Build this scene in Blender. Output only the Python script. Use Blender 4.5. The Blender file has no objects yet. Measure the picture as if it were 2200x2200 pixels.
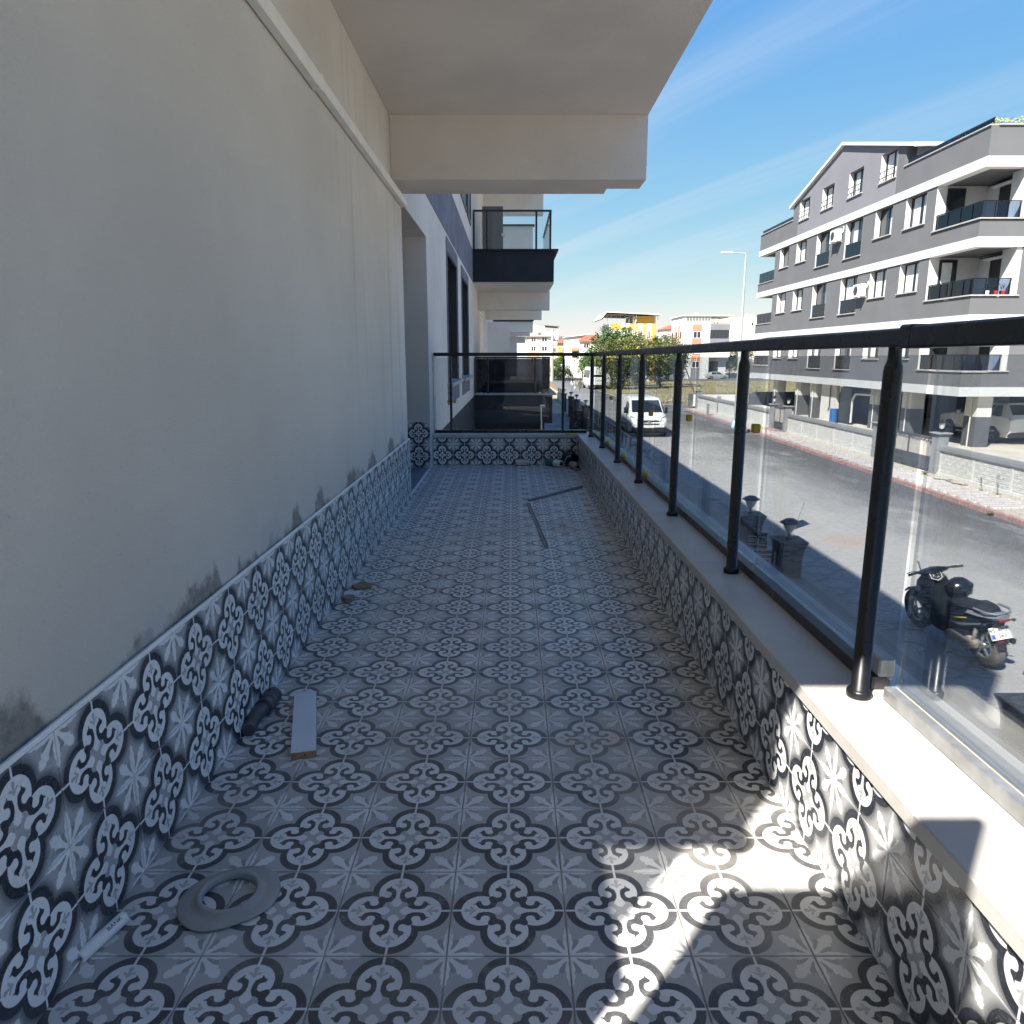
import bpy, math, random
from mathutils import Vector, Matrix, Euler
random.seed(7)
R = math.radians
SC = bpy.context.scene
COL = SC.collection

# ---------------------------------------------------------------- camera
cam_d = bpy.data.cameras.new('camera')
cam = bpy.data.objects.new('camera', cam_d); COL.objects.link(cam)
cam_d.sensor_fit = 'HORIZONTAL'; cam_d.sensor_width = 36.0
cam_d.lens = 36.0 * 1578.1 / 2200.0
cam_d.clip_start = 0.02; cam_d.clip_end = 4000
cam.location = (0.119, -1.137, 1.066)
cam.rotation_euler = (R(90) - 0.20973, 0, 0)
SC.camera = cam

# ---------------------------------------------------------------- sky and sun
SUN = Vector((0.60, 0.76, -1.0)).normalized()        # direction the light travels
EL = math.asin(-SUN.z); AZ = math.atan2(-SUN.x, -SUN.y)
world = bpy.data.worlds.new('World'); SC.world = world; world.use_nodes = True
wt = world.node_tree; wt.nodes.clear()
wo = wt.nodes.new('ShaderNodeOutputWorld'); bg = wt.nodes.new('ShaderNodeBackground')
sky = wt.nodes.new('ShaderNodeTexSky'); sky.sky_type = 'NISHITA'; sky.sun_disc = False
sky.sun_elevation = EL; sky.sun_rotation = AZ
sky.altitude = 100; sky.air_density = 1.0; sky.dust_density = 0.3; sky.ozone_density = 3.0
bg.inputs['Strength'].default_value = 0.09
# thin cirrus streaks over the whole sky
tc = wt.nodes.new('ShaderNodeTexCoord'); sep = wt.nodes.new('ShaderNodeSeparateXYZ')
wt.links.new(tc.outputs['Generated'], sep.inputs[0])
def wmath(op, a, b=None):
    n = wt.nodes.new('ShaderNodeMath'); n.operation = op
    for i, x in enumerate((a, b)):
        if x is None: continue
        if isinstance(x, (int, float)): n.inputs[i].default_value = x
        else: wt.links.new(x, n.inputs[i])
    return n.outputs[0]
zz = wmath('ADD', wmath('MAXIMUM', sep.outputs[2], 0.0), 0.12)
px_ = wmath('DIVIDE', sep.outputs[0], zz); py_ = wmath('DIVIDE', sep.outputs[1], zz)
cmb = wt.nodes.new('ShaderNodeCombineXYZ'); wt.links.new(px_, cmb.inputs[0]); wt.links.new(py_, cmb.inputs[1])
mp = wt.nodes.new('ShaderNodeMapping'); mp.vector_type = 'TEXTURE'; mp.inputs['Rotation'].default_value = (0, 0, R(122)); mp.inputs['Scale'].default_value = (6.2, .62, 1)
wt.links.new(cmb.outputs[0], mp.inputs[0])
cn = wt.nodes.new('ShaderNodeTexNoise'); cn.inputs['Scale'].default_value = 1.6; cn.inputs['Detail'].default_value = 5; cn.inputs['Roughness'].default_value = .5
cn.inputs['Distortion'].default_value = 0.5
wt.links.new(mp.outputs[0], cn.inputs['Vector'])
cr = wt.nodes.new('ShaderNodeMapRange'); cr.interpolation_type = 'SMOOTHSTEP'
cr.inputs['From Min'].default_value = 0.40; cr.inputs['From Max'].default_value = 0.80; cr.inputs['To Max'].default_value = 0.3
wt.links.new(cn.outputs[0], cr.inputs[0])
cm = wt.nodes.new('ShaderNodeMix'); cm.data_type = 'RGBA'
sr = wt.nodes.new('ShaderNodeSeparateColor'); wt.links.new(sky.outputs[0], sr.inputs[0])
sk_ = wt.nodes.new('ShaderNodeCombineColor')     # hazy Aegean blue: flatter than the clean-air model
for i, (g_, k_) in enumerate(((1.10, .44), (.64, .97), (.06, 3.05))):
    wt.links.new(wmath('MULTIPLY', wmath('POWER', sr.outputs[i], g_), k_), sk_.inputs[i])
wt.links.new(cr.outputs[0], cm.inputs[0]); wt.links.new(sk_.outputs[0], cm.inputs[6]); cm.inputs[7].default_value = (3.4, 3.6, 3.9, 1)
wt.links.new(cm.outputs[2], bg.inputs['Color']); wt.links.new(bg.outputs[0], wo.inputs['Surface'])

sl = bpy.data.lights.new('sun', 'SUN'); sl.energy = 5.0; sl.angle = R(0.5); sl.color = (1.0, 0.95, 0.86)
sun = bpy.data.objects.new('sun', sl); COL.objects.link(sun); sun.location = (-20, -40, 50)
sun.rotation_euler = SUN.to_track_quat('-Z', 'Y').to_euler()

SC.view_settings.view_transform = 'Standard'; SC.view_settings.look = 'None'
SC.view_settings.exposure = 1.5; SC.view_settings.gamma = 1.0; SC.view_settings.use_curve_mapping = False
SC.render.engine = 'CYCLES'
SC.cycles.max_bounces = 10; SC.cycles.diffuse_bounces = 5; SC.cycles.transparent_max_bounces = 24
SC.cycles.caustics_reflective = False; SC.cycles.caustics_refractive = False
SC.cycles.sample_clamp_indirect = 6.0
SC.cycles.use_denoising = True

# ---------------------------------------------------------------- material helpers
def principled(name):
    m = bpy.data.materials.new(name); m.use_nodes = True
    nt = m.node_tree
    return m, nt, nt.nodes['Principled BSDF']

class X:
    """tiny expression builder over math nodes"""
    nt = None
    def __init__(s, sock): s.s = sock
    @staticmethod
    def op(o, *a):
        n = X.nt.nodes.new('ShaderNodeMath'); n.operation = o
        for i, x in enumerate(a):
            if isinstance(x, X): X.nt.links.new(x.s, n.inputs[i])
            else: n.inputs[i].default_value = x
        return X(n.outputs[0])
    def __add__(s, o): return X.op('ADD', s, o)
    def __radd__(s, o): return X.op('ADD', o, s)
    def __sub__(s, o): return X.op('SUBTRACT', s, o)
    def __rsub__(s, o): return X.op('SUBTRACT', o, s)
    def __mul__(s, o): return X.op('MULTIPLY', s, o)
    def __rmul__(s, o): return X.op('MULTIPLY', o, s)
    def __truediv__(s, o): return X.op('DIVIDE', s, o)
    def abs(s): return X.op('ABSOLUTE', s)
def xmin(*a):
    r = a[0]
    for b in a[1:]: r = X.op('MINIMUM', r, b)
    return r
def xmax(*a):
    r = a[0]
    for b in a[1:]: r = X.op('MAXIMUM', r, b)
    return r
def sstep(x, e0, e1, t0=0.0, t1=1.0):
    n = X.nt.nodes.new('ShaderNodeMapRange'); n.interpolation_type = 'SMOOTHSTEP'
    n.inputs['From Min'].default_value = e0; n.inputs['From Max'].default_value = e1
    n.inputs['To Min'].default_value = t0; n.inputs['To Max'].default_value = t1
    X.nt.links.new(x.s, n.inputs[0]); return X(n.outputs[0])
def mixc(fac, a, b):
    n = X.nt.nodes.new('ShaderNodeMix'); n.data_type = 'RGBA'
    for v, i in ((fac, 0), (a, 6), (b, 7)):
        if isinstance(v, X): X.nt.links.new(v.s, n.inputs[i])
        elif hasattr(v, 'is_linked'): X.nt.links.new(v, n.inputs[i])
        elif i == 0: n.inputs[0].default_value = v
        else: n.inputs[i].default_value = (*v[:3], 1)
    return n.outputs[2]
def pos():
    g = X.nt.nodes.new('ShaderNodeNewGeometry'); return g.outputs['Position']
def noise(scale, detail=4, rough=.55, vec=None, stretch=None, dist=0.0, w=None):
    n = X.nt.nodes.new('ShaderNodeTexNoise')
    n.inputs['Scale'].default_value = scale; n.inputs['Detail'].default_value = detail; n.inputs['Roughness'].default_value = rough
    n.inputs['Distortion'].default_value = dist
    v = vec or pos()
    if stretch or w:
        mpn = X.nt.nodes.new('ShaderNodeMapping'); mpn.inputs['Scale'].default_value = stretch or (1, 1, 1)
        if w: mpn.inputs['Location'].default_value = w
        X.nt.links.new(v, mpn.inputs[0]); v = mpn.outputs[0]
    X.nt.links.new(v, n.inputs['Vector']); return X(n.outputs[0])
def bump(b, h, strength, dist=0.01):
    n = X.nt.nodes.new('ShaderNodeBump'); n.inputs['Strength'].default_value = strength; n.inputs['Distance'].default_value = dist
    X.nt.links.new(h.s, n.inputs['Height']); X.nt.links.new(n.outputs[0], b.inputs['Normal'])
def sepxyz(v):
    n = X.nt.nodes.new('ShaderNodeSeparateXYZ'); X.nt.links.new(v, n.inputs[0]); return [X(o) for o in n.outputs]

def plain(name, c, rough=.6, var=.12, scale=3.0, metal=0.0, bmp=0.0, bscale=60, spec=None, dirt=None, dscale=2.0, dmax=.5):
    m, nt, b = principled(name); X.nt = nt
    n = noise(scale, 5)
    lo = [x * (1 - var) for x in c]; hi = [min(1, x * (1 + var)) for x in c]
    col = mixc(sstep(n, .3, .7), lo, hi)
    if dirt:
        col = mixc(sstep(noise(dscale, 6, .65, w=(5, 3, 9)), .45, .75, 0, dmax), col, dirt)
    nt.links.new(col, b.inputs['Base Color'])
    nt.links.new(sstep(noise(scale * 4, 3), .2, .8, max(.02, rough - .08), min(1, rough + .08)).s, b.inputs['Roughness'])
    b.inputs['Metallic'].default_value = metal
    if spec is not None: b.inputs['Specular IOR Level'].default_value = spec
    if bmp: bump(b, noise(bscale, 4), bmp, .01)
    return m

# ---- patterned cement tile, all nodes: UV 0..1 over one tile
def tile_material(name, light, mid, tear, dark, rough, dusty, halo):
    m, nt, b = principled(name); X.nt = nt
    uvn = nt.nodes.new('ShaderNodeUVMap')
    u, v, _ = sepxyz(uvn.outputs[0])
    ax = (u * 2.0 - 1.0).abs(); ay = (v * 2.0 - 1.0).abs()
    # hand-made irregularity of the print
    nz = noise(55, 2); wob = (nz - .5) * .012
    ax = ax + wob; ay = ay + wob
    mm = xmax(ax, ay); nn = xmin(ax, ay)
    def vec(a, c):
        k = nt.nodes.new('ShaderNodeCombineXYZ'); nt.links.new(a.s, k.inputs[0]); nt.links.new(c.s, k.inputs[1]); return k.outputs[0]
    P = vec(mm, nn)
    cx = 1.0 - ax; cy = 1.0 - ay
    Q = vec(xmax(cx, cy), xmin(cx, cy))
    def circ(p, x, y, r):
        d = nt.nodes.new('ShaderNodeVectorMath'); d.operation = 'DISTANCE'
        nt.links.new(p, d.inputs[0]); d.inputs[1].default_value = (x, y, 0)
        return X(d.outputs['Value']) - r
    def chain(p, L, k=.016):
        L2 = []          # in-between discs keep the outline smooth
        for a_, b2 in zip(L[:-1], L[1:]): L2 += [a_, tuple((q + w) / 2 for q, w in zip(a_, b2))]
        L = L2 + [L[-1]]
        r = circ(p, *L[0])
        for c in L[1:]:
            d = circ(p, *c)
            n = nt.nodes.new('ShaderNodeMath'); n.operation = 'SMOOTH_MIN'
            nt.links.new(r.s, n.inputs[0]); nt.links.new(d.s, n.inputs[1]); n.inputs[2].default_value = k
            r = X(n.outputs[0])
        return r
    quat = xmin(circ(P, .50, 0, .472), circ(P, 0, 0, .5))
    lobe = xmin(circ(P, .47, 0, .352), circ(P, 0, 0, .275))
    comma = chain(P, [(.285, .285, .062), (.25, .20, .06), (.27, .125, .056), (.335, .082, .046), (.41, .075, .043), (.485, .095, .048), (.515, .145, .05), (.515, .195, .038), (.555, .165, .024), (.605, .15, .011)])
    lobe = xmax(lobe, 0.0 - comma)
    gry = xmin(chain(P, [(0, 0, .07), (.09, .09, .055), (.15, .15, .04), (.19, .125, .032)]), chain(P, [(.735, 0, .038), (.685, 0, .026), (.62, 0, .02), (.565, 0, .012), (.632, .045, .02), (.655, .08, .02)]))
    gry = xmax(gry, 0.068 - X.op('ADD', circ(P, .16, 0, 0.0), 0.0))
    line = xmax(nn - .021, .78 - mm)
    edgeleaf = chain(Q, [(.03, 0, .07), (.12, 0, .05), (.20, .0, .06), (.27, .02, .062), (.34, .01, .05), (.41, .02, .055), (.48, 0, .045), (.54, .012, .035), (.61, 0, .016)])
    dleaf = chain(Q, [(.06, .06, .04), (.13, .125, .036), (.20, .19, .05), (.265, .25, .068), (.33, .225, .038), (.31, .31, .06), (.385, .30, .036), (.37, .36, .04), (.425, .345, .02), (.42, .40, .022)], .012)
    teard = chain(Q, [(.11, .055, .012), (.17, .085, .026), (.24, .115, .038), (.30, .135, .046)])
    E = .007
    def mask(d): return sstep(d, -E, E, 1.0, 0.0)
    col = mixc(mask(teard), mid, tear)
    col = mixc(mask(xmin(edgeleaf, dleaf)), col, light)
    dn = noise(9, 6, .7)
    dk = mixc(sstep(noise(220, 3, .7), .52, .72, 0, .55), dark, [d * 2.2 for d in dark])
    if halo:   # soft dark airbrushed rim round the medallion
        col = mixc(sstep(quat, -.02, .16, .75, 0.0), col, dk)
    col = mixc(mask(quat), col, dk)
    col = mixc(mask(lobe), col, light)
    col = mixc(mask(gry), col, mid)
    col = mixc(mask(line), col, light)
    # worn-off print flecks
    fl = sstep(noise(210, 6, .78), .56, .66) * sstep(dn, .42, .62)
    col = mixc(fl * .7, col, [.34, .33, .32])
    # per tile tone
    oi = nt.nodes.new('ShaderNodeObjectInfo')
    hs = nt.nodes.new('ShaderNodeHueSaturation'); nt.links.new(col, hs.inputs['Color'])
    nt.links.new(sstep(X(oi.outputs['Random']), 0, 1, .93, 1.07).s, hs.inputs['Value']); col = hs.outputs[0]
    rg = sstep(dn, .35, .7, rough, rough + .22)
    if dusty:
        big = sstep(noise(1.6, 7, .68, w=(3.1, 8.2, 0)), .42, .72, 0, .55)
        sm = sstep(noise(17, 7, .75, w=(1, 2, 3)), .52, .74, 0, .6)
        col = mixc(xmax(big, sm), col, [.42, .385, .345])
        # dried drips
        vo = nt.nodes.new('ShaderNodeTexVoronoi'); vo.inputs['Scale'].default_value = 7.5; nt.links.new(pos(), vo.inputs['Vector'])
        drop = sstep(X(vo.outputs['Distance']), .07, .10, .55, 0) * sstep(noise(1.1, 2, w=(9, 4, 0)), .56, .60)
        col = mixc(drop, col, [.22, .19, .14])
        # dust swept along the edges of each tile
        ed = sstep(mm, .93, 1.0, 0, .4) * sstep(noise(6, 4, w=(4, 4, 4)), .4, .65)
        col = mixc(ed, col, [.30, .27, .24])
        rg = xmax(rg, sstep(xmax(big, sm), .1, .5, 0, .62))
    else:
        sc = sstep(noise(40, 5, .7, stretch=(1, .12, 2.0)), .56, .70, 0, .22)
        col = mixc(sc, col, [.46, .47, .5])
    nt.links.new(col, b.inputs['Base Color']); nt.links.new(rg.s, b.inputs['Roughness'])
    bump(b, noise(160, 4), .05, .004)
    return m

M = {}
M['tile_floor'] = tile_material('patterned_floor_tile', [.66, .65, .63], [.385, .38, .37], [.28, .275, .27], [.052, .054, .060], .30, True, False)
M['tile_wall'] = tile_material('patterned_wall_tile', [.76, .755, .75], [.39, .39, .395], [.275, .275, .285], [.026, .030, .040], .22, False, True)
M['grout'] = plain('grout', [.40, .365, .33], .9, .25, 9, bmp=.3)
M['white_grout'] = plain('white_grout', [.62, .62, .61], .8, .1, 9)

def plaster_material():
    m, nt, b = principled('sand_plaster'); X.nt = nt
    p = pos(); x, y, z = sepxyz(p)
    big = noise(.9, 5, .55); col = mixc(sstep(big, .3, .7), [.63, .60, .555], [.73, .70, .65])
    # rain streaks
    st = noise(1.0, 5, .65, stretch=(9, 9, .35)); stm = sstep(st, .52, .72, 0, .38) * sstep(y, 1.6, 3.2)
    col = mixc(stm, col, [.36, .325, .28])
    sp = sstep(noise(75, 5, .78), .60, .70, 0, .42) * sstep(noise(1.7, 3, w=(6, 1, 5)), .40, .65)
    col = mixc(sp, col, [.20, .185, .165])
    # bare mortar smears above the tiling
    h1 = noise(2.6, 3, .5, stretch=(0, 1, 0)); h2 = noise(22, 5, .7)
    top = sstep(h1, .38, .68, -.02, .105) + (h2 - .5) * .13
    inside = X.op('LESS_THAN', y, 4.45) * X.op('LESS_THAN', z, 0.75) * X.op('GREATER_THAN', z, 0.3)
    cem = sstep(top - (z - .452), -.012, .03, 0, .85) * inside
    col = mixc(cem, col, mixc(sstep(noise(30, 5, .7), .3, .7), [.17, .16, .145], [.34, .33, .305]))
    t2 = sstep(noise(2.1, 2, .5, stretch=(0, 1, 0), w=(0, 3.3, 0)), .50, .66, -.05, .10) + (noise(9, 4, w=(2, 2, 2)) - .5) * .06
    whi = sstep(t2 - (z - .452), -.01, .02, 0, .5) * inside
    col = mixc(whi, col, [.56, .57, .58])
    nt.links.new(col, b.inputs['Base Color']); b.inputs['Roughness'].default_value = .92
    b.inputs['Specular IOR Level'].default_value = .2
    hh = noise(120, 5, .75) + noise(300, 3) * .6
    bump(b, hh, .9, .007)
    return m
M['plaster'] = plaster_material()
M['soffit'] = plain('soffit_plaster', [.66, .62, .575], .92, .06, 1.6, bmp=.35, bscale=170, spec=.2)
M['white_plaster'] = plain('white_plaster', [.72, .71, .68], .9, .05, 1.2, bmp=.15, bscale=150, spec=.2)
M['band_blue'] = plain('blue_grey_plaster', [.135, .145, .185], .9, .22, 3.5, bmp=.25, bscale=120, dirt=[.22, .23, .26], dscale=1.5)
M['navy'] = plain('dark_navy_plaster', [.016, .019, .027], .85, .15, 2, bmp=.2, bscale=140)
M['black_metal'] = plain('black_powder_coat', [.005, .005, .0065], .30, .2, 4, spec=.5)
M['alu'] = plain('aluminium_channel', [.36, .37, .38], .42, .15, 20, metal=.6, dirt=[.20, .18, .16], dscale=9)
M['alu_dark'] = plain('dark_channel', [.03, .03, .033], .4, .2, 20, dirt=[.12, .10, .08], dscale=12)
M['marble'] = plain('marble_coping', [.50, .48, .45], .48, .07, 5, bmp=.06, bscale=60, dirt=[.36, .33, .29], dscale=6, dmax=.45)
M['white_plastic'] = plain('white_plastic', [.76, .76, .74], .42, .05, 8, dirt=[.5, .48, .44], dscale=5, dmax=.3)
M['yellow_foam'] = plain('yellow_foam', [.52, .40, .012], .7, .1, 30)
M['beige_seal'] = plain('beige_seal', [.45, .38, .29], .7, .1, 30)
M['white_wall'] = plain('white_painted_concrete', [.57, .57, .56], .85, .05, 2, bmp=.12, bscale=90, dirt=[.58, .56, .52], dscale=1.4, dmax=.35)
M['white_band'] = plain('white_band_paint', [.54, .55, .555], .8, .03, 1)
M['grey_dark'] = plain('dark_grey_render', [.13, .133, .142], .9, .05, .7, bmp=.1, bscale=60, spec=.2)
M['grey_light'] = plain('light_grey_render', [.19, .19, .212], .9, .04, .7, bmp=.1, bscale=60, spec=.2)
M['sill'] = plain('grey_stone_sill', [.36, .35, .34], .6, .08, 4)
M['frame_dark'] = plain('dark_window_frame', [.018, .020, .024], .4, .1, 9)
M['curtain'] = plain('white_curtain', [.62, .63, .62], .9, .08, 6)
M['asphalt_kerb'] = plain('faded_red_kerb', [.33, .20, .185], .9, .22, 9, bmp=.2, bscale=40, dirt=[.45, .36, .33], dscale=9, dmax=.8)
M['paver_white'] = plain('white_paver', [.60, .57, .54], .9, .08, 8, bmp=.1, dirt=[.48, .44, .40], dscale=2)
M['paver_pink'] = plain('pinkish_paver', [.40, .345, .325], .9, .10, 8, bmp=.1, dirt=[.44, .40, .36], dscale=2)
M['sand'] = plain('sandy_joint', [.42, .38, .32], .95, .15, 6)
M['black_stone'] = plain('black_stone_cladding', [.040, .043, .050], .6, .3, 20, bmp=.6, bscale=45)
M['granite_top'] = plain('brown_grey_granite', [.155, .142, .138], .6, .14, 35, bmp=.1, dirt=[.24, .22, .2], dscale=4, dmax=.3)
M['grey_block'] = plain('grey_block_wall', [.22, .22, .225], .85, .15, 10, bmp=.3, bscale=40)
M['pillar_grey'] = plain('grey_painted_pillar', [.235, .24, .25], .85, .08, 3, bmp=.2, bscale=50)
M['lamp_glass'] = plain('frosted_lamp_glass', [.62, .63, .62], .25, .05, 9)
M['gate_grey'] = plain('slate_painted_steel', [.062, .068, .082], .5, .1, 6)
M['concrete'] = plain('bare_concrete', [.42, .40, .37], .9, .12, 3, bmp=.15)
M['column_white'] = plain('white_column_paint', [.60, .585, .55], .9, .06, 2)
M['column_dark'] = plain('dark_column_paint', [.085, .088, .10], .85, .08, 2)
M['dark_void'] = plain('dark_interior_paint', [.10, .10, .105], .95, .1, 2)  # even dark grey for floor slabs and rear walls
M['galv'] = plain('galvanised_steel', [.42, .46, .47], .45, .08, 6, metal=.35)
M['white_car'] = plain('white_car_paint', [.70, .71, .72], .22, .02, 2, spec=.6)
M['silver_car'] = plain('silver_car_paint', [.42, .45, .46], .28, .03, 2, metal=.4)
M['car_glass'] = plain('dark_car_glass', [.012, .015, .018], .06, .1, 3, spec=.8)
M['rubber'] = plain('tyre_rubber', [.022, .021, .02], .85, .15, 20, dirt=[.16, .145, .12], dscale=14, dmax=.5)
M['dust_rubber'] = plain('dusty_tyre_rubber', [.13, .12, .105], .9, .2, 20)
M['rim'] = plain('wheel_rim', [.40, .41, .42], .35, .08, 9, metal=.6)
M['dark_plastic'] = plain('dark_plastic', [.014, .014, .016], .5, .2, 12)
M['head_lamp'] = plain('headlamp_lens', [.32, .34, .36], .1, .2, 30, spec=.8)
M['red_lens'] = plain('red_lens', [.30, .018, .022], .2, .1, 20)
M['plate_white'] = plain('plate_white', [.72, .72, .70], .5, .03, 9)
M['plate_blue'] = plain('plate_blue', [.02, .10, .50], .5, .03, 9)
M['ink'] = plain('black_ink', [.014, .014, .016], .6, .05, 9)
M['scooter_black'] = plain('scooter_black_paint', [.007, .008, .011], .22, .2, 8, spec=.6, dirt=[.05, .046, .042], dscale=8, dmax=.3)
M['scooter_grey'] = plain('scooter_grey_paint', [.15, .16, .19], .35, .1, 8)
M['seat_black'] = plain('seat_vinyl', [.012, .012, .014], .55, .15, 30)
M['dusty_metal'] = plain('dusty_engine_casting', [.34, .30, .25], .75, .2, 18, bmp=.2, bscale=60)
M['lime'] = plain('lime_yellow_decal', [.42, .42, .02], .45, .05, 9)
M['wood_raw'] = plain('raw_board_edge', [.30, .19, .095], .8, .2, 40)
M['white_melamine'] = plain('white_melamine', [.62, .66, .70], .45, .03, 9)
M['pipe_grey'] = plain('dark_grey_plastic', [.052, .057, .068], .55, .18, 25, dirt=[.15, .145, .14], dscale=18, dmax=.5)
M['ring_grey'] = plain('grey_moulded_plastic', [.30, .30, .295], .55, .06, 14, bmp=.1, dirt=[.37, .34, .29], dscale=10, dmax=.5)
M['mortar_chip'] = plain('brown_mortar_chip', [.27, .20, .14], .95, .2, 40, bmp=.4)
M['steel'] = plain('steel_strip', [.44, .46, .5], .3, .2, 50, metal=.8)
M['dull_strip'] = plain('dull_grey_strip', [.25, .25, .26], .55, .2, 30, metal=.2)
M['paper'] = plain('crumpled_paper', [.58, .56, .52], .85, .15, 60)
M['green_label'] = plain('green_label', [.02, .16, .12], .5, .1, 20)
M['black_bag'] = plain('black_plastic_bag', [.008, .008, .009], .35, .3, 60)
M['skin'] = plain('skin', [.42, .26, .19], .6, .05, 20)
M['cloth_black'] = plain('black_cloth', [.014, .015, .018], .9, .15, 20)
M['cloth_grey'] = plain('grey_cloth', [.15, .15, .155], .9, .1, 20)
M['cloth_white'] = plain('white_cloth', [.66, .62, .58], .9, .06, 20)
M['denim'] = plain('blue_denim', [.14, .22, .34], .9, .1, 20)
M['cloth_brown'] = plain('brown_cloth', [.10, .078, .075], .9, .1, 20)
M['hair'] = plain('dark_hair', [.014, .011, .009], .6, .2, 50)
M['bag_blue'] = plain('pale_blue_bag', [.42, .58, .68], .6, .1, 20)
M['orange_paint'] = plain('ochre_orange_paint', [.58, .33, .055], .85, .05, .5)
M['terracotta'] = plain('terracotta_paint', [.50, .21, .115], .85, .05, .5)
M['cream'] = plain('cream_paint', [.68, .61, .50], .9, .04, .4)
M['pink'] = plain('salmon_paint', [.55, .42, .34], .9, .04, .4)
M['red_roof'] = plain('red_roof_tile', [.42, .14, .085], .9, .15, 2)
M['metal_roof'] = plain('pale_metal_roof', [.62, .62, .60], .6, .05, 1)
M['roof_under'] = plain('roof_underside', [.26, .21, .17], .9, .15, 1)
M['pale_wall'] = plain('pale_wall_paint', [.64, .61, .57], .9, .05, .4)
M['beige_fence'] = plain('beige_wall_paint', [.52, .44, .33], .9, .1, 2)
M['bark'] = plain('bark', [.10, .075, .055], .95, .25, 9, bmp=.4)
M['wood_pole'] = plain('weathered_pole', [.40, .38, .34], .9, .1, 3)
M['amber'] = plain('amber_paint', [.60, .36, .04], .8, .08, 3)

def glass_material(name, tint, refl=1.0, rough=0.0):
    m = bpy.data.materials.new(name); m.use_nodes = True; nt = m.node_tree; nt.nodes.clear(); X.nt = nt
    o = nt.nodes.new('ShaderNodeOutputMaterial'); mx = nt.nodes.new('ShaderNodeMixShader')
    t = nt.nodes.new('ShaderNodeBsdfTransparent'); g = nt.nodes.new('ShaderNodeBsdfGlossy')
    t.inputs[0].default_value = (*tint, 1); g.inputs['Roughness'].default_value = rough; g.inputs[0].default_value = (.95, .97, 1, 1)
    f = nt.nodes.new('ShaderNodeFresnel'); f.inputs[0].default_value = 1.45
    fac = X(f.outputs[0]) * refl
    smear = sstep(noise(3, 5, .6), .4, .8, 0, .012)
    nt.links.new((fac + smear).s, mx.inputs[0]); nt.links.new(t.outputs[0], mx.inputs[1]); nt.links.new(g.outputs[0], mx.inputs[2])
    nt.links.new(mx.outputs[0], o.inputs[0]); return m
M['glass'] = glass_material('tinted_rail_glass', (.885, .90, .90), .5)
M['glass_dark'] = glass_material('smoked_rail_glass', (.16, .17, .20), .6)
M['glass_added'] = glass_material('added_window_glass', (.74, .75, .76), .6)  # panes of the added corner windows; tint dims the sun patch
M['glass_blue'] = glass_material('blue_tinted_glass', (.56, .64, .76), 1.0)
m_, nt_, b_ = principled('window_glass'); b_.inputs['Base Color'].default_value = (.02, .027, .035, 1); b_.inputs['Roughness'].default_value = .04; b_.inputs['Specular IOR Level'].default_value = .9
M['window_glass'] = m_

def leaf_material(name, a, c):
    m, nt, b = principled(name); X.nt = nt
    col = mixc(sstep(noise(1.4, 4), .35, .65), a, c)
    col = mixc(sstep(noise(9, 2, w=(3, 3, 3)), .4, .7, 0, .6), col, [x * 1.35 for x in c])
    nt.links.new(col, b.inputs['Base Color']); b.inputs['Roughness'].default_value = .65; b.inputs['Specular IOR Level'].default_value = .25
    return m
M['leaf_green'] = leaf_material('green_leaves', [.05, .115, .025], [.10, .19, .04])
M['leaf_yellow'] = leaf_material('yellow_green_leaves', [.16, .18, .04], [.27, .24, .06])
M['leaf_dark'] = leaf_material('dark_leaves', [.03, .058, .02], [.07, .10, .032])
M['leaf_olive'] = leaf_material('olive_leaves', [.045, .06, .02], [.09, .10, .035])
M['leaf_bright'] = leaf_material('weed_leaves', [.07, .11, .03], [.16, .18, .05])
M['flower'] = leaf_material('trough_plants', [.16, .20, .03], [.42, .40, .06])

def road_material():
    m, nt, b = principled('dusty_asphalt'); X.nt = nt
    p = pos(); x, y, z = sepxyz(p)
    d = x + (noise(.35, 5, .6) - .5) * 3.2 + (noise(1.6, 5, .65, stretch=(1, .25, 1)) - .5) * 2.4
    base = mixc(sstep(d, 7.6, 11.6), [.31, .303, .29], [.075, .075, .078])
    far = sstep(y, 28, 48)
    base = mixc(far * .75, base, [.10, .10, .102])
    w = sstep(noise(.8, 6, .68, stretch=(1, .38, 1), w=(4, 1, 0)), .54, .74, 0, .75)
    base = mixc(w, base, [.40, .39, .37])
    k = sstep(noise(.6, 6, .65, stretch=(1, .5, 1), w=(1, 9, 0)), .55, .75, 0, .6)
    base = mixc(k, base, [.15, .15, .15])
    gr = sstep(noise(60, 3, .8), .35, .7)
    base = mixc(gr * .22, base, [.34, .33, .31])
    pk = nt.nodes.new('ShaderNodeVectorMath'); pk.operation = 'DISTANCE'; nt.links.new(p, pk.inputs[0]); pk.inputs[1].default_value = (7.35, 14.1, -2.8)
    base = mixc(sstep(X(pk.outputs['Value']) + (noise(2, 4) - .5) * 1.1, .35, .75, .55, 0), base, [.36, .265, .225])
    # sandy verge by the garden wall
    vg = sstep(x + (noise(1.4, 6, .65) - .5) * 1.3, 4.9, 5.9, .9, 0)
    base = mixc(vg, base, mixc(sstep(noise(3, 6, .7), .35, .65), [.21, .17, .125], [.35, .31, .25]))
    dk = sstep(noise(5, 6, .75, w=(2, 2, 2)), .58, .68, 0, .7) * sstep(x, 4.6, 6.0, 1, 0)
    base = mixc(dk, base, [.12, .10, .08])
    nt.links.new(base, b.inputs['Base Color']); b.inputs['Roughness'].default_value = .9; b.inputs['Specular IOR Level'].default_value = .25
    bump(b, noise(45, 5, .75), .35, .012)
    return m
M['road'] = road_material()
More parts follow.
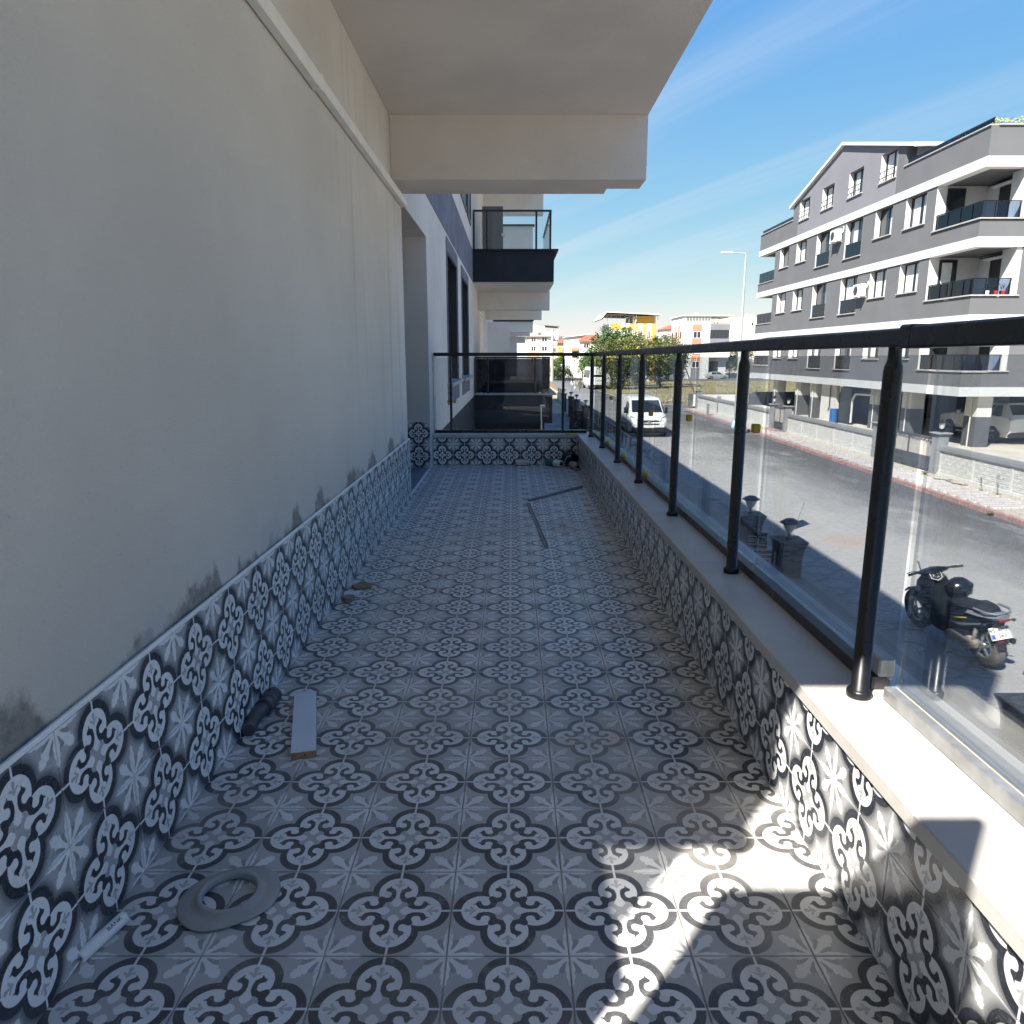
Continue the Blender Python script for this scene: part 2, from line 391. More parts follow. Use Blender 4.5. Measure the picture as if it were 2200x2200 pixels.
def field_material():
    m, nt, b = principled('dry_grass_ground'); X.nt = nt
    n = noise(.16, 6, .65); c = mixc(sstep(n, .35, .65), [.20, .175, .075], [.31, .255, .14])
    c = mixc(sstep(noise(1.1, 6, .7), .5, .7, 0, .7), c, [.15, .16, .06])
    c = mixc(sstep(noise(5, 5, .8, w=(3, 1, 2)), .5, .7, 0, .5), c, [.40, .34, .20])
    nt.links.new(c, b.inputs['Base Color']); b.inputs['Roughness'].default_value = 1; bump(b, noise(7, 5, .8), .8, .1)
    return m
M['field'] = field_material()
M['ground'] = plain('bare_ground', [.30, .26, .20], .95, .2, .3, bmp=.2, bscale=8)
M['paving'] = plain('blue_grey_paving', [.15, .155, .18], .8, .25, 1.2, dirt=[.30, .29, .28], dscale=.8, dmax=.6)
M['parking'] = plain('parking_concrete', [.50, .46, .39], .9, .12, .8)

# ---------------------------------------------------------------- mesh helpers
ORG = {}
def setprops(o, label=None, cat=None, group=None, kind=None):
    if label: o['label'] = label
    if cat: o['category'] = cat
    if group: o['group'] = group
    if kind: o['kind'] = kind
    return o
def thing(name, label, cat, loc=(0, 0, 0), rotz=0.0, group=None, world=True):
    o = bpy.data.objects.new(name, None); COL.objects.link(o); o.empty_display_size = .2
    o.location = loc; o.rotation_euler = (0, 0, rotz)
    setprops(o, label, cat, group)
    ORG[o.name] = Vector(loc) if world else Vector((0, 0, 0))
    return o
def copy_tree(o, parent=None):
    c = o.copy(); COL.objects.link(c); c.parent = parent
    for ch in list(o.children): copy_tree(ch, c)
    return c
def place(o, loc, rotz=0.0, label=None, group=None, scale=None):
    o.location = loc; o.rotation_euler = (0, 0, rotz)
    if label: o['label'] = label
    if group: o['group'] = group
    if scale: o.scale = (scale,) * 3
    return o
def link(name, me, parent=None, loc=None, rot=None, mat=None):
    """link a shared mesh; loc in the coordinates the parent was built in"""
    o = bpy.data.objects.new(name, me); COL.objects.link(o)
    org = Vector((0, 0, 0))
    if parent is not None:
        o.parent = parent; org = ORG.get(parent.name, org)
    if loc is not None: o.location = Vector(loc) - org
    if rot is not None: o.rotation_euler = rot
    ORG[o.name] = org
    return o

class MB:
    def __init__(s): s.v = []; s.f = []; s.mi = []; s.c = 0; s.sm = []; s.smooth = False; s.uv = {}
    def mat(s, i): s.c = i; return s
    def sh(s, b=True): s.smooth = b; return s
    def face(s, idx): s.f.append(tuple(idx)); s.mi.append(s.c); s.sm.append(s.smooth)
    def add(s, vs, fs):
        n = len(s.v); s.v += [tuple(p) for p in vs]
        for f in fs: s.face([n + i for i in f])
        return s
    def box(s, x0, x1, y0, y1, z0, z1, ch=0.0):
        if x0 > x1: x0, x1 = x1, x0
        if y0 > y1: y0, y1 = y1, y0
        if z0 > z1: z0, z1 = z1, z0
        if not ch:
            s.add([(x0, y0, z0), (x1, y0, z0), (x1, y1, z0), (x0, y1, z0), (x0, y0, z1), (x1, y0, z1), (x1, y1, z1), (x0, y1, z1)],
                  [(3, 2, 1, 0), (4, 5, 6, 7), (0, 1, 5, 4), (1, 2, 6, 5), (2, 3, 7, 6), (3, 0, 4, 7)])
            return s
        c = min(ch, (x1 - x0) / 2.01, (y1 - y0) / 2.01, (z1 - z0) / 2.01)
        V = []; I = {}
        for sx in (0, 1):
            for sy in (0, 1):
                for sz in (0, 1):
                    X_, Y_, Z_ = (x0, x1)[sx], (y0, y1)[sy], (z0, z1)[sz]
                    dx, dy, dz = (c, -c)[sx], (c, -c)[sy], (c, -c)[sz]
                    for k, p in enumerate(((X_, Y_ + dy, Z_ + dz), (X_ + dx, Y_, Z_ + dz), (X_ + dx, Y_ + dy, Z_))):
                        I[sx, sy, sz, k] = len(V); V.append(p)
        F = []
        for sx in (0, 1):
            q = [I[sx, 0, 0, 0], I[sx, 1, 0, 0], I[sx, 1, 1, 0], I[sx, 0, 1, 0]]; F.append(q if sx else q[::-1])
        for sy in (0, 1):
            q = [I[0, sy, 0, 1], I[1, sy, 0, 1], I[1, sy, 1, 1], I[0, sy, 1, 1]]; F.append(q[::-1] if sy else q)
        for sz in (0, 1):
            q = [I[0, 0, sz, 2], I[1, 0, sz, 2], I[1, 1, sz, 2], I[0, 1, sz, 2]]; F.append(q if sz else q[::-1])
        ctr = Vector(((x0 + x1) / 2, (y0 + y1) / 2, (z0 + z1) / 2))
        def orient(q):
            a, b_, d = Vector(V[q[0]]), Vector(V[q[1]]), Vector(V[q[2]])
            n = (b_ - a).cross(d - a); m = sum((Vector(V[i]) for i in q), Vector()) / len(q) - ctr
            return q if n.dot(m) > 0 else q[::-1]
        for a in (0, 1):
            for b_ in (0, 1):
                F.append([I[0, a, b_, 1], I[1, a, b_, 1], I[1, a, b_, 2], I[0, a, b_, 2]])
                F.append([I[a, 0, b_, 0], I[a, 1, b_, 0], I[a, 1, b_, 2], I[a, 0, b_, 2]])
                F.append([I[a, b_, 0, 0], I[a, b_, 1, 0], I[a, b_, 1, 1], I[a, b_, 0, 1]])
                for d in (0, 1): F.append([I[a, b_, d, 0], I[a, b_, d, 1], I[a, b_, d, 2]])
        s.add(V, [orient(q) for q in F]); return s
    def prism(s, poly, axis, a0, a1):
        """poly: 2-D points in the two remaining axes (x<y<z order)"""
        n = len(poly)
        def P(p, a):
            return {'x': (a, p[0], p[1]), 'y': (p[0], a, p[1]), 'z': (p[0], p[1], a)}[axis]
        area = sum(poly[i][0] * poly[(i + 1) % n][1] - poly[(i + 1) % n][0] * poly[i][1] for i in range(n))
        if (area < 0) != (axis == 'y'): poly = poly[::-1]
        if a0 > a1: a0, a1 = a1, a0
        V = [P(p, a0) for p in poly] + [P(p, a1) for p in poly]
        F = [tuple(range(n))[::-1], tuple(range(n, 2 * n))] + [(i, (i + 1) % n, n + (i + 1) % n, n + i) for i in range(n)]
        s.add(V, F); return s
    def cyl(s, p0, p1, r0, r1=None, n=12, caps=True):
        r1 = r0 if r1 is None else r1
        p0 = Vector(p0); p1 = Vector(p1); d = (p1 - p0).normalized()
        a = d.orthogonal().normalized(); b_ = d.cross(a)
        V = []
        for p, r in ((p0, r0), (p1, r1)):
            for i in range(n):
                t = 2 * math.pi * i / n; V.append(p + (a * math.cos(t) + b_ * math.sin(t)) * r)
        F = [(i, (i + 1) % n, n + (i + 1) % n, n + i) for i in range(n)]
        k = s.smooth; s.smooth = True; s.add(V, F); s.smooth = k
        if caps:
            s.add(V, [tuple(range(n))[::-1], tuple(range(n, 2 * n))])
        return s
    def tube(s, pts, r, n=8):
        pts = [Vector(p) for p in pts]; rr = r if isinstance(r, (list, tuple)) else [r] * len(pts)
        V = []; ref = None
        for i, p in enumerate(pts):
            d = (pts[min(i + 1, len(pts) - 1)] - pts[max(i - 1, 0)]).normalized()
            if ref is None: ref = d.orthogonal().normalized()
            a = (ref - d * ref.dot(d)).normalized(); ref = a; b_ = d.cross(a)
            for k in range(n):
                t = 2 * math.pi * k / n; V.append(p + (a * math.cos(t) + b_ * math.sin(t)) * rr[i])
        F = []
        for i in range(len(pts) - 1):
            for k in range(n): F.append((i * n + k, i * n + (k + 1) % n, (i + 1) * n + (k + 1) % n, (i + 1) * n + k))
        k_ = s.smooth; s.smooth = True; s.add(V, F); s.smooth = k_
        s.add([V[k] for k in range(n)] + [V[(len(pts) - 1) * n + k] for k in range(n)], [tuple(range(n))[::-1], tuple(range(n, 2 * n))])
        return s
    def lathe(s, prof, n=20, M4=None, closed=False):
        """prof: (r, z) points, revolved round z; M4 places it"""
        M4 = M4 or Matrix.Identity(4); V = []
        for r, z in prof:
            for i in range(n):
                t = 2 * math.pi * i / n; V.append(M4 @ Vector((r * math.cos(t), r * math.sin(t), z)))
        F = []; m = len(prof)
        for j in range(m if closed else m - 1):
            j2 = (j + 1) % m
            for i in range(n): F.append((j * n + i, j * n + (i + 1) % n, j2 * n + (i + 1) % n, j2 * n + i))
        k = s.smooth; s.smooth = True; s.add(V, F); s.smooth = k
        return s
    def ball(s, c, r, sc=(1, 1, 1), n=14, m=8):
        prof = [(math.sin(math.pi * j / m) * r, -math.cos(math.pi * j / m) * r) for j in range(m + 1)]
        prof[0] = (1e-4, -r); prof[-1] = (1e-4, r)
        return s.lathe(prof, n, Matrix.Translation(c) @ Matrix.Diagonal((*sc, 1)))
    def loft(s, rings, caps=True, closed=True):
        n = len(rings[0]); V = [p for r in rings for p in r]; F = []
        for i in range(len(rings) - 1):
            for k in range(n if closed else n - 1):
                F.append((i * n + k, i * n + (k + 1) % n, (i + 1) * n + (k + 1) % n, (i + 1) * n + k))
        s.add(V, F)
        if caps: s.add(list(rings[0]) + list(rings[-1]), [tuple(range(n))[::-1], tuple(range(n, 2 * n))])
        return s
    def mesh(s, name, mats):
        me = bpy.data.meshes.new(name); me.from_pydata(s.v, [], s.f)
        for m in (mats if isinstance(mats, (list, tuple)) else [mats]): me.materials.append(m)
        me.polygons.foreach_set('material_index', s.mi); me.polygons.foreach_set('use_smooth', s.sm)
        me.update(); return me
    def build(s, name, mats, parent=None):
        org = ORG.get(parent.name, Vector()) if parent is not None else Vector()
        if org.length > 0: s.v = [tuple(Vector(p) - org) for p in s.v]
        me = s.mesh(name, mats); o = bpy.data.objects.new(name, me); COL.objects.link(o)
        if parent is not None: o.parent = parent
        ORG[o.name] = org
        return o
def B(*a, **k): return MB().box(*a, **k)
def recalc(o):
    import bmesh
    bm = bmesh.new(); bm.from_mesh(o.data); bmesh.ops.recalc_face_normals(bm, faces=bm.faces); bm.to_mesh(o.data); bm.free(); return o
def text_mesh(body, size, extrude=.0006):
    cu = bpy.data.curves.new('txt', 'FONT'); cu.body = body; cu.size = size; cu.extrude = extrude; cu.align_x = 'CENTER'; cu.align_y = 'CENTER'; cu.resolution_u = 3
    o = bpy.data.objects.new('txt', cu); COL.objects.link(o)
    dg = bpy.context.evaluated_depsgraph_get(); me = bpy.data.meshes.new_from_object(o.evaluated_get(dg))
    bpy.data.objects.remove(o); return me
def gz(y): return -2.8 - .01 * max(0.0, y - 45)

# ================================================================ OUR BUILDING AND THE BALCONY
T = 0.2225
XL, XR = -0.667, 0.779            # plaster face on the left, tiled parapet face on the right
YF = 6.144                        # far parapet face
rnd = random.Random(3)
TILE_CACHE = {}
def tile_mesh(u0, u1, v0, v1, mat, th=.008):
    k = (round(u0, 3), round(u1, 3), round(v0, 3), round(v1, 3), mat)
    if k in TILE_CACHE: return TILE_CACHE[k]
    g = .0012 / T; c = .0011
    a0, a1, b0, b1 = (u0 + g - u0) * T, (u1 - g - u0) * T, (v0 + g - v0) * T, (v1 - g - v0) * T
    V = [(a0, b0, 0), (a1, b0, 0), (a1, b1, 0), (a0, b1, 0),
         (a0, b0, th - c), (a1, b0, th - c), (a1, b1, th - c), (a0, b1, th - c),
         (a0 + c, b0 + c, th), (a1 - c, b0 + c, th), (a1 - c, b1 - c, th), (a0 + c, b1 - c, th)]
    F = [(8, 9, 10, 11)] + [(i, (i + 1) % 4, 4 + (i + 1) % 4, 4 + i) for i in range(4)] + [(4 + i, 4 + (i + 1) % 4, 8 + (i + 1) % 4, 8 + i) for i in range(4)]
    me = bpy.data.meshes.new('tile'); me.from_pydata(V, [], F); me.materials.append(M[mat])
    uv = me.uv_layers.new(name='UVMap')
    for l in me.loops:
        x, y, _ = V[l.vertex_index]; uv.data[l.index].uv = (u0 + x / T, v0 + y / T)
    me.update(); TILE_CACHE[k] = me; return me
ROT = {'floor': Matrix.Identity(3),
       'left': Matrix(((0, 0, 1), (1, 0, 0), (0, 1, 0))),
       'right': Matrix(((0, 0, -1), (-1, 0, 0), (0, 1, 0))),
       'far': Matrix(((1, 0, 0), (0, 0, -1), (0, 1, 0)))}
def tile(parent, kind, loc, u0, u1, v0, v1, mat):
    e = (ROT[kind] @ Matrix.Rotation(rnd.gauss(0, .0016), 3, 'X') @ Matrix.Rotation(rnd.gauss(0, .0016), 3, 'Y')).to_euler()
    n = ROT[kind] @ Vector((0, 0, 1)); off = rnd.uniform(-.0004, .0004)
    return link('tile', tile_mesh(u0, u1, v0, v1, mat), parent, Vector(loc) + n * off, e)

# ---- floor: grout bed with every tile on it
floor = MB()
floor.box(XL - .02, XR + .02, -2.2, YF + .02, -.05, -.0035)
floor = floor.build('balcony_floor', [M['grout']]); setprops(floor, kind='structure')
for j in range(-7, 28):
    v1 = 1.0 if j < 27 else (YF - j * T) / T
    for i in range(-3, 4):
        u1 = 1.0 if i < 3 else .5
        tile(floor, 'floor', (i * T, j * T, -.008), 0, u1, 0, v1, 'tile_floor')

# ---- the building itself
bld = thing('apartment_building', 'pale plastered apartment block with the tiled balcony, its facade running away on the left', 'building', (XL, 0, -2.8))
Y0 = -1.31; YE = 62.0; ZR = 10.1
NY0, NY1, NZ = 4.40, 5.95, 2.13     # niche with the balcony door
fac = MB()
# facade wall, split round the niche and the two windows
W1 = (8.10, 9.76, .74, 2.29); W2 = (10.74, 12.44, .72, 2.27)
def wallpiece(mb, y0, y1, z0, z1): mb.box(XL - .30, XL, y0, y1, z0, z1)
wallpiece(fac, -.56, NY0, -2.8, 2.62)
wallpiece(fac, Y0, -.56, -2.8, 1.64); wallpiece(fac, Y0, -.56, 2.12, 2.62)  # wall opening added behind the camera to admit a sun patch
fac.box(XL - .302, XL, NY0, NY1, NZ, 2.50)
wallpiece(fac, NY1, W1[0], -2.8, 2.50)
for (a, b_, c, d) in (W1, W2):
    wallpiece(fac, a, b_, -2.8, c); wallpiece(fac, a, b_, d, 2.50)
wallpiece(fac, W1[1], W2[0], -2.8, 2.50); wallpiece(fac, W2[1], 17.6, -2.8, 2.50)
wallpiece(fac, 17.6, 19.4, 2.15, 2.50); wallpiece(fac, 19.4, YE, -2.8, 2.50)
fac.box(-9, XL - .302, Y0, YE, -2.8, -.05)
wall = fac.build('facade_wall', [M['plaster']], bld)
niche = MB().box(XL - .62, XL - .303, NY1, NY1 + .2, 0, NZ).box(XL - .62, XL - .303, NY0 - .2, NY1 + .2, NZ, NZ + .1)
niche.box(XL - .62, XL - .303, NY0 - .2, NY0, 0, NZ).build('niche_wall', [M['plaster']], bld)
MB().box(XL - .66, XL - .60, NY0, NY1, 0, NZ).build('balcony_door', [M['frame_dark']], bld)
MB().box(XL - .60, XL - .0205, NY0, NY1, -.06, -.002).build('threshold', [M['paving']], bld)
MB().box(XL - .018, XL + .004, NY0, NY1 + .19, -.01, .003).build('threshold_edge', [M['white_grout']], bld)
# tiles on the niche's far jamb
njt = MB().box(XL - .46, XL - .002, NY1 - .0015, NY1 - .0005, 0, 2 * T + .004).build('niche_tiling', [M['white_grout']], bld)
for k in range(2):
    tile(njt, 'far', (XL - .003 - T, NY1 - .0016, k * T + .0), 0, 1, 0, 1, 'tile_wall')
    tile(njt, 'far', (XL - .003 - 2 * T, NY1 - .0016, k * T + .0), 0, 1, 0, 1, 'tile_wall')
# upper storeys of the facade and the roof that throws the long shadow
up = MB().box(XL - .30, XL, Y0, 14.25, 3.12, 8.6).box(XL - .30, XL, 14.25, YE, 2.502, 8.6)
up.box(-9, XL - .302, Y0, YE, 8.3, 8.6).box(-9, -1.6, Y0, YE, 8.601, ZR - .39)
up.box(-9, -1.75, Y0, Y0 + .12, -.05, 8.29).box(-1.75, XL - .302, Y0, Y0 + .12, -.05, 1.55).box(-1.75, XL - .302, Y0, Y0 + .12, 2.62, 8.29)  # gap made up in the end wall so sun reaches the floor
up.build('upper_wall', [M['soffit']], bld)
MB().box(XL - .30, XL + .004, 4.445, 14.25, 2.502, 3.118).build('painted_band', [M['band_blue']], bld)
MB().box(-9, -1.4, Y0, YE, ZR - .38, ZR, .02).build('roof_slab', [M['white_plaster']], bld)
# the slab and end beam over our balcony
sl_ = MB().box(XL + .002, .99, Y0, 4.25, 2.572, 2.72).box(XL + .002, .99, 3.98, 4.25, 2.185, 2.5715)
sl_.build('balcony_ceiling', [M['soffit']], bld)
MB().box(XL + .002, .77, 4.252, 4.44, 2.19, 2.72).build('rear_beam', [M['soffit']], bld)
MB().box(.958, .995, Y0, 4.25, 2.735, 3.25).box(XL, .99, Y0, Y0 + .04, 2.735, 3.25).build('upper_parapet', [M['soffit']], bld)
# window pairs in the facade
def dark_window(w, y0s):
    a, b_, c, d = w
    f = MB().box(XL - .14, XL - .10, a, b_, c, c + .06).box(XL - .14, XL - .10, a, b_, d - .06, d).box(XL - .14, XL - .10, a, a + .06, c + .06, d - .06).box(XL - .14, XL - .10, b_ - .06, b_, c + .06, d - .06).build('window', [M['frame_dark']], bld)
    MB().box(XL - .13, XL - .115, a + .062, b_ - .062, c + .062, d - .062).build('pane', [M['window_glass']], f)
    MB().box(XL - .12, XL + .012, a - .07, a - .001, c, d + .16).box(XL - .12, XL + .012, b_ + .001, b_ + .05, c, d + .16).box(XL - .12, XL + .012, a - .001, b_ + .001, d + .001, d + .16).build('surround', [M['band_blue']], f)
    MB().box(XL - .099, XL - .002, a + .0005, a + .012, c + .001, d - .001).box(XL - .099, XL - .002, b_ - .012, b_ - .0005, c + .001, d - .001).box(XL - .099, XL - .002, a + .012, b_ - .012, d - .012, d - .0005).build('shade_liner', [M['frame_dark']], f)  # black strips put the shade of the window jambs into colour
    MB().box(XL - .1, XL + .07, a - .15, b_ + .15, c - .05, c - .001, .006).build('sill', [M['sill']], f)
    MB().box(XL, XL + .011, a - .12, b_ + .12, c - .27, c - .052).build('apron', [M['band_blue']], f)
dark_window(W1, 0); dark_window(W2, 0)
f = MB()
for (a, b_) in ((10.8, 12.2), (12.5, 13.5)):
    f.box(XL, XL + .02, a, a + .07, 3.45, 4.6).box(XL, XL + .02, a + .07, b_, 3.45, 3.52).box(XL, XL + .02, b_ - .07, b_, 3.52, 4.6)
    f.box(XL - .001, XL + .004, a + .07, b_ - .07, 3.52, 4.6)
f.build('upper_window', [M['frame_dark']], bld)
MB().box(XL, XL + .012, 6.6, 14.2, -2.79, .25).build('dado', [M['navy']], bld)

# ---- cable trunking on the wall
ct = MB()
for (a, b_, w) in ((Y0, 2.02, .052), (2.03, 4.36, .046)):
    ct.box(XL + .001, XL + .045, a, b_, 2.086 + (.052 - w), 2.086 + .052, .007)
trunk = ct.build('cable_trunking', [M['white_plastic']], bld)
MB().box(XL + .001, XL + .049, 1.995, 2.035, 2.082, 2.142, .008).box(XL + .001, XL + .049, 4.345, 4.375, 2.086, 2.142, .008).build('trunking_joint', [M['white_plastic']], trunk)
ctl = MB().box(XL + .0455, XL + .0462, 1.05, 1.30, 2.110, 2.117).build('printed_mark', [M['alu']], trunk)

# ---- tile skirting on the left wall
sk = MB().box(XL + .0005, XL + .004, -2.0, NY0 - .002, 0, 2 * T + .004).build('tile_skirting', [M['white_grout']], bld)
for j in range(-9, 20):
    u1 = min(1.0, (NY0 - .002 - j * T) / T)
    for k in range(2): tile(sk, 'left', (XL + .004, j * T, k * T + .001), 0, u1, 0, 1, 'tile_wall')
MB().box(XL + .0045, XL + .0155, -2.0, NY0, 2 * T + .002, 2 * T + .013, .003).box(XL + .0005, XL + .0135, NY0 - .0015, NY0 + .008, 0, 2 * T + .012, .002).build('edge_trim', [M['white_plastic']], sk)

# ---- parapet
ZT = lambda y: .312 - .0068 * max(-3, y)       # underside of the coping
ZC = lambda y: ZT(y) + .034
par = thing('parapet_wall', 'low balcony parapet lined with patterned tiles under pale marble coping', 'parapet wall', (XR, 2, -.05))
body = MB().prism([(-2.2, -.35), (YF + .26, -.35), (YF + .26, ZT(YF)), (-2.2, ZT(-2.2))], 'x', XR + .004, 1.00)
body.box(XL + .002, XR + .003, YF + .004, YF + .25, -.35, ZT(YF))
body.build('core', [M['white_grout']], par)
for j in range(-9, 28):
    ya = (j + 1) * T - .010                    # local x runs towards the camera
    u0 = 0.0
    if ya > YF: u0 = (ya - YF) / T; ya = YF
    tile(par, 'right', (XR + .003, ya, 0), u0, 1, 0, 1, 'tile_wall')
    hv = round((ZT(ya) - .003 - T) / T, 2)
    tile(par, 'right', (XR + .003, ya, T), u0, 1, 0, hv, 'tile_wall')
x = -.575 - T / 2 - T
while x < XR:
    a = max(x, XL + .004); b_ = min(x + T, XR - .006)
    if b_ - a > .01:
        u0 = (a - x) / T; u1 = (b_ - x) / T
        tile(par, 'far', (a, YF + .003, 0), u0, u1, .06, 1, 'tile_wall')
        tile(par, 'far', (a, YF + .003, .94 * T), u0, u1, 0, round((ZT(YF) - .003 - .94 * T) / T, 2), 'tile_wall')
    x += T
def slope_slab(y0, y1, x0, x1):
    mb = MB(); c = .003; V = []
    for y in (y0 + .001, y1 - .001):
        for (xx, dz) in ((x0, c), (x0 + c, 0), (x1 - c, 0), (x1, c), (x1, .034 - c), (x1 - c, .034), (x0 + c, .034), (x0, .034 - c)):
            V.append((xx, y, ZT(y) + dz))
    mb.add(V, [tuple(range(8))[::-1], tuple(range(8, 16))] + [(i, (i + 1) % 8, 8 + (i + 1) % 8, 8 + i) for i in range(8)])
    return mb
ys = [-2.2, -.08, 1.42, 2.93, 4.45, YF + .26]
for a, b_ in zip(ys[:-1], ys[1:]): recalc(slope_slab(a, b_, XR - .014, 1.045).build('coping_slab', [M['marble']], par))
for a, b_ in ((XL + .004, .06), (.062, XR - .016)):
    MB().box(a, b_, YF - .014, YF + .262, ZT(YF), ZC(YF), .003).build('coping_slab', [M['marble']], par)

# ---- glass railing
rail = thing('glass_railing', 'black metal balcony railing with tinted glass panes along the marble coping', 'railing', (.87, 2, .34))
RX = .872; GX = .945
RZ = lambda y: 1.118 - .0037 * y
def sbox(mb, x0, x1, y0, y1, f0, f1, c=.004):
    V = []
    for y in (y0, y1):
        z0, z1 = f0(y), f1(y)
        for p in ((x0 + c, z0), (x1 - c, z0), (x1, z0 + c), (x1, z1 - c), (x1 - c, z1), (x0 + c, z1), (x0, z1 - c), (x0, z0 + c)): V.append((p[0], y, p[1]))
    mb.add(V, [tuple(range(8)), tuple(range(8, 16))[::-1]] + [(i, (i + 1) % 8, 8 + (i + 1) % 8, 8 + i) for i in range(8)])
YC = YF + .135
h = MB(); sbox(h, RX - .028, RX + .028, .262, YC - .03, lambda y: RZ(y) - .034, RZ)
recalc(h.build('handrail', [M['black_metal']], rail))
h = MB(); sbox(h, RX - .030, RX + .030, -2.2, .258, lambda y: RZ(y) - .037, lambda y: RZ(y) + .003)
h.box(RX - .031, RX + .031, .232, .275, RZ(0) - .039, RZ(0) + .0045, .004)
recalc(h.build('handrail', [M['black_metal']], rail))
MB().box(XL + .01, RX + .028, YC - .028, YC + .028, RZ(YF) - .034, RZ(YF), .004).build('handrail', [M['black_metal']], rail)
pm = MB()
pm.lathe([(.0001, 0), (.0255, 0), (.0262, .004), (.0262, .013), (.023, .018), (.0185, .019), (.0185, .69), (.0170, .700), (.0130, .712), (.0125, .735), (.0135, .7365)], 20)
post_me = pm.mesh('post', [M['black_metal']])
posts = [-.62, .34, 1.29, 2.24, 3.18, 4.08, 4.97, 5.88]
for y in posts:
    o = link('post', post_me, rail, (RX, y, ZC(y))); o.scale.z = (RZ(y) - .034 - ZC(y)) / .7365
for x in (-.49, .63, .0 + RX):
    if x == RX: continue
    o = link('post', post_me, rail, (x, YC, ZC(YF))); o.scale = (.72, .72, (RZ(YF) - .034 - ZC(YF)) / .7365)
def gpane(y0, y1, n='glass_pane'):
    mb = MB(); sbox(mb, GX - .004, GX + .004, y0, y1, lambda y: ZC(y) + .03, lambda y: RZ(y) - .05, .001)
    o = recalc(mb.build(n, [M['glass']], rail)); return o
ends = posts + [YC + .02]
for a, b_ in zip(ends[:-1], ends[1:]): gpane(a + .012, b_ - .012)
gpane(-2.2, -.63)
for a, b_ in ((XL + .03, -.50), (-.48, .62), (.64, GX - .02)):
    MB().box(a, b_, YC + .026, YC + .034, ZC(YF) + .02, RZ(YF) - .05, .001).build('glass_pane', [M['glass']], rail)
# bottom channels: sunlit stretch coloured grey, shaded stretch beyond coloured black
ch = MB(); sbox(ch, GX - .030, GX - .006, -2.2, .322, lambda y: ZC(y) + .0005, lambda y: ZC(y) + .030, .002)
recalc(ch.build('glass_channel', [M['alu']], rail))
ch = MB(); sbox(ch, GX - .004, GX + .006, -2.2, .315, lambda y: ZC(y) + .0005, lambda y: ZC(y) + .0275, .001)
recalc(ch.build('sealing_strip', [M['beige_seal']], rail))
ch = MB(); sbox(ch, GX - .032, GX + .008, .37, YC - .03, lambda y: ZC(y) + .0005, lambda y: ZC(y) + .030, .002)
recalc(ch.build('glass_channel', [M['alu_dark']], rail))
MB().box(XL + .012, RX, YC - .010, YC + .040, ZC(YF) + .0005, ZC(YF) + .028, .002).build('glass_channel', [M['black_metal']], rail)
MB().box(GX - .022, GX + .014, .365, .45, ZC(.4) + .031, ZC(.4) + .075, .004).build('glass_clamp', [M['alu']], rail)
MB().box(XL + .003, XL + .028, YC + .012, YC + .046, ZC(YF), RZ(YF) - .036, .003).build('end_profile', [M['white_plastic']], rail)
# yellow foam packers still clipped on the panes
for (y, z) in ((1.34, .825), (2.29, .782), (3.24, .73), (5.02, .72)):
    MB().box(GX - .012, GX + .012, y, y + .032, z - .015, z + .015, .003).build('foam_packer', [M['yellow_foam']], rail)
for y in (3.25, 4.15, 5.03):
    MB().box(GX - .035, GX - .008, y - .02, y + .015, ZC(y) + .031, ZC(y) + .056, .004).build('foam_packer', [M['yellow_foam']], rail)
MB().box(.64, .76, YF - .006, YF + .03, ZC(YF) + .001, ZC(YF) + .010, .003).build('foam_packer', [M['yellow_foam']], rail)
for x in (-.515, -.455):
    MB().box(x - .014, x + .014, YC + .02, YC + .045, .60, .63, .003).build('foam_packer', [M['yellow_foam']], rail)

# ---- balconies further along the same facade
def balcony(y0, y1, zf, wallm, capm, glassm, full=True):
    """box balcony on the facade: parapet, capping, glass guard, posts"""
    o = MB().box(XL + .003, .955, y0, y0 + .12, zf - .58, zf).box(.84, .955, y0 + .12, y1, zf - .58, zf).box(XL + .003, .839, y0 + .121, y1, zf - .58, zf - .42).build('neighbour_balcony', [wallm], bld)
    MB().box(XL + .003, 1.04, y0 - .04, y0 + .16, zf + .001, zf + .035, .004).box(.80, 1.04, y0 + .161, y1, zf + .001, zf + .035, .004).build('capping', [capm], o)
    h = MB().box(XL + .02, .90, y0 + .03, y0 + .07, zf + .74, zf + .775).box(.86, .90, y0 + .071, y1, zf + .74, zf + .775)
    h.build('guard_rail', [M['black_metal']], o)
    for x in (XL + .03, -.38, .60, .88): MB().cyl((x, y0 + .05, zf + .035), (x, y0 + .05, zf + .74), .02, n=8).build('post', [M['black_metal']], o)
    MB().box(XL + .03, .875, y0 + .046, y0 + .054, zf + .05, zf + .735).build('glass_pane', [glassm], o)
    MB().box(.876, .884, y0 + .06, y1, zf + .05, zf + .735).build('glass_pane', [glassm], o)
    return o
balcony(14.2, 17.6, 3.10, M['navy'], M['navy'], M['glass'])
o = balcony(14.2, 17.6, .27, M['navy'], M['sill'], M['glass_dark'])
it = MB().box(XL + .03, .80, 17.3, 17.35, -.12, .40).build('inner_tiling', [M['white_grout']], o)
for k in range(6): tile(it, 'far', (XL + .05 + k * T, 17.299, 0.0), 0, 1, 0, 1, 'tile_wall')
MB().box(.70, .80, 14.3, 17.5, -2.79, -.32).box(XL + .02, .699, 14.5, 14.6, -2.79, -.32).build('lower_wall', [M['navy']], bld)
MB().tube([(.70, 14.1, .06), (.80, 14.1, .06)], .02).tube([(.715, 14.1, .05), (.73, 14.1, -.55)], .014).build('drain_pipe', [M['white_plastic']], bld)
MB().box(-.95, -.30, 12.6, 14.0, -.75, -.52, .02).build('entrance_canopy', [M['grey_block']], bld)
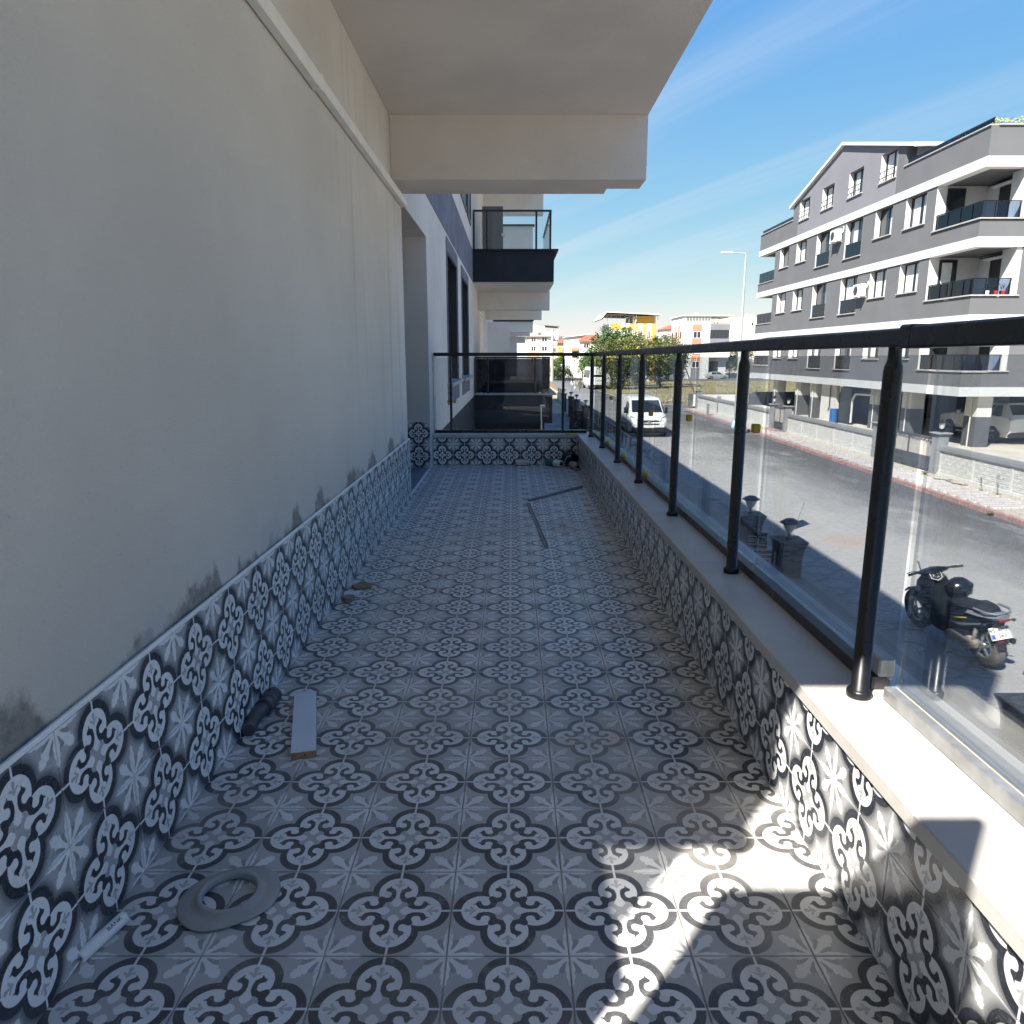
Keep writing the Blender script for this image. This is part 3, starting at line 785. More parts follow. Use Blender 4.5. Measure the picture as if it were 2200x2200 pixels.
# stepped soffits, beams and walls beyond
sb = MB()
sb.box(XL + .003, .96, 14.33, 16.5, 2.492, 2.518)
sb.box(XL + .003, .99, 16.5, 16.9, 2.11, 2.515).box(XL + .003, .99, 17.62, 21.2, 2.50, 2.9)
sb.box(XL + .003, .99, 21.2, 21.6, 2.11, 2.49).box(XL + .003, .99, 30.4, 31.2, 2.02, 2.45).box(XL + .003, .99, 35.4, 35.9, 2.0, 2.45).box(XL + .003, .99, 48.5, 49, 1.88, 2.3)
sb.box(XL + .003, .99, 30.4, 49, 2.46, 2.52)
sb.box(XL + .003, .99, 20.6, 21.0, 4.93, 5.60).box(XL + .003, .99, 14.4, 20.59, 5.50, 5.64)
sb.box(XL - .29, XL + .012, 22.0, 24.0, -.2, 2.09)
sb.box(XL + .003, .05, 22.6, 22.9, .3, 2.1).box(XL + .003, .45, 50, 50.4, -.3, 2.4)
sb.build('soffit_beam', [M['white_plaster']], bld)
MB().box(XL + .003, .93, 31.2, 31.25, 2.452, 2.458).box(XL + .003, 1.02, 30.3, 30.38, 2.46, 2.53).build('dark_capping', [M['navy']], bld)
MB().box(XL + .003, .86, 26.4, 26.6, 4.75, 5.55).build('upper_parapet', [M['white_plaster']], bld)
MB().box(XL + .003, .92, 26.3, 26.62, 5.552, 5.60).build('dark_capping', [M['navy']], bld)
MB().box(XL + .003, -.12, 19.5, 19.6, 3.0, 4.92).build('dark_side_wall', [M['grey_dark']], bld)  # side wall in dark grey render
MB().box(XL + .003, XL + .05, 17.7, 19.3, 2.02, 2.07, .005).build('cable_trunking', [M['white_plastic']], bld)
lm = MB().box(-.16, -.06, 19.38, 19.49, 4.16, 4.24, .01).build('wall_lamp', [M['lamp_glass']], bld)

# ================================================================ THINGS LYING ON THE BALCONY
# moulded oval ring
t = thing('moulded_ring', 'oval grey moulded ring with a round hole lying on the floor tiles near the skirting', 'ring', (-.447, .143, .001), R(28))
ORG[t.name] = Vector((0, 0, 0))
mb = MB().sh(); n = 48; rings = []
def oval(i, r0, sx, sy, z):
    a = 2 * math.pi * i / n; return (r0 * sx * math.cos(a), r0 * sy * math.sin(a), z)
prof = [(.052, .004, 0), (.052, .018, 0), (.056, .0195, 0), (.0615, .018, 0), (.0635, .010, 0), (.075, .0085, .5), (.093, .0068, 1), (.096, .004, 1), (.094, .001, 1), (.06, .001, .3)]
rg_ = []
for (r_, z_, e) in prof:
    rg_.append([(r_ * (1 + .02 * e) * math.cos(2 * math.pi * i / n), r_ * (1 - .13 * e * abs(math.sin(2 * math.pi * i / n)) ** 3) * math.sin(2 * math.pi * i / n), z_) for i in range(n)])
rg_.append(rg_[0]); mb.loft(rg_, caps=False); recalc(mb.build('ring_body', [M['ring_grey']], t))
# white tube with lettering
t = thing('cartridge_tube', 'short white plastic tube with black lettering lying in the corner by the skirting', 'tube', (-.640, .03, .0125), math.atan2(.08, .024) - R(0))
ORG[t.name] = Vector((0, 0, 0))
tb = MB().lathe([(.0075, -.052), (.0115, -.052), (.0122, -.050), (.0122, .050), (.0115, .052), (.0001, .052)], 20, Matrix.Rotation(R(90), 4, 'Y'))
tb.lathe([(.0001, -.045), (.0075, -.045), (.0075, -.052)], 20, Matrix.Rotation(R(90), 4, 'Y'))
recalc(tb.build('tube_body', [M['white_plastic']], t))
tm = text_mesh('BANK', .0125, .0002)
for v in tm.vertices:      # wrap the print round the tube
    v.co = Vector((v.co.x + .024, v.co.y * .75, .01235 + v.co.z))
tm.materials.append(M['ink']); link('lettering', tm, t).rotation_euler = (R(32), 0, 0)
# board offcut
t = thing('board_offcut', 'white laminated board offcut with raw brown edge lying on the floor', 'board', (-.49, .845, 0), R(14.5))
ORG[t.name] = Vector((0, 0, 0))
MB().box(-.033, .033, -.185, .185, .0008, .0205, .0006).build('core', [M['wood_raw']], t)
MB().box(-.0335, .0335, -.1845, .186, .0206, .0216, .0003).build('laminate', [M['white_melamine']], t)
MB().cyl((.004, -.1853, .011), (.004, -.1859, .011), .0025, n=8).build('drill_hole', [M['ink']], t)
# plastic pipe elbow
t = thing('pipe_elbow', 'dark grey bent plastic pipe fitting lying against the tiled skirting', 'pipe fitting', (-.635, .9, 0))
pe = MB().tube([(-.628, 1.0, .026), (-.629, .955, .026), (-.633, .905, .026)], [.025, .0255, .025], 18).tube([(-.633, .906, .026), (-.638, .868, .025), (-.640, .83, .021), (-.634, .785, .019)], [.0215, .0215, .0205, .0195], 18)
pe.build('pipe_body', [M['pipe_grey']], t)
for y in (.985, .945, .912): MB().lathe([(.0255, -.004), (.0275, -.003), (.0275, .003), (.0255, .004)], 18, Matrix.Translation((-.6295, y, .026)) @ Matrix.Rotation(R(90), 4, 'X')).build('collar', [M['pipe_grey']], t)
# chips
def chip(name, label, poly, h, m, cat, group=None):
    t = MB().prism(poly, 'z', .0008, h).build(name, [m]); setprops(t, label, cat, group); return t
chip('mortar_chip', 'flat tan mortar chip, farthest of the three scraps beside the skirting', [(-.635, 2.16), (-.60, 2.225), (-.545, 2.20), (-.55, 2.14), (-.60, 2.125)], .012, M['mortar_chip'], 'rubble')
chip('tile_shard', 'white triangular tile shard between two brown mortar chips', [(-.652, 2.075), (-.575, 2.10), (-.592, 2.03), (-.628, 2.005)], .009, M['white_melamine'], 'tile shard')
chip('mortar_chip', 'small brown mortar lump, nearest of the three scraps beside the skirting', [(-.64, 1.975), (-.615, 2.005), (-.585, 1.995), (-.588, 1.955), (-.61, 1.94)], .022, M['mortar_chip'], 'rubble')
# two strips
def strip(name, label, p0, p1, w, h, m):
    p0 = Vector(p0); p1 = Vector(p1); d = p1 - p0; a = math.atan2(d.y, d.x); L = d.length
    t = thing(name, label, 'metal strip', ((p0.x + p1.x) / 2, (p0.y + p1.y) / 2, .0005), a); ORG[t.name] = Vector((0, 0, 0))
    mb = MB().box(-L / 2, L / 2, -w, w, 0, .002).box(-L / 2, L / 2, -w, -w + .002, .002, h).box(-L / 2, L / 2, w - .002, w, .002, h)
    mb.build('profile', [m], t); return t, L
t, L = strip('metal_strip', 'shiny perforated steel strip pointing towards the right parapet', (.245, 4.25, 0), (.70, 4.86, 0), .011, .014, M['steel'])
mb = MB()
for k in range(26): x = -L / 2 + .02 + k * L / 27; mb.box(x, x + .012, -.0085, .0085, .0025, .011)
o = mb.build('rib', [M['galv']], t); o['kind'] = 'stuff'
strip('metal_strip', 'dull grey metal strip lying along the length of the balcony floor', (.235, 4.19, 0), (.315, 2.90, 0), .010, .012, M['dull_strip'])
# clutter in the far corner
t = thing('crumpled_packet', 'crumpled pale paper packet on the floor against the far tiled parapet', 'packet', (.21, 6.07, 0))
pk = MB(); rr = random.Random(5); rings = []
for i in range(7):
    x = .155 + i * .022; rings.append([(x, 6.08 + (.030 * math.cos(a) + rr.uniform(-.008, .008)), .030 + .028 * math.sin(a) + rr.uniform(-.005, .006)) for a in [k * math.pi / 4 for k in range(8)]])
recalc(pk.loft(rings).build('packet_body', [M['paper']], t))
t = thing('foam_can', 'green and white spray can lying on its side near the far corner', 'spray can', (.54, 6.0, 0))
d0 = Vector((.47, 6.09, .036)); d1 = Vector((.60, 5.95, .036)); dm = d0.lerp(d1, .55)
MB().cyl(d0, dm, .034, n=18).build('label_sleeve', [M['green_label']], t)
MB().cyl(dm, d1, .0345, n=18).build('can_body', [M['white_plastic']], t)
MB().cyl(d1, d1 + (d1 - d0).normalized() * .004, .022, .018, n=18).build('can_end', [M['dark_plastic']], t)
t = thing('tape_roll_stack', 'grey ribbed roll lying in the far right corner of the balcony', 'roll', (.735, 5.83, 0))
q0 = Vector((.70, 5.92, .034)); q1 = Vector((.745, 5.77, .034)); dd = (q1 - q0) / 5
for i in range(5): MB().cyl(q0 + dd * i, q0 + dd * (i + .86), .034 - .002 * (i % 2), n=18).build('roll', [M['ring_grey']], t)
MB().cyl(q1, q1 + dd.normalized() * .002, .014, n=14).build('core', [M['dark_plastic']], t)
t = thing('rubbish_bag', 'black plastic bag slumped in the far right corner', 'bag', (.69, 6.03, 0))
bb = MB().sh(); rr = random.Random(9); rings = []
for j in range(8):
    a = math.pi * j / 7; rings.append([(.69 + (.078 * math.sin(a) + rr.uniform(-.010, .010) * math.sin(a)) * math.cos(k * .3927 * 1.0), 6.045 + (.07 * math.sin(a) + rr.uniform(-.008, .008)) * math.sin(k * .3927), max(.001, .075 - .078 * math.cos(a) + rr.uniform(-.012, .012))) for k in range(16)])
recalc(bb.loft(rings).build('bag_body', [M['black_bag']], t))
MB().tube([(.64, 5.96, .01), (.625, 5.93, .05), (.65, 5.95, .10), (.69, 5.965, .115)], .006).build('cord', [M['alu']], t)

# plain block added out of view behind the camera to darken glass reflections
nb = thing('added_block', 'plain plastered block added out of view behind the camera', 'building', (-3, -16, -2.8))
MB().box(-12, 2.5, -24, -14, -2.79, 6.5).build('wall', [M['plaster']], nb)
MB().box(-12.3, 2.8, -24.3, -13.7, 6.501, 6.75).build('roof', [M['concrete']], nb)

cw = MB().box(-1.74, XL - .31, Y0 + .04, Y0 + .08, 1.551, 1.60).box(-1.74, XL - .31, Y0 + .04, Y0 + .08, 2.57, 2.619).build('window', [M['frame_dark']], bld)  # added window, out of view, passing dimmed sun to the floor
MB().box(-1.74, XL - .31, Y0 + .055, Y0 + .061, 1.601, 2.569).build('pane', [M['glass_added']], cw)
cw = MB().box(XL - .08, XL - .04, Y0 + .05, -.561, 1.641, 1.66).box(XL - .08, XL - .04, Y0 + .05, -.561, 2.10, 2.119).build('window', [M['frame_dark']], bld)  # second added window, unseen, shaping the same sun patch
MB().box(XL - .063, XL - .057, Y0 + .05, -.561, 1.661, 2.099).build('pane', [M['glass_added']], cw)
t = thing('sun_blocking_board', 'tall board added unseen behind the camera to block sun from the floor', 'board', (-.42, -1.36, 0))  # unseen board added to keep direct sun off the near floor
MB().box(-.66, -.14, -1.385, -1.365, .001, 2.02).build('board_body', [M['wood_raw']], t)

# ================================================================ STREET
def sheet(name, polys, m, z=None, kind='structure'):
    mb = MB()
    for p in polys: mb.add([(x, y, (gz(y) if z is None else z)) for x, y in p], [tuple(range(len(p)))])
    o = mb.build(name, [m]); recalc(o)
    setprops(o, kind=kind); return o
def strip_sheet(name, x0f, x1f, ys, m, dz):
    mb = MB(); V = []
    for y in ys: V += [(x0f(y), y, gz(y) + dz), (x1f(y), y, gz(y) + dz)]
    mb.add(V, [(2 * i, 2 * i + 1, 2 * i + 3, 2 * i + 2) for i in range(len(ys) - 1)])
    o = mb.build(name, [m]); setprops(o, kind='structure'); return o
KX = lambda y: 12.0 + .02 * (y - 18) if y < 52 else 12.68          # kerb line of the far pavement
YS = [-60, -20, 0, 20, 45, 60, 90, 150, 260, 400]
g = MB(); V = []
XS = [-600, -60, 0, 60, 600]
YG = [-80, 45, 120, 400, 1500]
for y in YG: V += [(x, y, gz(min(y, 400)) - .03) for x in XS]
n = len(XS)
g.add(V, [(j * n + i, j * n + i + 1, (j + 1) * n + i + 1, (j + 1) * n + i) for j in range(len(YG) - 1) for i in range(n - 1)])
setprops(g.build('ground', [M['ground']]), kind='structure')
strip_sheet('road', lambda y: 4.2, lambda y: (KX(y) if y < 52 else 12.6) if y < 64 else (10.9 if y < 130 else 16), [-60, -20, 0, 10, 20, 30, 45, 52, 58, 63.9, 64.1, 90, 129, 131, 180, 262], M['road'], 0)
sheet('cross_road', [[(12.6, 53.6), (70, 53.6), (70, 60.2), (12.6, 60.2)]], M['road'], gz(57) + .008)
sheet('path', [[(XL, -3), (3.9, -3), (3.9, 49), (XL, 49)]], M['paving'], -2.79)
# field of dry grass with a slight unevenness
f = MB(); V = []; nx, ny = 24, 24; rr = random.Random(4)
for j in range(ny + 1):
    for i in range(nx + 1):
        x = 11.5 + i * 2.4; y = 61.5 + j * 3.3 + (0 if x > 15 else (15 - x) * 2.0 * (1 - j / ny))
        edge = i in (0, nx) or j in (0, ny)
        V.append((x + (max(0, (y - 130)) * .0), y, gz(y) + (.01 if edge else .10 + rr.uniform(-.08, .12))))
f.add(V, [(j * (nx + 1) + i, j * (nx + 1) + i + 1, (j + 1) * (nx + 1) + i + 1, (j + 1) * (nx + 1) + i) for j in range(ny) for i in range(nx)])
setprops(f.build('field', [M['field']]), kind='structure')
tf = MB(); rr = random.Random(12)
for k in range(5200):
    y = 61.8 + 80 * rr.random() ** 1.5; x = 12 + 52 * rr.random()
    hgt = rr.uniform(.15, .42); a = rr.uniform(0, 6.28); w = rr.uniform(.05, .16); z = gz(y) + .02
    dx, dy = math.cos(a) * w, math.sin(a) * w; lx, ly = rr.uniform(-.1, .1), rr.uniform(-.1, .1)
    tf.mat(k % 3); tf.add([(x - dx, y - dy, z), (x + dx, y + dy, z), (x + lx, y + ly, z + hgt)], [(0, 1, 2)])
o = tf.build('dry_grass', [plain('straw_blades', [.34, .29, .13], 1, .2, .5), plain('olive_blades', [.17, .17, .06], 1, .2, .5), plain('tan_blades', [.26, .21, .11], 1, .2, .5)]); o['kind'] = 'stuff'
strip_sheet('far_road', lambda y: 12, lambda y: 90, [147.5, 166], M['road'], .012)
strip_sheet('far_pavement', lambda y: 12, lambda y: 90, [166.2, 172], M['sand'], .10)

# ---- far pavement with kerb stones and pavers
pv = MB(); V = []
ys = [-10, 0, 10, 20, 30, 40, 53]
for y in ys: V += [(KX(y) + .13, y, -2.705), (13.96, y, -2.705)]
pv.add(V, [(2 * i, 2 * i + 1, 2 * i + 3, 2 * i + 2) for i in range(len(ys) - 1)])
pave = pv.build('pavement', [M['sand']]); setprops(pave, kind='structure')
kme = MB().box(-.065, .065, -.245, .245, -.16, 0, .012).mesh('kerb_stone', [M['asphalt_kerb']])
y = 9.0
rr = random.Random(2)
while y < 52.8:
    link('kerb_stone', kme, pave, (KX(y) + .065 + rr.uniform(-.006, .006), y + .25, -2.672 + rr.uniform(-.006, .006)), (0, rr.uniform(-.02, .02), rr.uniform(-.01, .01))); y += .5
# S-shaped pavers laid in zigzag rows: white and pinkish rows by turns
def paver_pts(w, l):   # zigzag outline, long side along x
    return [(-l / 2, -w / 2), (-l / 4, -w / 2 + .018), (0, -w / 2 - .0), (l / 4, -w / 2 + .018), (l / 2, -w / 2), (l / 2, w / 2), (l / 4, w / 2 + .018), (0, w / 2), (-l / 4, w / 2 + .018), (-l / 2, w / 2)]
PW, PL = .115, .215
pme = [MB().prism(paver_pts(PW - .008, PL - .008), 'z', -.035, 0).mesh('paver', [M[k]]) for k in ('paver_white', 'paver_pink')]
cand = []
y = 14.0; r_ = 0
while y < 52.5:
    x = KX(y) + .25 + (PL / 2 if (r_ // 2) % 2 else 0)
    while x < 13.40:
        cand.append((x, y, r_ % 2)); x += PL
    y += PW + .002; r_ += 1
vis = [c for c in cand if c[1] > 17.0]
near = vis[:300]; rest = vis[300:]
for (x, y, k) in near: link('paver', pme[k], pave, (x, y, -2.676 + rr.uniform(-.003, .003)), (rr.uniform(-.01, .01), rr.uniform(-.01, .01), 0))
sp = MB()
for (x, y, k) in rest:
    if y > 34 and False: continue
    pts = paver_pts(PW - .008, PL - .008); sp.mat(k); z = -2.677 + rr.uniform(-.003, .003); n = len(pts)
    sp.add([(x + a, y + b_, z) for a, b_ in pts], [tuple(range(n))])
o = sp.build('paver_field', [M['paver_white'], M['paver_pink']], pave); o['kind'] = 'stuff'

# ---- white relief boundary wall across the street
WX = 13.95
bw = thing('boundary_wall', 'white basket-weave relief boundary wall with grey coping across the street', 'boundary wall', (WX, 30, -2.7))
def relief_panel(L, H):
    mb = MB().box(.0, .08, 0, L, 0, H)
    fx = -.001
    mb.box(-.03, .0, 0, .045, 0, H).box(-.03, 0, L - .045, L, 0, H).box(-.03, 0, .046, L - .046, 0, .05).box(-.03, 0, .046, L - .046, H - .05, H)
    w = (L - .11) / 8; h = (H - .12) / 5
    for i in range(8):
        for j in range(5):
            y0 = .055 + i * w; z0 = .06 + j * h
            if (i + j) % 2:      # two upright bricks
                for k in range(2): mb.box(-.018, 0, y0 + k * w / 2 + .006, y0 + (k + 1) * w / 2 - .006, z0 + .006, z0 + h - .006)
            else:                # two lying bricks
                for k in range(2): mb.box(-.018, 0, y0 + .006, y0 + w - .006, z0 + k * h / 2 + .006, z0 + (k + 1) * h / 2 - .006)
    return mb
def wall_run(y0, y1, zb, zt):
    n = max(1, round((y1 - y0) / 1.75)); L = (y1 - y0) / n
    me = relief_panel(L - .004, zt - zb).mesh('relief_panel', [M['white_wall']])
    for i in range(n): link('relief_panel', me, bw, (WX + .03, y0 + i * L + .002, zb))
    for i in range(max(1, n // 2)):
        a = y0 + i * (y1 - y0) / max(1, n // 2); b_ = y0 + (i + 1) * (y1 - y0) / max(1, n // 2)
        MB().box(WX - .05, WX + .19, a + .002, b_ - .002, zt + .001, zt + .14, .012).box(WX - .02, WX + .16, a + .002, b_ - .002, zt + .141, zt + .16).build('coping_slab', [M['pillar_grey']], bw)
    MB().box(WX - .045, WX + .028, y0, y1, zb - .14, zb + .035).build('plinth', [M['white_wall']], bw)
wall_run(5.0, 22.46, -2.66, -1.93); wall_run(26.92, 35.86, -2.66, -1.93); wall_run(38.3, 48.45, -2.68, -1.92); wall_run(48.75, 53.95, -2.70, -1.94)
MB().box(WX - .04, WX + .15, 48.46, 48.74, -2.82, -1.60, .01).build('dividing_post', [M['pillar_grey']], bw)
def lamp_parts(mb_parent, x, y, z, s=1.0, style=0):
    l = MB().cyl((x, y, z), (x, y, z + .035 * s), .05 * s, n=10).cyl((x, y, z + .035 * s), (x, y, z + .11 * s), .02 * s, n=8).build('lamp_base', [M['black_metal']], mb_parent)
    if style == 0:     # inverted cone lantern with a flat six-sided hat
        MB().cyl((x, y, z + .11 * s), (x, y, z + .25 * s), .045 * s, .115 * s, n=6).build('lantern_glass', [M['lamp_glass']], mb_parent)
        MB().cyl((x, y, z + .251 * s), (x, y, z + .275 * s), .155 * s, .15 * s, n=6).cyl((x, y, z + .2755 * s), (x, y, z + .325 * s), .15 * s, .06 * s, n=6).build('lantern_hat', [M['black_metal']], mb_parent)
    else:
        MB().cyl((x, y, z + .11 * s), (x, y, z + .27 * s), .055 * s, .085 * s, n=6).build('lantern_glass', [M['lamp_glass']], mb_parent)
        MB().cyl((x, y, z + .271 * s), (x, y, z + .36 * s), .13 * s, .02 * s, n=6).cyl((x, y, z + .36 * s), (x, y, z + .40 * s), .012 * s, n=6).build('lantern_hat', [M['black_metal']], mb_parent)
def grey_pillar(y, zb, zt, label, w=.36, lamp=True):
    t = thing('gate_pillar', label, 'pillar', (WX, y, zb), group='grey pillars along the white boundary wall')
    MB().box(WX - .12, WX + .12 + w * .3, y - w / 2, y + w / 2, zb, zt - .09, .008).build('shaft', [M['pillar_grey']], t)
    MB().box(WX - .20, WX + .20 + w * .3, y - w / 2 - .08, y + w / 2 + .08, zt - .055, zt, .02).box(WX - .15, WX + .15 + w * .3, y - w / 2 - .04, y + w / 2 + .04, zt - .0895, zt - .0555).build('cap', [M['pillar_grey']], t)
    if lamp: lamp_parts(t, WX + .05, y, zt + .001, 1.1, 1)
    return t
grey_pillar(22.64, -2.76, -1.36, 'wide grey lantern pillar at the right end of the driveway gate')
grey_pillar(26.5, -2.78, -1.38, 'wide grey lantern pillar at the left end of the driveway gate', .62)
grey_pillar(36.06, -2.76, -1.40, 'slim grey lantern pillar on the right of the narrow footgate', .30)
grey_pillar(38.10, -2.76, -1.42, 'slim grey lantern pillar on the left of the narrow footgate', .30)
grey_pillar(54.15, -2.88, -1.46, 'grey corner pillar where the white wall meets the field', .34)
# driveway gate with scrollwork, and the footgate
t = thing('driveway_gate', 'slate steel driveway gate with a pale sheet and scrollwork between wide pillars', 'gate', (WX, 24.5, -2.7))
MB().box(WX + .04, WX + .08, 22.86, 26.16, -2.66, -2.22).box(WX + .03, WX + .09, 22.86, 26.16, -2.70, -2.665).build('lower_panel', [M['gate_grey']], t)
MB().box(WX + .03, WX + .09, 22.86, 26.16, -1.62, -1.56).box(WX + .03, WX + .09, 22.86, 22.91, -2.215, -1.625).box(WX + .03, WX + .09, 26.11, 26.16, -2.215, -1.625).box(WX + .03, WX + .09, 24.48, 24.54, -2.215, -1.625).build('gate_frame', [M['gate_grey']], t)
MB().box(WX + .055, WX + .065, 22.915, 24.475, -2.215, -1.625).box(WX + .055, WX + .065, 24.545, 26.105, -2.215, -1.625).build('backing_sheet', [M['concrete']], t)
sc = MB(); rr = random.Random(8)
for i in range(30):
    y = 22.98 + i * .107; r0 = .045
    pts = [(WX + .05, y + r0 * math.cos(a) * (1 - k / 14), -1.72 + r0 * math.sin(a) * (1 - k / 14) + .03 * (i % 2)) for k, a in enumerate([q * .62 + i for q in range(12)])]
    sc.tube(pts, .009, 4)
o = sc.build('scrollwork', [M['black_metal']], t); o['kind'] = 'stuff'
t = thing('footgate', 'narrow slate steel footgate between two slim lantern pillars', 'gate', (WX, 37.1, -2.7))
MB().box(WX + .04, WX + .07, 36.24, 37.93, -2.68, -2.30).box(WX + .03, WX + .08, 36.24, 36.29, -2.295, -1.62).box(WX + .03, WX + .08, 37.88, 37.93, -2.295, -1.62).box(WX + .03, WX + .08, 37.05, 37.12, -2.295, -1.62).box(WX + .03, WX + .08, 36.24, 37.93, -1.615, -1.56).build('gate_frame', [M['gate_grey']], t)
MB().box(WX + .05, WX + .06, 36.295, 37.045, -2.295, -1.62).box(WX + .05, WX + .06, 37.125, 37.875, -2.295, -1.62).build('backing_sheet', [M['concrete']], t)
MB().box(KX(37) + .9, 13.9, 36.3, 37.9, -2.676, -2.662).build('doorstep', [M['asphalt_kerb']], t)
t = thing('bollard', 'short dark flat bollard on the pavement before the white wall', 'bollard', (12.7, 46.4, -2.7))
MB().box(12.66, 12.76, 46.25, 46.55, -2.70, -1.95, .01).build('bollard_body', [M['pillar_grey']], t)
# rubble and weeds at the foot of the white wall
rr = random.Random(21)
for i, (x, y, s, l) in enumerate(((13.35, 21.3, .16, 'grey mortar lump'), (13.45, 20.9, .13, 'pale cement lump'), (13.40, 20.5, .15, 'tan mortar lump'), (13.44, 20.15, .09, 'small brown mortar lump'))):
    rings = []
    for j in range(5):
        a = math.pi * j / 4; rings.append([(x + s * math.sin(a) * math.cos(k * 1.047) * rr.uniform(.7, 1.2), y + s * 1.3 * math.sin(a) * math.sin(k * 1.047) * rr.uniform(.7, 1.2), -2.69 + s * .35 * (1 - math.cos(a)) * rr.uniform(.7, 1.1)) for k in range(6)])
    o = recalc(MB().loft(rings).build('mortar_lump', [M[('concrete', 'grey_block', 'sand', 'mortar_chip')[i]]]))
    setprops(o, l + ' at the foot of the white wall beside the gate pillar', 'rubble', 'mortar lumps by the white wall')
def weed(name, label, x, y, z, h, n, m, spread=.12):
    t = thing(name, label, 'weed', (x, y, z)); mb = MB(); rr = random.Random(int(x * 100 + y * 10)); st = MB()
    for i in range(max(2, n // 8)):
        a = rr.uniform(0, 6.28); st.tube([(x, y, z), (x + math.cos(a) * spread * .4, y + math.sin(a) * spread * .4, z + h * .6), (x + math.cos(a) * spread * .6, y + math.sin(a) * spread * .6, z + h * rr.uniform(.8, 1))], .005, 4)
    for i in range(n):
        a = rr.uniform(0, 6.28); q = rr.random(); zz_ = z + h * q; r0 = spread * (1 - q * .7) * rr.random(); c = Vector((x + r0 * math.cos(a), y + r0 * math.sin(a), zz_)); l = rr.uniform(.03, .08)
        d = Vector((math.cos(a), math.sin(a), rr.uniform(-.2, .8))).normalized() * l; s_ = d.cross(Vector((0, 0, 1))).normalized() * l * .3
        mb.add([c, c + d * .5 + s_, c + d, c + d * .5 - s_], [(0, 1, 2, 3)])
    st.build('stem', [M['leaf_olive']], t); mb.build('foliage', [m], t)
weed('weed', 'low bright weed on the paving by the driveway gate', 13.38, 22.2, -2.70, .14, 60, M['leaf_bright'], .2)
weed('weed', 'thin upright weed at the wall foot, left of the taller weed', 13.42, 19.35, -2.70, .42, 26, M['leaf_olive'])
weed('weed', 'tall thin weed at the foot of the white wall near the right edge', 13.42, 18.65, -2.70, .60, 34, M['leaf_olive'])
weed('weed', 'small weed growing at the red kerb near the right edge', KX(16.6) - .08, 16.6, -2.80, .10, 40, M['leaf_bright'], .16)

# ---- dark garden wall and lantern pillars of our own building
gw = thing('garden_wall', 'low dark garden wall with brown granite coping below the balcony', 'garden wall', (4.05, 8, -2.8))
GT = -2.0
for (a, b_) in ((4.22, 5.6), (5.61, 7.2), (7.21, 8.82), (11.0, 14.19), (14.2, 17), (17.01, 20), (20.01, 23)):
    MB().box(3.93, 4.25, a, b_ - .004, GT - .055, GT, .006).build('coping_slab', [M['granite_top']], gw)
MB().box(3.99, 4.19, 4.24, 8.80, -2.8, GT - .056).box(3.99, 4.19, 11.0, 23, -2.8, GT - .056).build('wall_body', [M['black_stone']], gw)
for (a, b_) in ((23.2, 26), (26.3, 31), (31.2, 37.2), (38.0, 42.6), (43.6, 50)):
    MB().box(4.02, 4.16, a, b_, -2.8, GT - .1).build('wall_body', [M['grey_block']], gw)
    MB().box(3.98, 4.20, a, b_, GT - .099, GT - .05).build('coping_slab', [M['granite_top']], gw)
    mb = MB()
    for k in range(int((b_ - a) / .9)): mb.box(4.07, 4.11, a + .3 + k * .9, a + .35 + k * .9, GT - .049, GT + .35)
    mb.box(4.065, 4.115, a + .1, b_ - .1, GT + .351, GT + .40).build('fence_rail', [M['black_metal']], gw)
def black_pillar(x, y, zt, label, panel=False):
    t = thing('lantern_pillar', label, 'pillar', (x, y, -2.8), group='black stone lantern pillars along the garden wall')
    s = .155
    MB().box(x - s, x + s, y - s, y + s, -2.79, zt - .26, .006).build('shaft', [M['black_stone']], t)
    mb = MB().sh(); prof = [(s + .004, zt - .26), (s + .006, zt - .20), (s + .016, zt - .12), (s + .032, zt - .06), (s + .05, zt - .02), (s + .055, zt)]
    mb.smooth = False
    mb.loft([[(x - r, y - r, z), (x + r, y - r, z), (x + r, y + r, z), (x - r, y + r, z)] for r, z in prof]); recalc(mb.build('flared_cap', [M['black_stone']], t))
    if panel:
        MB().box(x - s - .012, x - s - .001, y - s + .02, y - s + .05, -2.7, zt - .3).box(x - s - .012, x - s - .001, y + s - .05, y + s - .02, -2.7, zt - .3).box(x - s - .012, x - s - .001, y - s + .051, y + s - .051, zt - .36, zt - .33).build('panel_moulding', [M['gate_grey']], t)
    lamp_parts(t, x, y, zt + .001, .92, 0)
    return t
black_pillar(4.06, 3.93, -1.49, 'nearest black stone pillar at the right edge, its lantern cut off', True)
black_pillar(4.06, 9.02, -1.49, 'black stone lantern pillar in full view with the open gate on its left')
black_pillar(4.06, 10.75, -1.49, 'black lantern pillar half hidden by the second railing post')
black_pillar(3.98, 37.6, -1.49, 'far black lantern pillar beside the dark slatted gate')
black_pillar(3.98, 43.2, -1.49, 'far black pillar in the middle of three seen past the far glass')
black_pillar(3.90, 46.4, -1.49, 'far black pillar with a pale lantern near the two walkers')
black_pillar(3.72, 50.3, -1.49, 'farthest black pillar, behind the railing post of the far side')
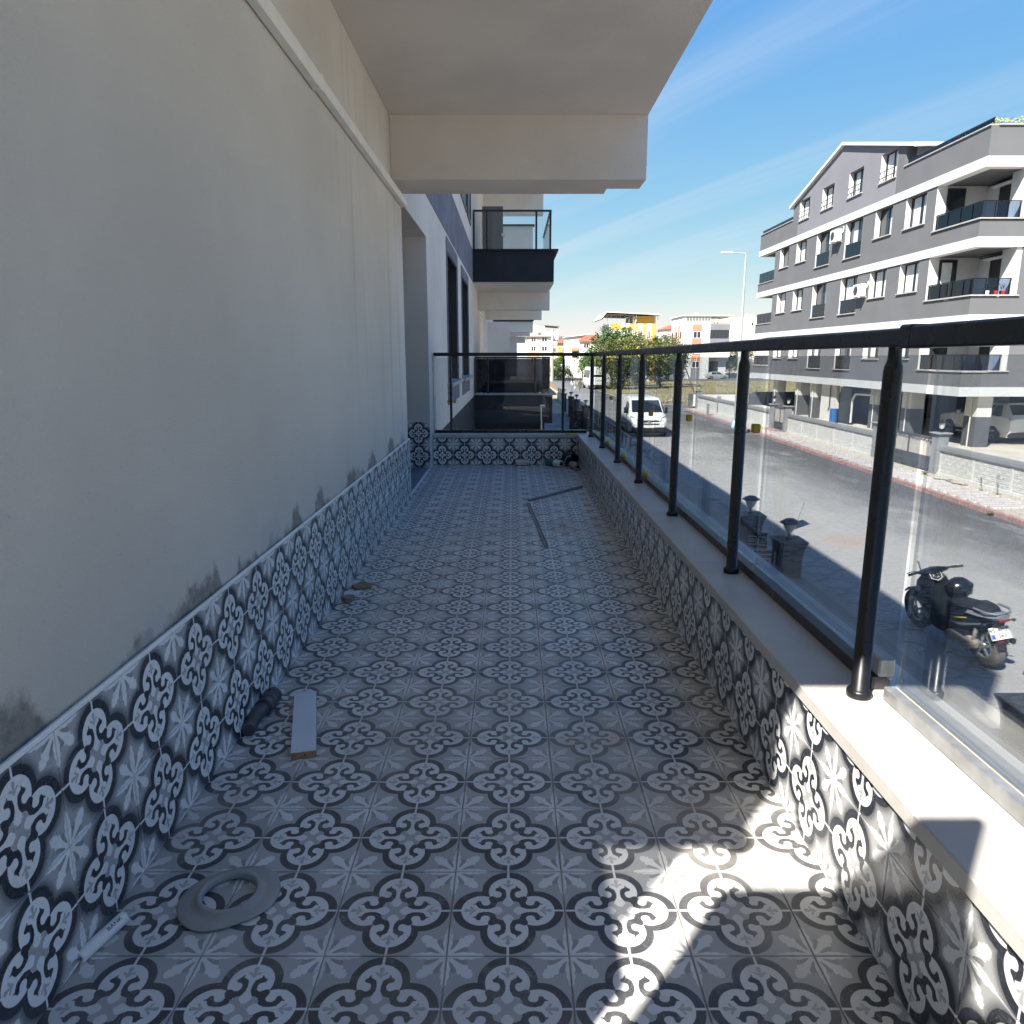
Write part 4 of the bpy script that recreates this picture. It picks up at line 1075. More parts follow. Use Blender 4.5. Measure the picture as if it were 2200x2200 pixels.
# open gate leaves with a Greek key in light metal
def key_strip(mb, P, w):
    """one Greek-key unit in (u, v); P maps to 3-D"""
    for (a, b_, c, d) in ((0, 1, 0, .12), (0, .12, .12, 1), (.12, 1, .88, 1), (.88, 1, .3, .88), (.3, .88, .3, .42), (.3, .42, .42, .68), (.42, .68, .58, .68)):
        mb.add([P(a, c, s_) for a, c, s_ in ((a, c, 0), (b_, c, 0), (b_, d, 0), (a, d, 0), (a, c, 1), (b_, c, 1), (b_, d, 1), (a, d, 1))], [(0, 1, 2, 3), (7, 6, 5, 4), (0, 4, 5, 1), (1, 5, 6, 2), (2, 6, 7, 3), (3, 7, 4, 0)])
t = thing('garden_gate', 'black steel gate leaf with pale Greek-key strips, opened inwards beside the lantern pillar', 'gate', (3.3, 9.0, -2.75))
MB().box(3.05, 3.88, 8.94, 8.98, -2.72, -1.66, .004).box(3.05, 3.88, 8.93, 8.99, -1.659, -1.635).build('gate_leaf', [M['black_metal']], t)
kb = MB()
for c in range(2):
    for k in range(4):
        x0 = 3.52 + c * .15; z0 = -1.90 - k * .20
        key_strip(kb, lambda a, b_, s_, x0=x0, z0=z0, c=c: (x0 + (a if c else 1 - a) * .12, 8.938 - s_ * .008, z0 + b_ * .15), .1)
kb.box(3.53, 3.80, 8.93, 8.938, -1.70, -1.685)
kb.build('greek_key', [M['alu']], t)
MB().box(3.842, 3.852, 8.925, 8.938, -2.7, -1.66).build('edge_bar', [M['alu']], t)
t = thing('garden_gate', 'black steel gate leaf standing open towards the street beside the half hidden pillar', 'gate', (4.1, 10.48, -2.75))
lf = MB().prism([(3.96, 10.56), (4.26, 10.44), (4.25, 10.40), (3.95, 10.52)], 'z', -2.72, -1.74).build('gate_leaf', [M['black_metal']], t)
kb = MB()
dv = Vector((.30, -.12, 0)).normalized(); nv = Vector((-dv.y, dv.x, 0)) * -1
for k in range(4):
    for c in range(2):
        o0 = Vector((3.95, 10.52, 0)) + dv * (.03 + c * .15)
        key_strip(kb, lambda a, b_, s_, o0=o0, k=k, c=c: tuple(o0 + dv * ((a if c else 1 - a) * .13) + nv * (.004 + s_ * .008) + Vector((0, 0, -1.95 - k * .2 + b_ * .15))), .1)
kb.build('greek_key', [M['alu']], t)
t = thing('slatted_gate', 'dark square gate with fretwork standing by the far black pillar', 'gate', (3.45, 37.2, -2.8))
MB().box(3.10, 3.80, 37.12, 37.16, -2.79, -1.72).build('gate_leaf', [M['black_metal']], t)
rr = random.Random(31); kb = MB()
for k in range(16): x = rr.uniform(3.2, 3.65); z = rr.uniform(-2.7, -1.85); kb.box(x, x + rr.uniform(.05, .12), 37.105, 37.118, z, z + .02)
o = kb.build('fretwork', [M['alu']], t); o['kind'] = 'stuff'
# litter
t = thing('litter', 'red and white wrapper lying on the sandy verge by the near pillar', 'litter', (4.95, 5.05, -2.79))
MB().prism([(4.62, 5.30), (4.74, 5.18), (4.80, 5.27), (4.70, 5.36)], 'z', -2.795, -2.75).build('white_half', [M['paper']], t)
MB().prism([(4.745, 5.175), (4.85, 5.06), (4.90, 5.12), (4.805, 5.26)], 'z', -2.795, -2.765).build('red_half', [M['red_lens']], t)
t = thing('tile_scrap', 'small dark tile scrap on the sunlit sandy verge', 'scrap', (5.05, 6.9, -2.8))
MB().prism([(4.98, 6.86), (5.10, 6.92), (5.16, 7.02), (5.02, 6.95)], 'z', -2.795, -2.73).build('scrap', [M['grey_dark']], t)
t = thing('sign_plate', 'thin grey plate standing askew in the sunlit street beyond the lantern pillars', 'plate', (6.5, 15.2, -2.8))
MB().add([(6.60, 15.5, -1.96), (6.74, 15.2, -2.20), (6.52, 15.1, -2.79), (6.38, 15.4, -2.55), (6.62, 15.52, -1.96), (6.76, 15.22, -2.20), (6.54, 15.12, -2.79), (6.40, 15.42, -2.55)], [(0, 1, 2, 3), (7, 6, 5, 4), (0, 4, 5, 1), (1, 5, 6, 2), (2, 6, 7, 3), (3, 7, 4, 0)]).build('plate', [M['pillar_grey']], t)
for nm, x, y, s, lab in (('debris_heap', 5.25, 32.4, .9, 'heap of pale gravel on the verge in front of the white van'),):
    rings = []; rr = random.Random(6)
    for j in range(5):
        q = j / 4; rings.append([(x + s * (1 - q) * math.cos(k * .5236) * rr.uniform(.8, 1.15) + .0, y + s * 1.4 * (1 - q) * math.sin(k * .5236) * rr.uniform(.8, 1.15), -2.79 + .22 * q + rr.uniform(0, .03)) for k in range(12)])
    o = recalc(MB().loft(rings).build(nm, [M['sand']])); setprops(o, lab, 'rubble'); o['kind'] = 'stuff'

# ---- street lamp
t = thing('street_lamp', 'tall grey street lamp with a single arm before the white wall', 'street lamp', (12.95, 41.2, -2.7))
MB().cyl((12.95, 41.2, -2.70), (12.95, 41.2, 6.30), .115, .055, n=10).tube([(12.95, 41.2, 6.25), (12.95, 41.2, 6.50), (12.90, 41.2, 6.56)], .04, 8).build('pole', [M['galv']], t)
MB().tube([(12.93, 41.2, 6.55), (12.2, 41.2, 6.57)], .032, 8).build('arm', [M['galv']], t)
MB().box(11.58, 12.22, 41.10, 41.30, 6.53, 6.63, .03).build('lamp_head', [M['white_plastic']], t)
MB().cyl((12.95, 41.2, -1.0), (12.95, 41.2, -.86), .112, n=10).build('yellow_band', [M['amber']], t)

# ================================================================ GREY APARTMENT BUILDING ACROSS THE STREET
GX0 = 18.5; NEAR = 29.45; FAR = 52.72; END = 56.1
gb = thing('grey_apartment_building', 'large dark grey apartment building with white bands on stilts across the street', 'building', (GX0, 40, -2.8))
BANDS = [(-.58, -.20), (2.34, 2.68), (5.28, 5.65), (8.22, 8.60)]
def holes_wall(y0, y1, z0, z1, holes):
    """facade cells between y0..y1, z0..z1 leaving the holes open; thickness .3"""
    ysv = sorted({y0, y1, *[h[0] for h in holes], *[h[1] for h in holes]}); mb = MB()
    ysv = [v for v in ysv if y0 <= v <= y1]
    for a, b_ in zip(ysv[:-1], ysv[1:]):
        hs = sorted([(h[2], h[3]) for h in holes if h[0] <= a + 1e-6 and h[1] >= b_ - 1e-6]); z = z0
        for (c, d) in hs:
            if c > z: mb.box(GX0, GX0 + .34, a, b_, z, c)
            z = d
        if z < z1: mb.box(GX0, GX0 + .34, a, b_, z, z1)
    return mb
WIN = {1: [(50.15, 51.76, .90, 2.33), (47.15, 48.80, .90, 2.33), (43.6, 45.6, .33, 2.33), (39.65, 41.65, .33, 2.33), (36.55, 38.25, .92, 2.33), (33.65, 35.3, .93, 2.33)],
       2: [(50.08, 51.76, 3.94, 5.27), (47.1, 48.8, 3.94, 5.27), (43.58, 45.62, 3.33, 5.27), (39.62, 41.68, 3.33, 5.27), (36.54, 38.26, 3.94, 5.27), (33.6, 35.3, 3.94, 5.27)],
       3: [(50.1, 51.76, 6.90, 8.21), (47.13, 48.8, 6.90, 8.21), (43.6, 45.6, 6.28, 8.21), (39.63, 41.65, 6.28, 8.21), (36.54, 38.28, 6.85, 8.21), (33.57, 35.34, 6.84, 8.21)],
       4: [(47.13, 48.74, 9.46, 10.68), (43.67, 45.3, 9.46, 10.71), (40.1, 41.79, 9.46, 10.76), (36.62, 38.24, 9.46, 10.80)]}
RC = 32.8      # corner balcony recess from NEAR to RC
for fl, (z0, z1) in {1: (-.199, 2.339), 2: (2.681, 5.279), 3: (5.651, 8.219)}.items():
    zb = {1: .38, 2: 3.37, 3: 6.28}[fl]
    mb = holes_wall(RC + .001, FAR, z0, z1, WIN[fl])
    mb.box(GX0, GX0 + .2, NEAR, RC, z0, zb).box(GX0 + .201, GX0 + 1.85, NEAR, NEAR + .2, z0, zb)
    mb.box(GX0 + 1.851, GX0 + 13, NEAR, NEAR + .3, z0, z1).box(GX0 + .341, GX0 + 13, FAR - .3, FAR, z0, z1)
    mb.build('grey_wall', [M['grey_dark']], gb)
    # recess: white inner walls, doors, guard of blue glass
    rb = MB().box(GX0 + .002, GX0 + 2.2, RC, RC + .15, zb + .001, z1).box(GX0 + 2.201, GX0 + 2.35, NEAR + .301, RC + .15, zb + .001, z1).box(GX0 + 1.62, GX0 + 1.85, NEAR + .04, NEAR + .9, zb + .03, z1)
    rb.box(GX0 + .201, GX0 + 2.2, NEAR + .201, RC - .001, zb - .3, zb)
    bal = rb.build('corner_balcony', [M['white_wall']], gb)
    MB().box(GX0 + .45, GX0 + 1.22, RC - .06, RC - .001, zb + .02, z1 - .10).build('balcony_door', [M['frame_dark']], bal)
    MB().box(GX0 + .52, GX0 + 1.15, RC - .07, RC - .061, zb + .1, z1 - .18).build('door_glass', [M['window_glass']], bal)
    if fl == 2: MB().box(GX0 + .54, GX0 + .98, RC - .078, RC - .071, zb + .1, z1 - .22).build('curtain', [M['curtain']], bal)
    MB().box(GX0 + 2.13, GX0 + 2.2, 31.0, 31.9, zb + .02, z1 - .25).build('balcony_door', [M['frame_dark']], bal)
    MB().box(GX0 + 1.98, GX0 + 2.18, 30.8, 32.2, z1 - .22, z1 - .12, .02).build('awning_box', [M['white_plastic']], bal)
    MB().tube([(GX0 + 1.95, 30.6, z1 - .10), (GX0 + 1.95, 32.4, z1 - .10)], .025).build('awning_arm', [M['black_metal']], bal)
    MB().box(GX0 - .07, GX0 + .22, NEAR - .07, RC + .05, zb + .031, zb + .085, .008).box(GX0 + .221, GX0 + 1.90, NEAR - .07, NEAR + .22, zb + .031, zb + .085, .008).build('ledge', [M['sill']], bal)
    MB().box(GX0 + .06, GX0 + .10, NEAR + .06, RC - .02, zb + .70, zb + .735).box(GX0 + .101, GX0 + 1.6, NEAR + .06, NEAR + .10, zb + .70, zb + .735).build('guard_rail', [M['black_metal']], bal)
    for y in (RC - .05, 31.9, 31.0, 30.2, NEAR + .08): MB().box(GX0 + .07, GX0 + .095, y - .012, y + .012, zb + .086, zb + .699).build('guard_post', [M['black_metal']], bal)
    for x in (.6, 1.1, 1.55): MB().box(GX0 + x - .012, GX0 + x + .012, NEAR + .07, NEAR + .095, zb + .086, zb + .699).build('guard_post', [M['black_metal']], bal)
    MB().box(GX0 + .096, GX0 + .102, NEAR + .11, RC - .06, zb + .1, zb + .695).box(GX0 + .105, GX0 + 1.6, NEAR + .096, NEAR + .102, zb + .1, zb + .695).build('guard_glass', [M['glass_blue']], bal)
    # end balcony at the far side
    if fl > 0:
        eb = MB().box(GX0 + .01, GX0 + .15, FAR + .001, END, z0 if fl > 1 else -.19, zb - .05).box(GX0 + .151, GX0 + 3, END - .15, END, z0 if fl > 1 else -.19, zb - .05).box(GX0 + .151, GX0 + 3, FAR + .001, END - .151, z0, z0 + .12).build('end_balcony', [M['grey_dark']], gb)
        MB().box(GX0 - .04, GX0 + .2, FAR + .002, END + .04, zb - .049, zb - .005, .006).build('ledge', [M['sill']], eb)
        gl = MB().box(GX0 + .08, GX0 + .087, FAR + .05, END - .08, zb + .02, zb + .68).box(GX0 + .1, GX0 + 3, END - .1, END - .093, zb + .02, zb + .68).build('guard_glass', [M['glass_blue']], eb)
        MB().box(GX0 + .065, GX0 + .10, FAR + .05, END - .04, zb + .681, zb + .71).build('guard_rail', [M['frame_dark']], eb)
        for k in range(5): MB().box(GX0 + .07, GX0 + .095, FAR + .1 + k * .8, FAR + .13 + k * .8, zb - .004, zb + .68).build('guard_post', [M['frame_dark']], eb)
# white bands running round all storeys
for i, (a, b_) in enumerate(BANDS):
    mb = MB().box(GX0 - .05, GX0 + .36, NEAR - .05, END + .05, a, b_).box(GX0 + .361, GX0 + 13.1, NEAR - .05, NEAR + .36, a, b_).box(GX0 + .361, GX0 + 13, END - .3, END + .05, a, b_)
    mb.build('white_band', [M['white_band']], gb)
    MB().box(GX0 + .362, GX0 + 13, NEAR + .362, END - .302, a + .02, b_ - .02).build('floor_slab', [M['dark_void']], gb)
    if i: MB().box(GX0 + .02, GX0 + .34, NEAR + .02, FAR, a - .0595, a - .001).box(GX0 + .341, GX0 + 2.3, NEAR + .02, NEAR + .3, a - .0595, a - .001).build('shadow_gap', [M['frame_dark']], gb) if False else None
# attic gable wall, terrace parapets
mb = holes_wall(36.55, 48.9, 8.601, 10.62, WIN[4])
gbl = [(36.55, 10.621), (48.9, 10.621), (48.9, 10.80), (42.7, 12.42), (36.55, 10.81)]
mb2 = MB()
for h in WIN[4]: pass
# wall above window heads follows the gable: cells with the heads cut out
top = lambda y: 12.42 - (abs(y - 42.7)) * (.262)
ysv = sorted({36.55, 48.9, 42.7, *[h[0] for h in WIN[4]], *[h[1] for h in WIN[4]]})
for a, b_ in zip(ysv[:-1], ysv[1:]):
    z = 10.621
    for h in WIN[4]:
        if h[0] <= a + 1e-6 and h[1] >= b_ - 1e-6: z = max(z, h[3])
    mb.prism([(a, z), (b_, z), (b_, top(b_)), (a, top(a))], 'x', GX0, GX0 + .34)
mb.build('gable_wall', [M['grey_light']], gb)
MB().prism([(48.901, 8.601), (49.8, 8.601), (49.8, top(49.8)), (48.901, top(48.901))], 'x', GX0, GX0 + 6).prism([(35.85, 8.601), (36.549, 8.601), (36.549, top(36.549)), (35.85, top(35.85))], 'x', GX0 + .01, GX0 + .5).build('gable_edge', [M['grey_dark']], gb)
MB().box(GX0 + .501, GX0 + 9, 35.852, 36.1, 8.61, 10.55).build('attic_side_wall', [M['white_wall']], gb)
rf = MB()
for sgn, ye in ((1, 50.2), (-1, 34.9)):
    y0, y1 = 42.7, ye
    rf.prism([(y0, top(y0) + .002), (y1, top(y1) + .002), (y1, top(y1) + .17), (y0, top(y0) + .17)], 'x', GX0 - .18, GX0 + 9)
recalc(rf.build('roof', [M['white_band']], gb))
MB().box(GX0 - .17, GX0 + 6, 34.75, 34.9, top(34.9) - .05, top(34.9) + .1, .03).build('gutter', [M['white_plastic']], gb)
for (a, b_) in ((49.801, END), (NEAR - .0, 35.849)):
    p = MB().box(GX0 + .0, GX0 + .2, a, b_, 8.601, 9.70)
    if a < 40: p.box(GX0 + .201, GX0 + 13, NEAR, NEAR + .2, 8.601, 9.70)
    else: p.box(GX0 + .201, GX0 + 6, END - .2, END, 8.601, 9.70)
    p = p.build('terrace_parapet', [M['grey_dark']], gb)
    q = MB().box(GX0 - .06, GX0 + .26, a, b_ + (.06 if a > 40 else 0), 9.701, 9.75, .006)
    if a < 40: q.box(GX0 + .261, GX0 + 13, NEAR - .06, NEAR + .26, 9.701, 9.75)
    q.build('ledge', [M['sill']], p)
    MB().box(GX0 + .10, GX0 + .13, a + .05, b_ - .05, 9.98, 10.01).build('guard_rail', [M['glass_blue'] if False else M['frame_dark']], p)
    MB().box(GX0 + .11, GX0 + .116, a + .05, b_ - .05, 9.76, 9.975).build('guard_glass', [M['glass_blue']], p)
# plants in the terrace trough
pl = MB(); rr = random.Random(41)
for k in range(2600):
    if rr.random() < .6: c = Vector((GX0 + rr.uniform(.15, .32), rr.uniform(NEAR + .1, 35.7), 9.76 + rr.random() ** 1.6 * .25))
    else: c = Vector((GX0 + rr.uniform(.2, 6), NEAR + rr.uniform(.12, .3), 9.76 + rr.random() ** 1.6 * .28))
    d = Vector((rr.uniform(-1, 1), rr.uniform(-1, 1), rr.uniform(-.2, 1))).normalized() * rr.uniform(.04, .10); s_ = d.orthogonal().normalized() * rr.uniform(.02, .04)
    pl.add([c, c + d * .5 + s_, c + d, c + d * .5 - s_], [(0, 1, 2, 3)])
o = pl.build('trough_plants', [M['flower']], gb); o['kind'] = 'stuff'
# windows
def grey_window(h, fl, tall):
    y0, y1, z0, z1 = h; D = GX0 + .26
    fw = .06; ym = (y0 + y1) / 2
    w = MB().box(D, D + .06, y0 + .001, y0 + fw, z0 + .001, z1 - .001).box(D, D + .06, y1 - fw, y1 - .001, z0 + .001, z1 - .001).box(D, D + .06, y0 + fw, y1 - fw, z0 + .001, z0 + fw).box(D, D + .06, y0 + fw, y1 - fw, z1 - fw, z1 - .001).box(D, D + .06, ym - .04, ym + .04, z0 + fw, z1 - fw).build('window', [M['frame_dark']], gb)
    MB().box(D + .02, D + .03, y0 + fw, ym - .04, z0 + fw, z1 - fw).build('pane', [M['window_glass']], w)
    MB().box(D + .02, D + .03, ym + .04, y1 - fw, z0 + fw, z1 - fw).build('pane', [M['window_glass']], w)
    k = random.Random(int(y0 * 10 + z0 * 7)).random()
    if k < .8: MB().box(D + .008, D + .019, ym + .05, ym + .05 + (y1 - fw - ym - .05) * (.5 + .5 * k), z0 + fw + .005, z1 - fw - .005).build('curtain', [M['curtain']], w)
    if k > .5: MB().box(D + .009, D + .018, y0 + fw + .3, y0 + fw + .62, z0 + fw + .005, z1 - fw - .005).build('curtain', [M['curtain']], w)
    MB().box(GX0 + .003, D - .001, y1 - .012, y1 + .0005, z0 + .001, z1 - .001).box(GX0 + .003, D - .001, y0 - .0005, y0 + .012, z0 + .001, z1 - .001).build('reveal', [M['white_wall']], w)
    MB().box(GX0 - .08, D - .001, y0 - .06, y1 + .06, z0 - .05, z0 - .001, .006).build('sill', [M['sill']], w)
    if tall:
        MB().box(GX0 + .04, GX0 + .047, y0 + .03, y1 - .03, z0 + .06, z0 + .72).build('guard_glass', [M['glass_blue']], w)
        MB().box(GX0 + .03, GX0 + .057, y0 + .014, y1 - .014, z0 + .721, z0 + .745).build('guard_rail', [M['frame_dark']], w)
    if fl == 4:
        for dz in (.20, .48): MB().box(GX0 - .02, GX0 + .005, y0 + .02, y1 - .02, z0 + dz, z0 + dz + .03).build('guard_rail', [M['frame_dark']], w)
        for f_ in (.25, .7): MB().box(GX0 - .015, GX0 + .0, y0 + (y1 - y0) * f_, y0 + (y1 - y0) * f_ + .03, z0 + .0, z0 + .47).build('guard_post', [M['frame_dark']], w)
for fl, L in WIN.items():
    for i, h in enumerate(L): grey_window(h, fl, fl < 4 and i in (2, 3))
# air conditioners
for (y0, y1, z0) in ((41.95, 42.85, 7.32), (38.42, 39.3, 4.08)):
    a = MB().box(GX0 - .36, GX0 - .06, y0, y1, z0, z0 + .62, .02).build('air_conditioner', [M['white_plastic']], gb)
    MB().cyl((GX0 - .361, y0 + .55, z0 + .31), (GX0 - .372, y0 + .55, z0 + .31), .235, n=18).build('fan_grille', [M['alu_dark']], a)
    MB().box(GX0 - .40, GX0 - .001, y0 + .06, y0 + .12, z0 - .05, z0 - .002).box(GX0 - .40, GX0 - .001, y1 - .12, y1 - .06, z0 - .05, z0 - .002).build('bracket', [M['white_plastic']], a)
    MB().tube([(GX0 - .06, y0 + .05, z0 + .4), (GX0 - .02, y0 - .05, z0 + .5), (GX0 - .015, y0 - .06, z0 + .75)], .025).build('pipe', [M['white_plastic']], a)
# stilts: two-tone columns, rear walls and the parking floor
MB().box(14.2, GX0 + 13, 12, END + 1, -2.78, -2.72).build('parking_floor', [M['parking']], gb)
MB().box(20.1, 31, 30.6, 30.72, -2.719, -2.70).build('red_kerb', [M['asphalt_kerb']], gb)
for (x, y) in ((19.55, 30.2), (19.35, 35.0), (19.2, 38.0), (18.8, 45.0), (17.2 + 1.6, 47.5), (18.9, 52.0), (25.5, 30.2), (25.5, 38), (25.5, 45)):
    c = MB().box(x, x + .62, y - .42, y + .42, -1.45, -.561).build('column', [M['column_white']], gb)
    MB().box(x - .003, x + .623, y - .423, y + .423, -2.72, -1.451).build('column_base', [M['column_dark']], c)
    MB().cyl((x - .05, y - .1, -2.72), (x - .05, y - .1, -.57), .03, n=8).build('downpipe', [M['column_white']], c)
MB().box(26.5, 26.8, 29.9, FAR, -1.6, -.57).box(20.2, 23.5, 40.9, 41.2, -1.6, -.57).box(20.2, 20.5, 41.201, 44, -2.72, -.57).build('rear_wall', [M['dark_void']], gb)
MB().box(26.49, 26.8, 29.9, FAR, -2.72, -1.601).box(20.2, 23.5, 40.89, 41.2, -2.72, -1.601).build('rear_wall_base', [M['column_dark']], gb)
MB().box(18.9, 19.1, 41.9, 44.0, -2.72, -.57).build('stair_wall', [M['column_white']], gb)
MB().box(19.0, 19.05, 40.2, 41.6, -2.72, -.7).build('entrance_door', [M['frame_dark']], gb)
MB().tube([(18.85, 42.6, -.6), (18.85, 42.6, -1.9), (18.85, 42.75, -2.1)], .03).build('cable', [M['black_metal']], gb)
MB().tube([(19.0, 40.0, -2.6), (19.0, 40.0, -1.3), (19.0, 39.7, -1.0), (19.0, 37.6, -.95)], .06).build('drain_pipe', [M['column_white']], gb)
MB().box(18.95, 31, 57.0, 57.2, -2.8, -1.7).box(13.97, 18.949, 57.0, 57.2, -2.8, -1.85).build('rear_boundary_wall', [M['column_dark']], gb)
MB().box(14.3, 18.6, 56.86, 56.99, -2.8, -1.9).build('rear_boundary_face', [M['white_wall']], gb)
t = thing('water_drum', 'blue plastic drum by the stair wall under the grey building', 'drum', (18.6, 41.2, -2.7))
MB().cyl((18.55, 41.2, -2.715), (18.55, 41.2, -1.9), .22, n=14).build('drum_body', [plain('blue_drum', [.03, .12, .34], .5)], t)
MB().lathe([(.225, -.02), (.235, 0), (.225, .02)], 14, Matrix.Translation((18.55, 41.2, -2.2))).build('hoop', [M['plate_blue']], t)
for i, (x, y, m, l) in enumerate(((19.2, 29.62, 'paper', 'small white flowerpot'), (19.55, 29.62, 'red_lens', 'red flowerpot'), (19.85, 29.62, 'red_lens', 'dark red flowerpot'))):
    t = thing('flowerpot', l + ' on the middle corner balcony of the grey building, ' + ('leftmost of three', 'in the middle of three', 'rightmost of three')[i], 'flowerpot', (x, y, 3.46), group='flowerpots on the corner balcony')
    MB().cyl((x, y, 3.372), (x, y, 3.62), .09, .12, n=12).build('pot', [M[m]], t)
    mb = MB(); rr = random.Random(i)
    for k in range(40):
        c = Vector((x + rr.uniform(-.1, .1), y + rr.uniform(-.08, .08), 3.62 + rr.uniform(0, .25))); d = Vector((rr.uniform(-1, 1), rr.uniform(-1, 1), 1)).normalized() * .1; s_ = d.orthogonal().normalized() * .03
        mb.add([c, c + d * .5 + s_, c + d, c + d * .5 - s_], [(0, 1, 2, 3)])
    mb.build('foliage', [M['leaf_dark']], t)

# ================================================================ FAR BUILDINGS
def fwin(parent, x0, x1, y, z0, z1, frame='white_plastic', glass='window_glass'):
    """window on a wall facing -y at depth y"""
    f = .10
    w = MB().box(x0, x1, y - .06, y - .002, z0, z0 + f).box(x0, x1, y - .06, y - .002, z1 - f, z1).box(x0, x0 + f, y - .06, y - .002, z0 + f, z1 - f).box(x1 - f, x1, y - .06, y - .002, z0 + f, z1 - f).box((x0 + x1) / 2 - .05, (x0 + x1) / 2 + .05, y - .06, y - .002, z0 + f, z1 - f).build('window', [M[frame]], parent)
    MB().box(x0 + f, x1 - f, y - .04, y - .02, z0 + f, z1 - f).build('pane', [M[glass]], w)
    return w
# ochre and white block with an open roof terrace
Y = 135
ob = thing('ochre_apartment_building', 'white and ochre striped apartment block with an open metal roof terrace, behind the trees', 'building', (22, Y, gz(Y)))
MB().box(17.6, 26.0, Y, Y + 11, gz(Y), 6.7).box(21.9, 26, Y + .5, Y + 9, 6.701, 8.05).build('wall', [M['white_wall']], ob)
MB().box(21.88, 22.6, Y - .06, Y - .002, gz(Y), 6.7).box(23.75, 24.25, Y - .06, Y - .002, gz(Y), 6.7).box(25.3, 26.02, Y - .06, Y - .002, gz(Y), 6.7).box(17.9, 21.87, Y - .06, Y - .002, 5.7, 6.7).box(17.9, 21.87, Y - .06, Y - .002, 2.7, 3.7).box(22.3, 25.7, Y + .44, Y + .498, 6.72, 8.0).build('ochre_panel', [M['orange_paint']], ob)
for z in (4.0, 1.0, -2.0):
    fwin(ob, 22.75, 23.6, Y, z, z + 1.5); fwin(ob, 24.4, 25.15, Y, z, z + 1.5); fwin(ob, 18.6, 19.8, Y, z, z + 1.5); fwin(ob, 20.3, 21.5, Y, z, z + 1.5)
rf = MB().prism([(15.9, 7.5), (17.0, 8.75), (26.8, 8.30), (26.8, 8.15), (17.0, 8.6), (16.0, 7.42)], 'y', Y - 1, Y + 12)
recalc(rf.build('roof', [M['metal_roof']], ob))
tr = MB()
for k in range(7): tr.cyl((17.2 + k * .78, Y - .2, 6.7), (17.2 + k * .78, Y - .2, 8.4), .045, n=6)
tr.box(26.2, 26.28, Y - .3, Y - .22, 6.7, 8.2).build('roof_post', [M['galv']], ob)
MB().prism([(16.2, 7.46), (17.0, 8.40), (21.8, 8.2), (21.8, 8.1), (17.0, 8.25), (16.3, 7.42)], 'y', Y - .6, Y + 11).build('roof_truss', [M['roof_under']], ob)
for x, z in ((20.0, 6.35), (20.9, 6.35)):
    MB().ball((x, Y - .5, z), .42, (1, .3, 1)).build('satellite_dish', [M['white_plastic']], ob)
MB().tube([(22.4, Y - .15, 8.2), (22.35, Y - .15, 7.2), (22.2, Y - .15, 6.6), (22.2, Y - .15, gz(Y))], .09).build('drain_pipe', [M['white_plastic']], ob)
# white and terracotta block
Y = 165
wb = thing('white_terracotta_building', 'white apartment block with terracotta panels and glazed grey balconies', 'building', (43, Y, gz(Y)))
MB().box(37.6, 43.7, Y, Y + 12, gz(Y), 9.5).box(43.701, 48.0, Y + 1.6, Y + 12, gz(Y), 7.6).build('wall', [M['white_wall']], wb)
MB().box(37.3, 48.6, Y - .3, Y + 12.3, 9.51, 9.72).box(40.9, 41.6, Y + 3, Y + 4, 9.721, 10.4).build('roof', [M['metal_roof']], wb)
MB().box(37.6, 43.6, Y - .05, Y - .002, 8.02, 8.15).box(38.0, 38.1, Y - .09, Y - .002, gz(Y), 9.45).build('trim', [M['white_band']], wb)
for k in range(8): fwin(wb, 38.4 + k * .66, 38.95 + k * .66, Y, 8.5, 9.32, 'sill')
MB().box(39.8, 41.8, Y - .03, Y - .003, gz(Y), 7.8).build('panel_strip', [M['grey_light']], wb)
for z0, z1 in ((6.45, 7.68), (3.55, 4.68), (.0, 1.25)): MB().box(39.92, 41.68, Y - .06, Y - .031, z0, z1).build('terracotta_panel', [M['terracotta']], wb)
for z in (4.8, 1.5, -1.6): fwin(wb, 39.95, 41.65, Y - .032, z, z + 1.5)
for zb, m_, glazed in ((6.7, 'grey_light', True), (3.6, 'grey_light', False), (.75, 'pale_wall', False)):
    bl = MB().box(43.71, 48.0, Y, Y + 1.6, zb - .1, zb).box(43.71, 48.0, Y, Y + .15, zb, zb + 1.15).build('balcony', [M[m_]], wb)
    if glazed:
        pass
MB().box(43.75, 47.9, Y + .05, Y + .1, 4.76, 6.58).build('balcony_glazing', [M['window_glass']], wb)
for k in range(6): MB().box(43.8 + k * .8, 43.85 + k * .8, Y + .01, Y + .049, 4.76, 6.58).build('glazing_bar', [M['frame_dark']], wb)
fwin(wb, 44.3, 46.2, Y + 1.6, -2.4, -.2, 'frame_dark')
MB().box(44.5, 47.8, Y + .4, Y + .5, 8.0, 8.15).tube([(45.2, Y + .4, 7.75), (45.6, Y + .4, 9.0), (47.6, Y + .4, 9.2)], .07).build('terrace_clutter', [M['frame_dark']], wb)
MB().box(37.55, 37.598, Y + 3, Y + 4.2, 3.2, 7.6).box(37.55, 37.598, Y + 7, Y + 8, 3.2, 7.6).build('terracotta_panel', [M['terracotta']], wb)
for y in (1, 5.4, 9.5):
    for z in (1.5, 4.8): MB().box(37.5, 37.598, Y + y, Y + y + 1, z, z + 1.4).build('window', [M['frame_dark']], wb)
MB().box(43.75, 48.0, Y + .08, Y + .14, 8.65 - 1.0, 8.66 - .95).build('terrace_rail', [M['frame_dark']], wb)
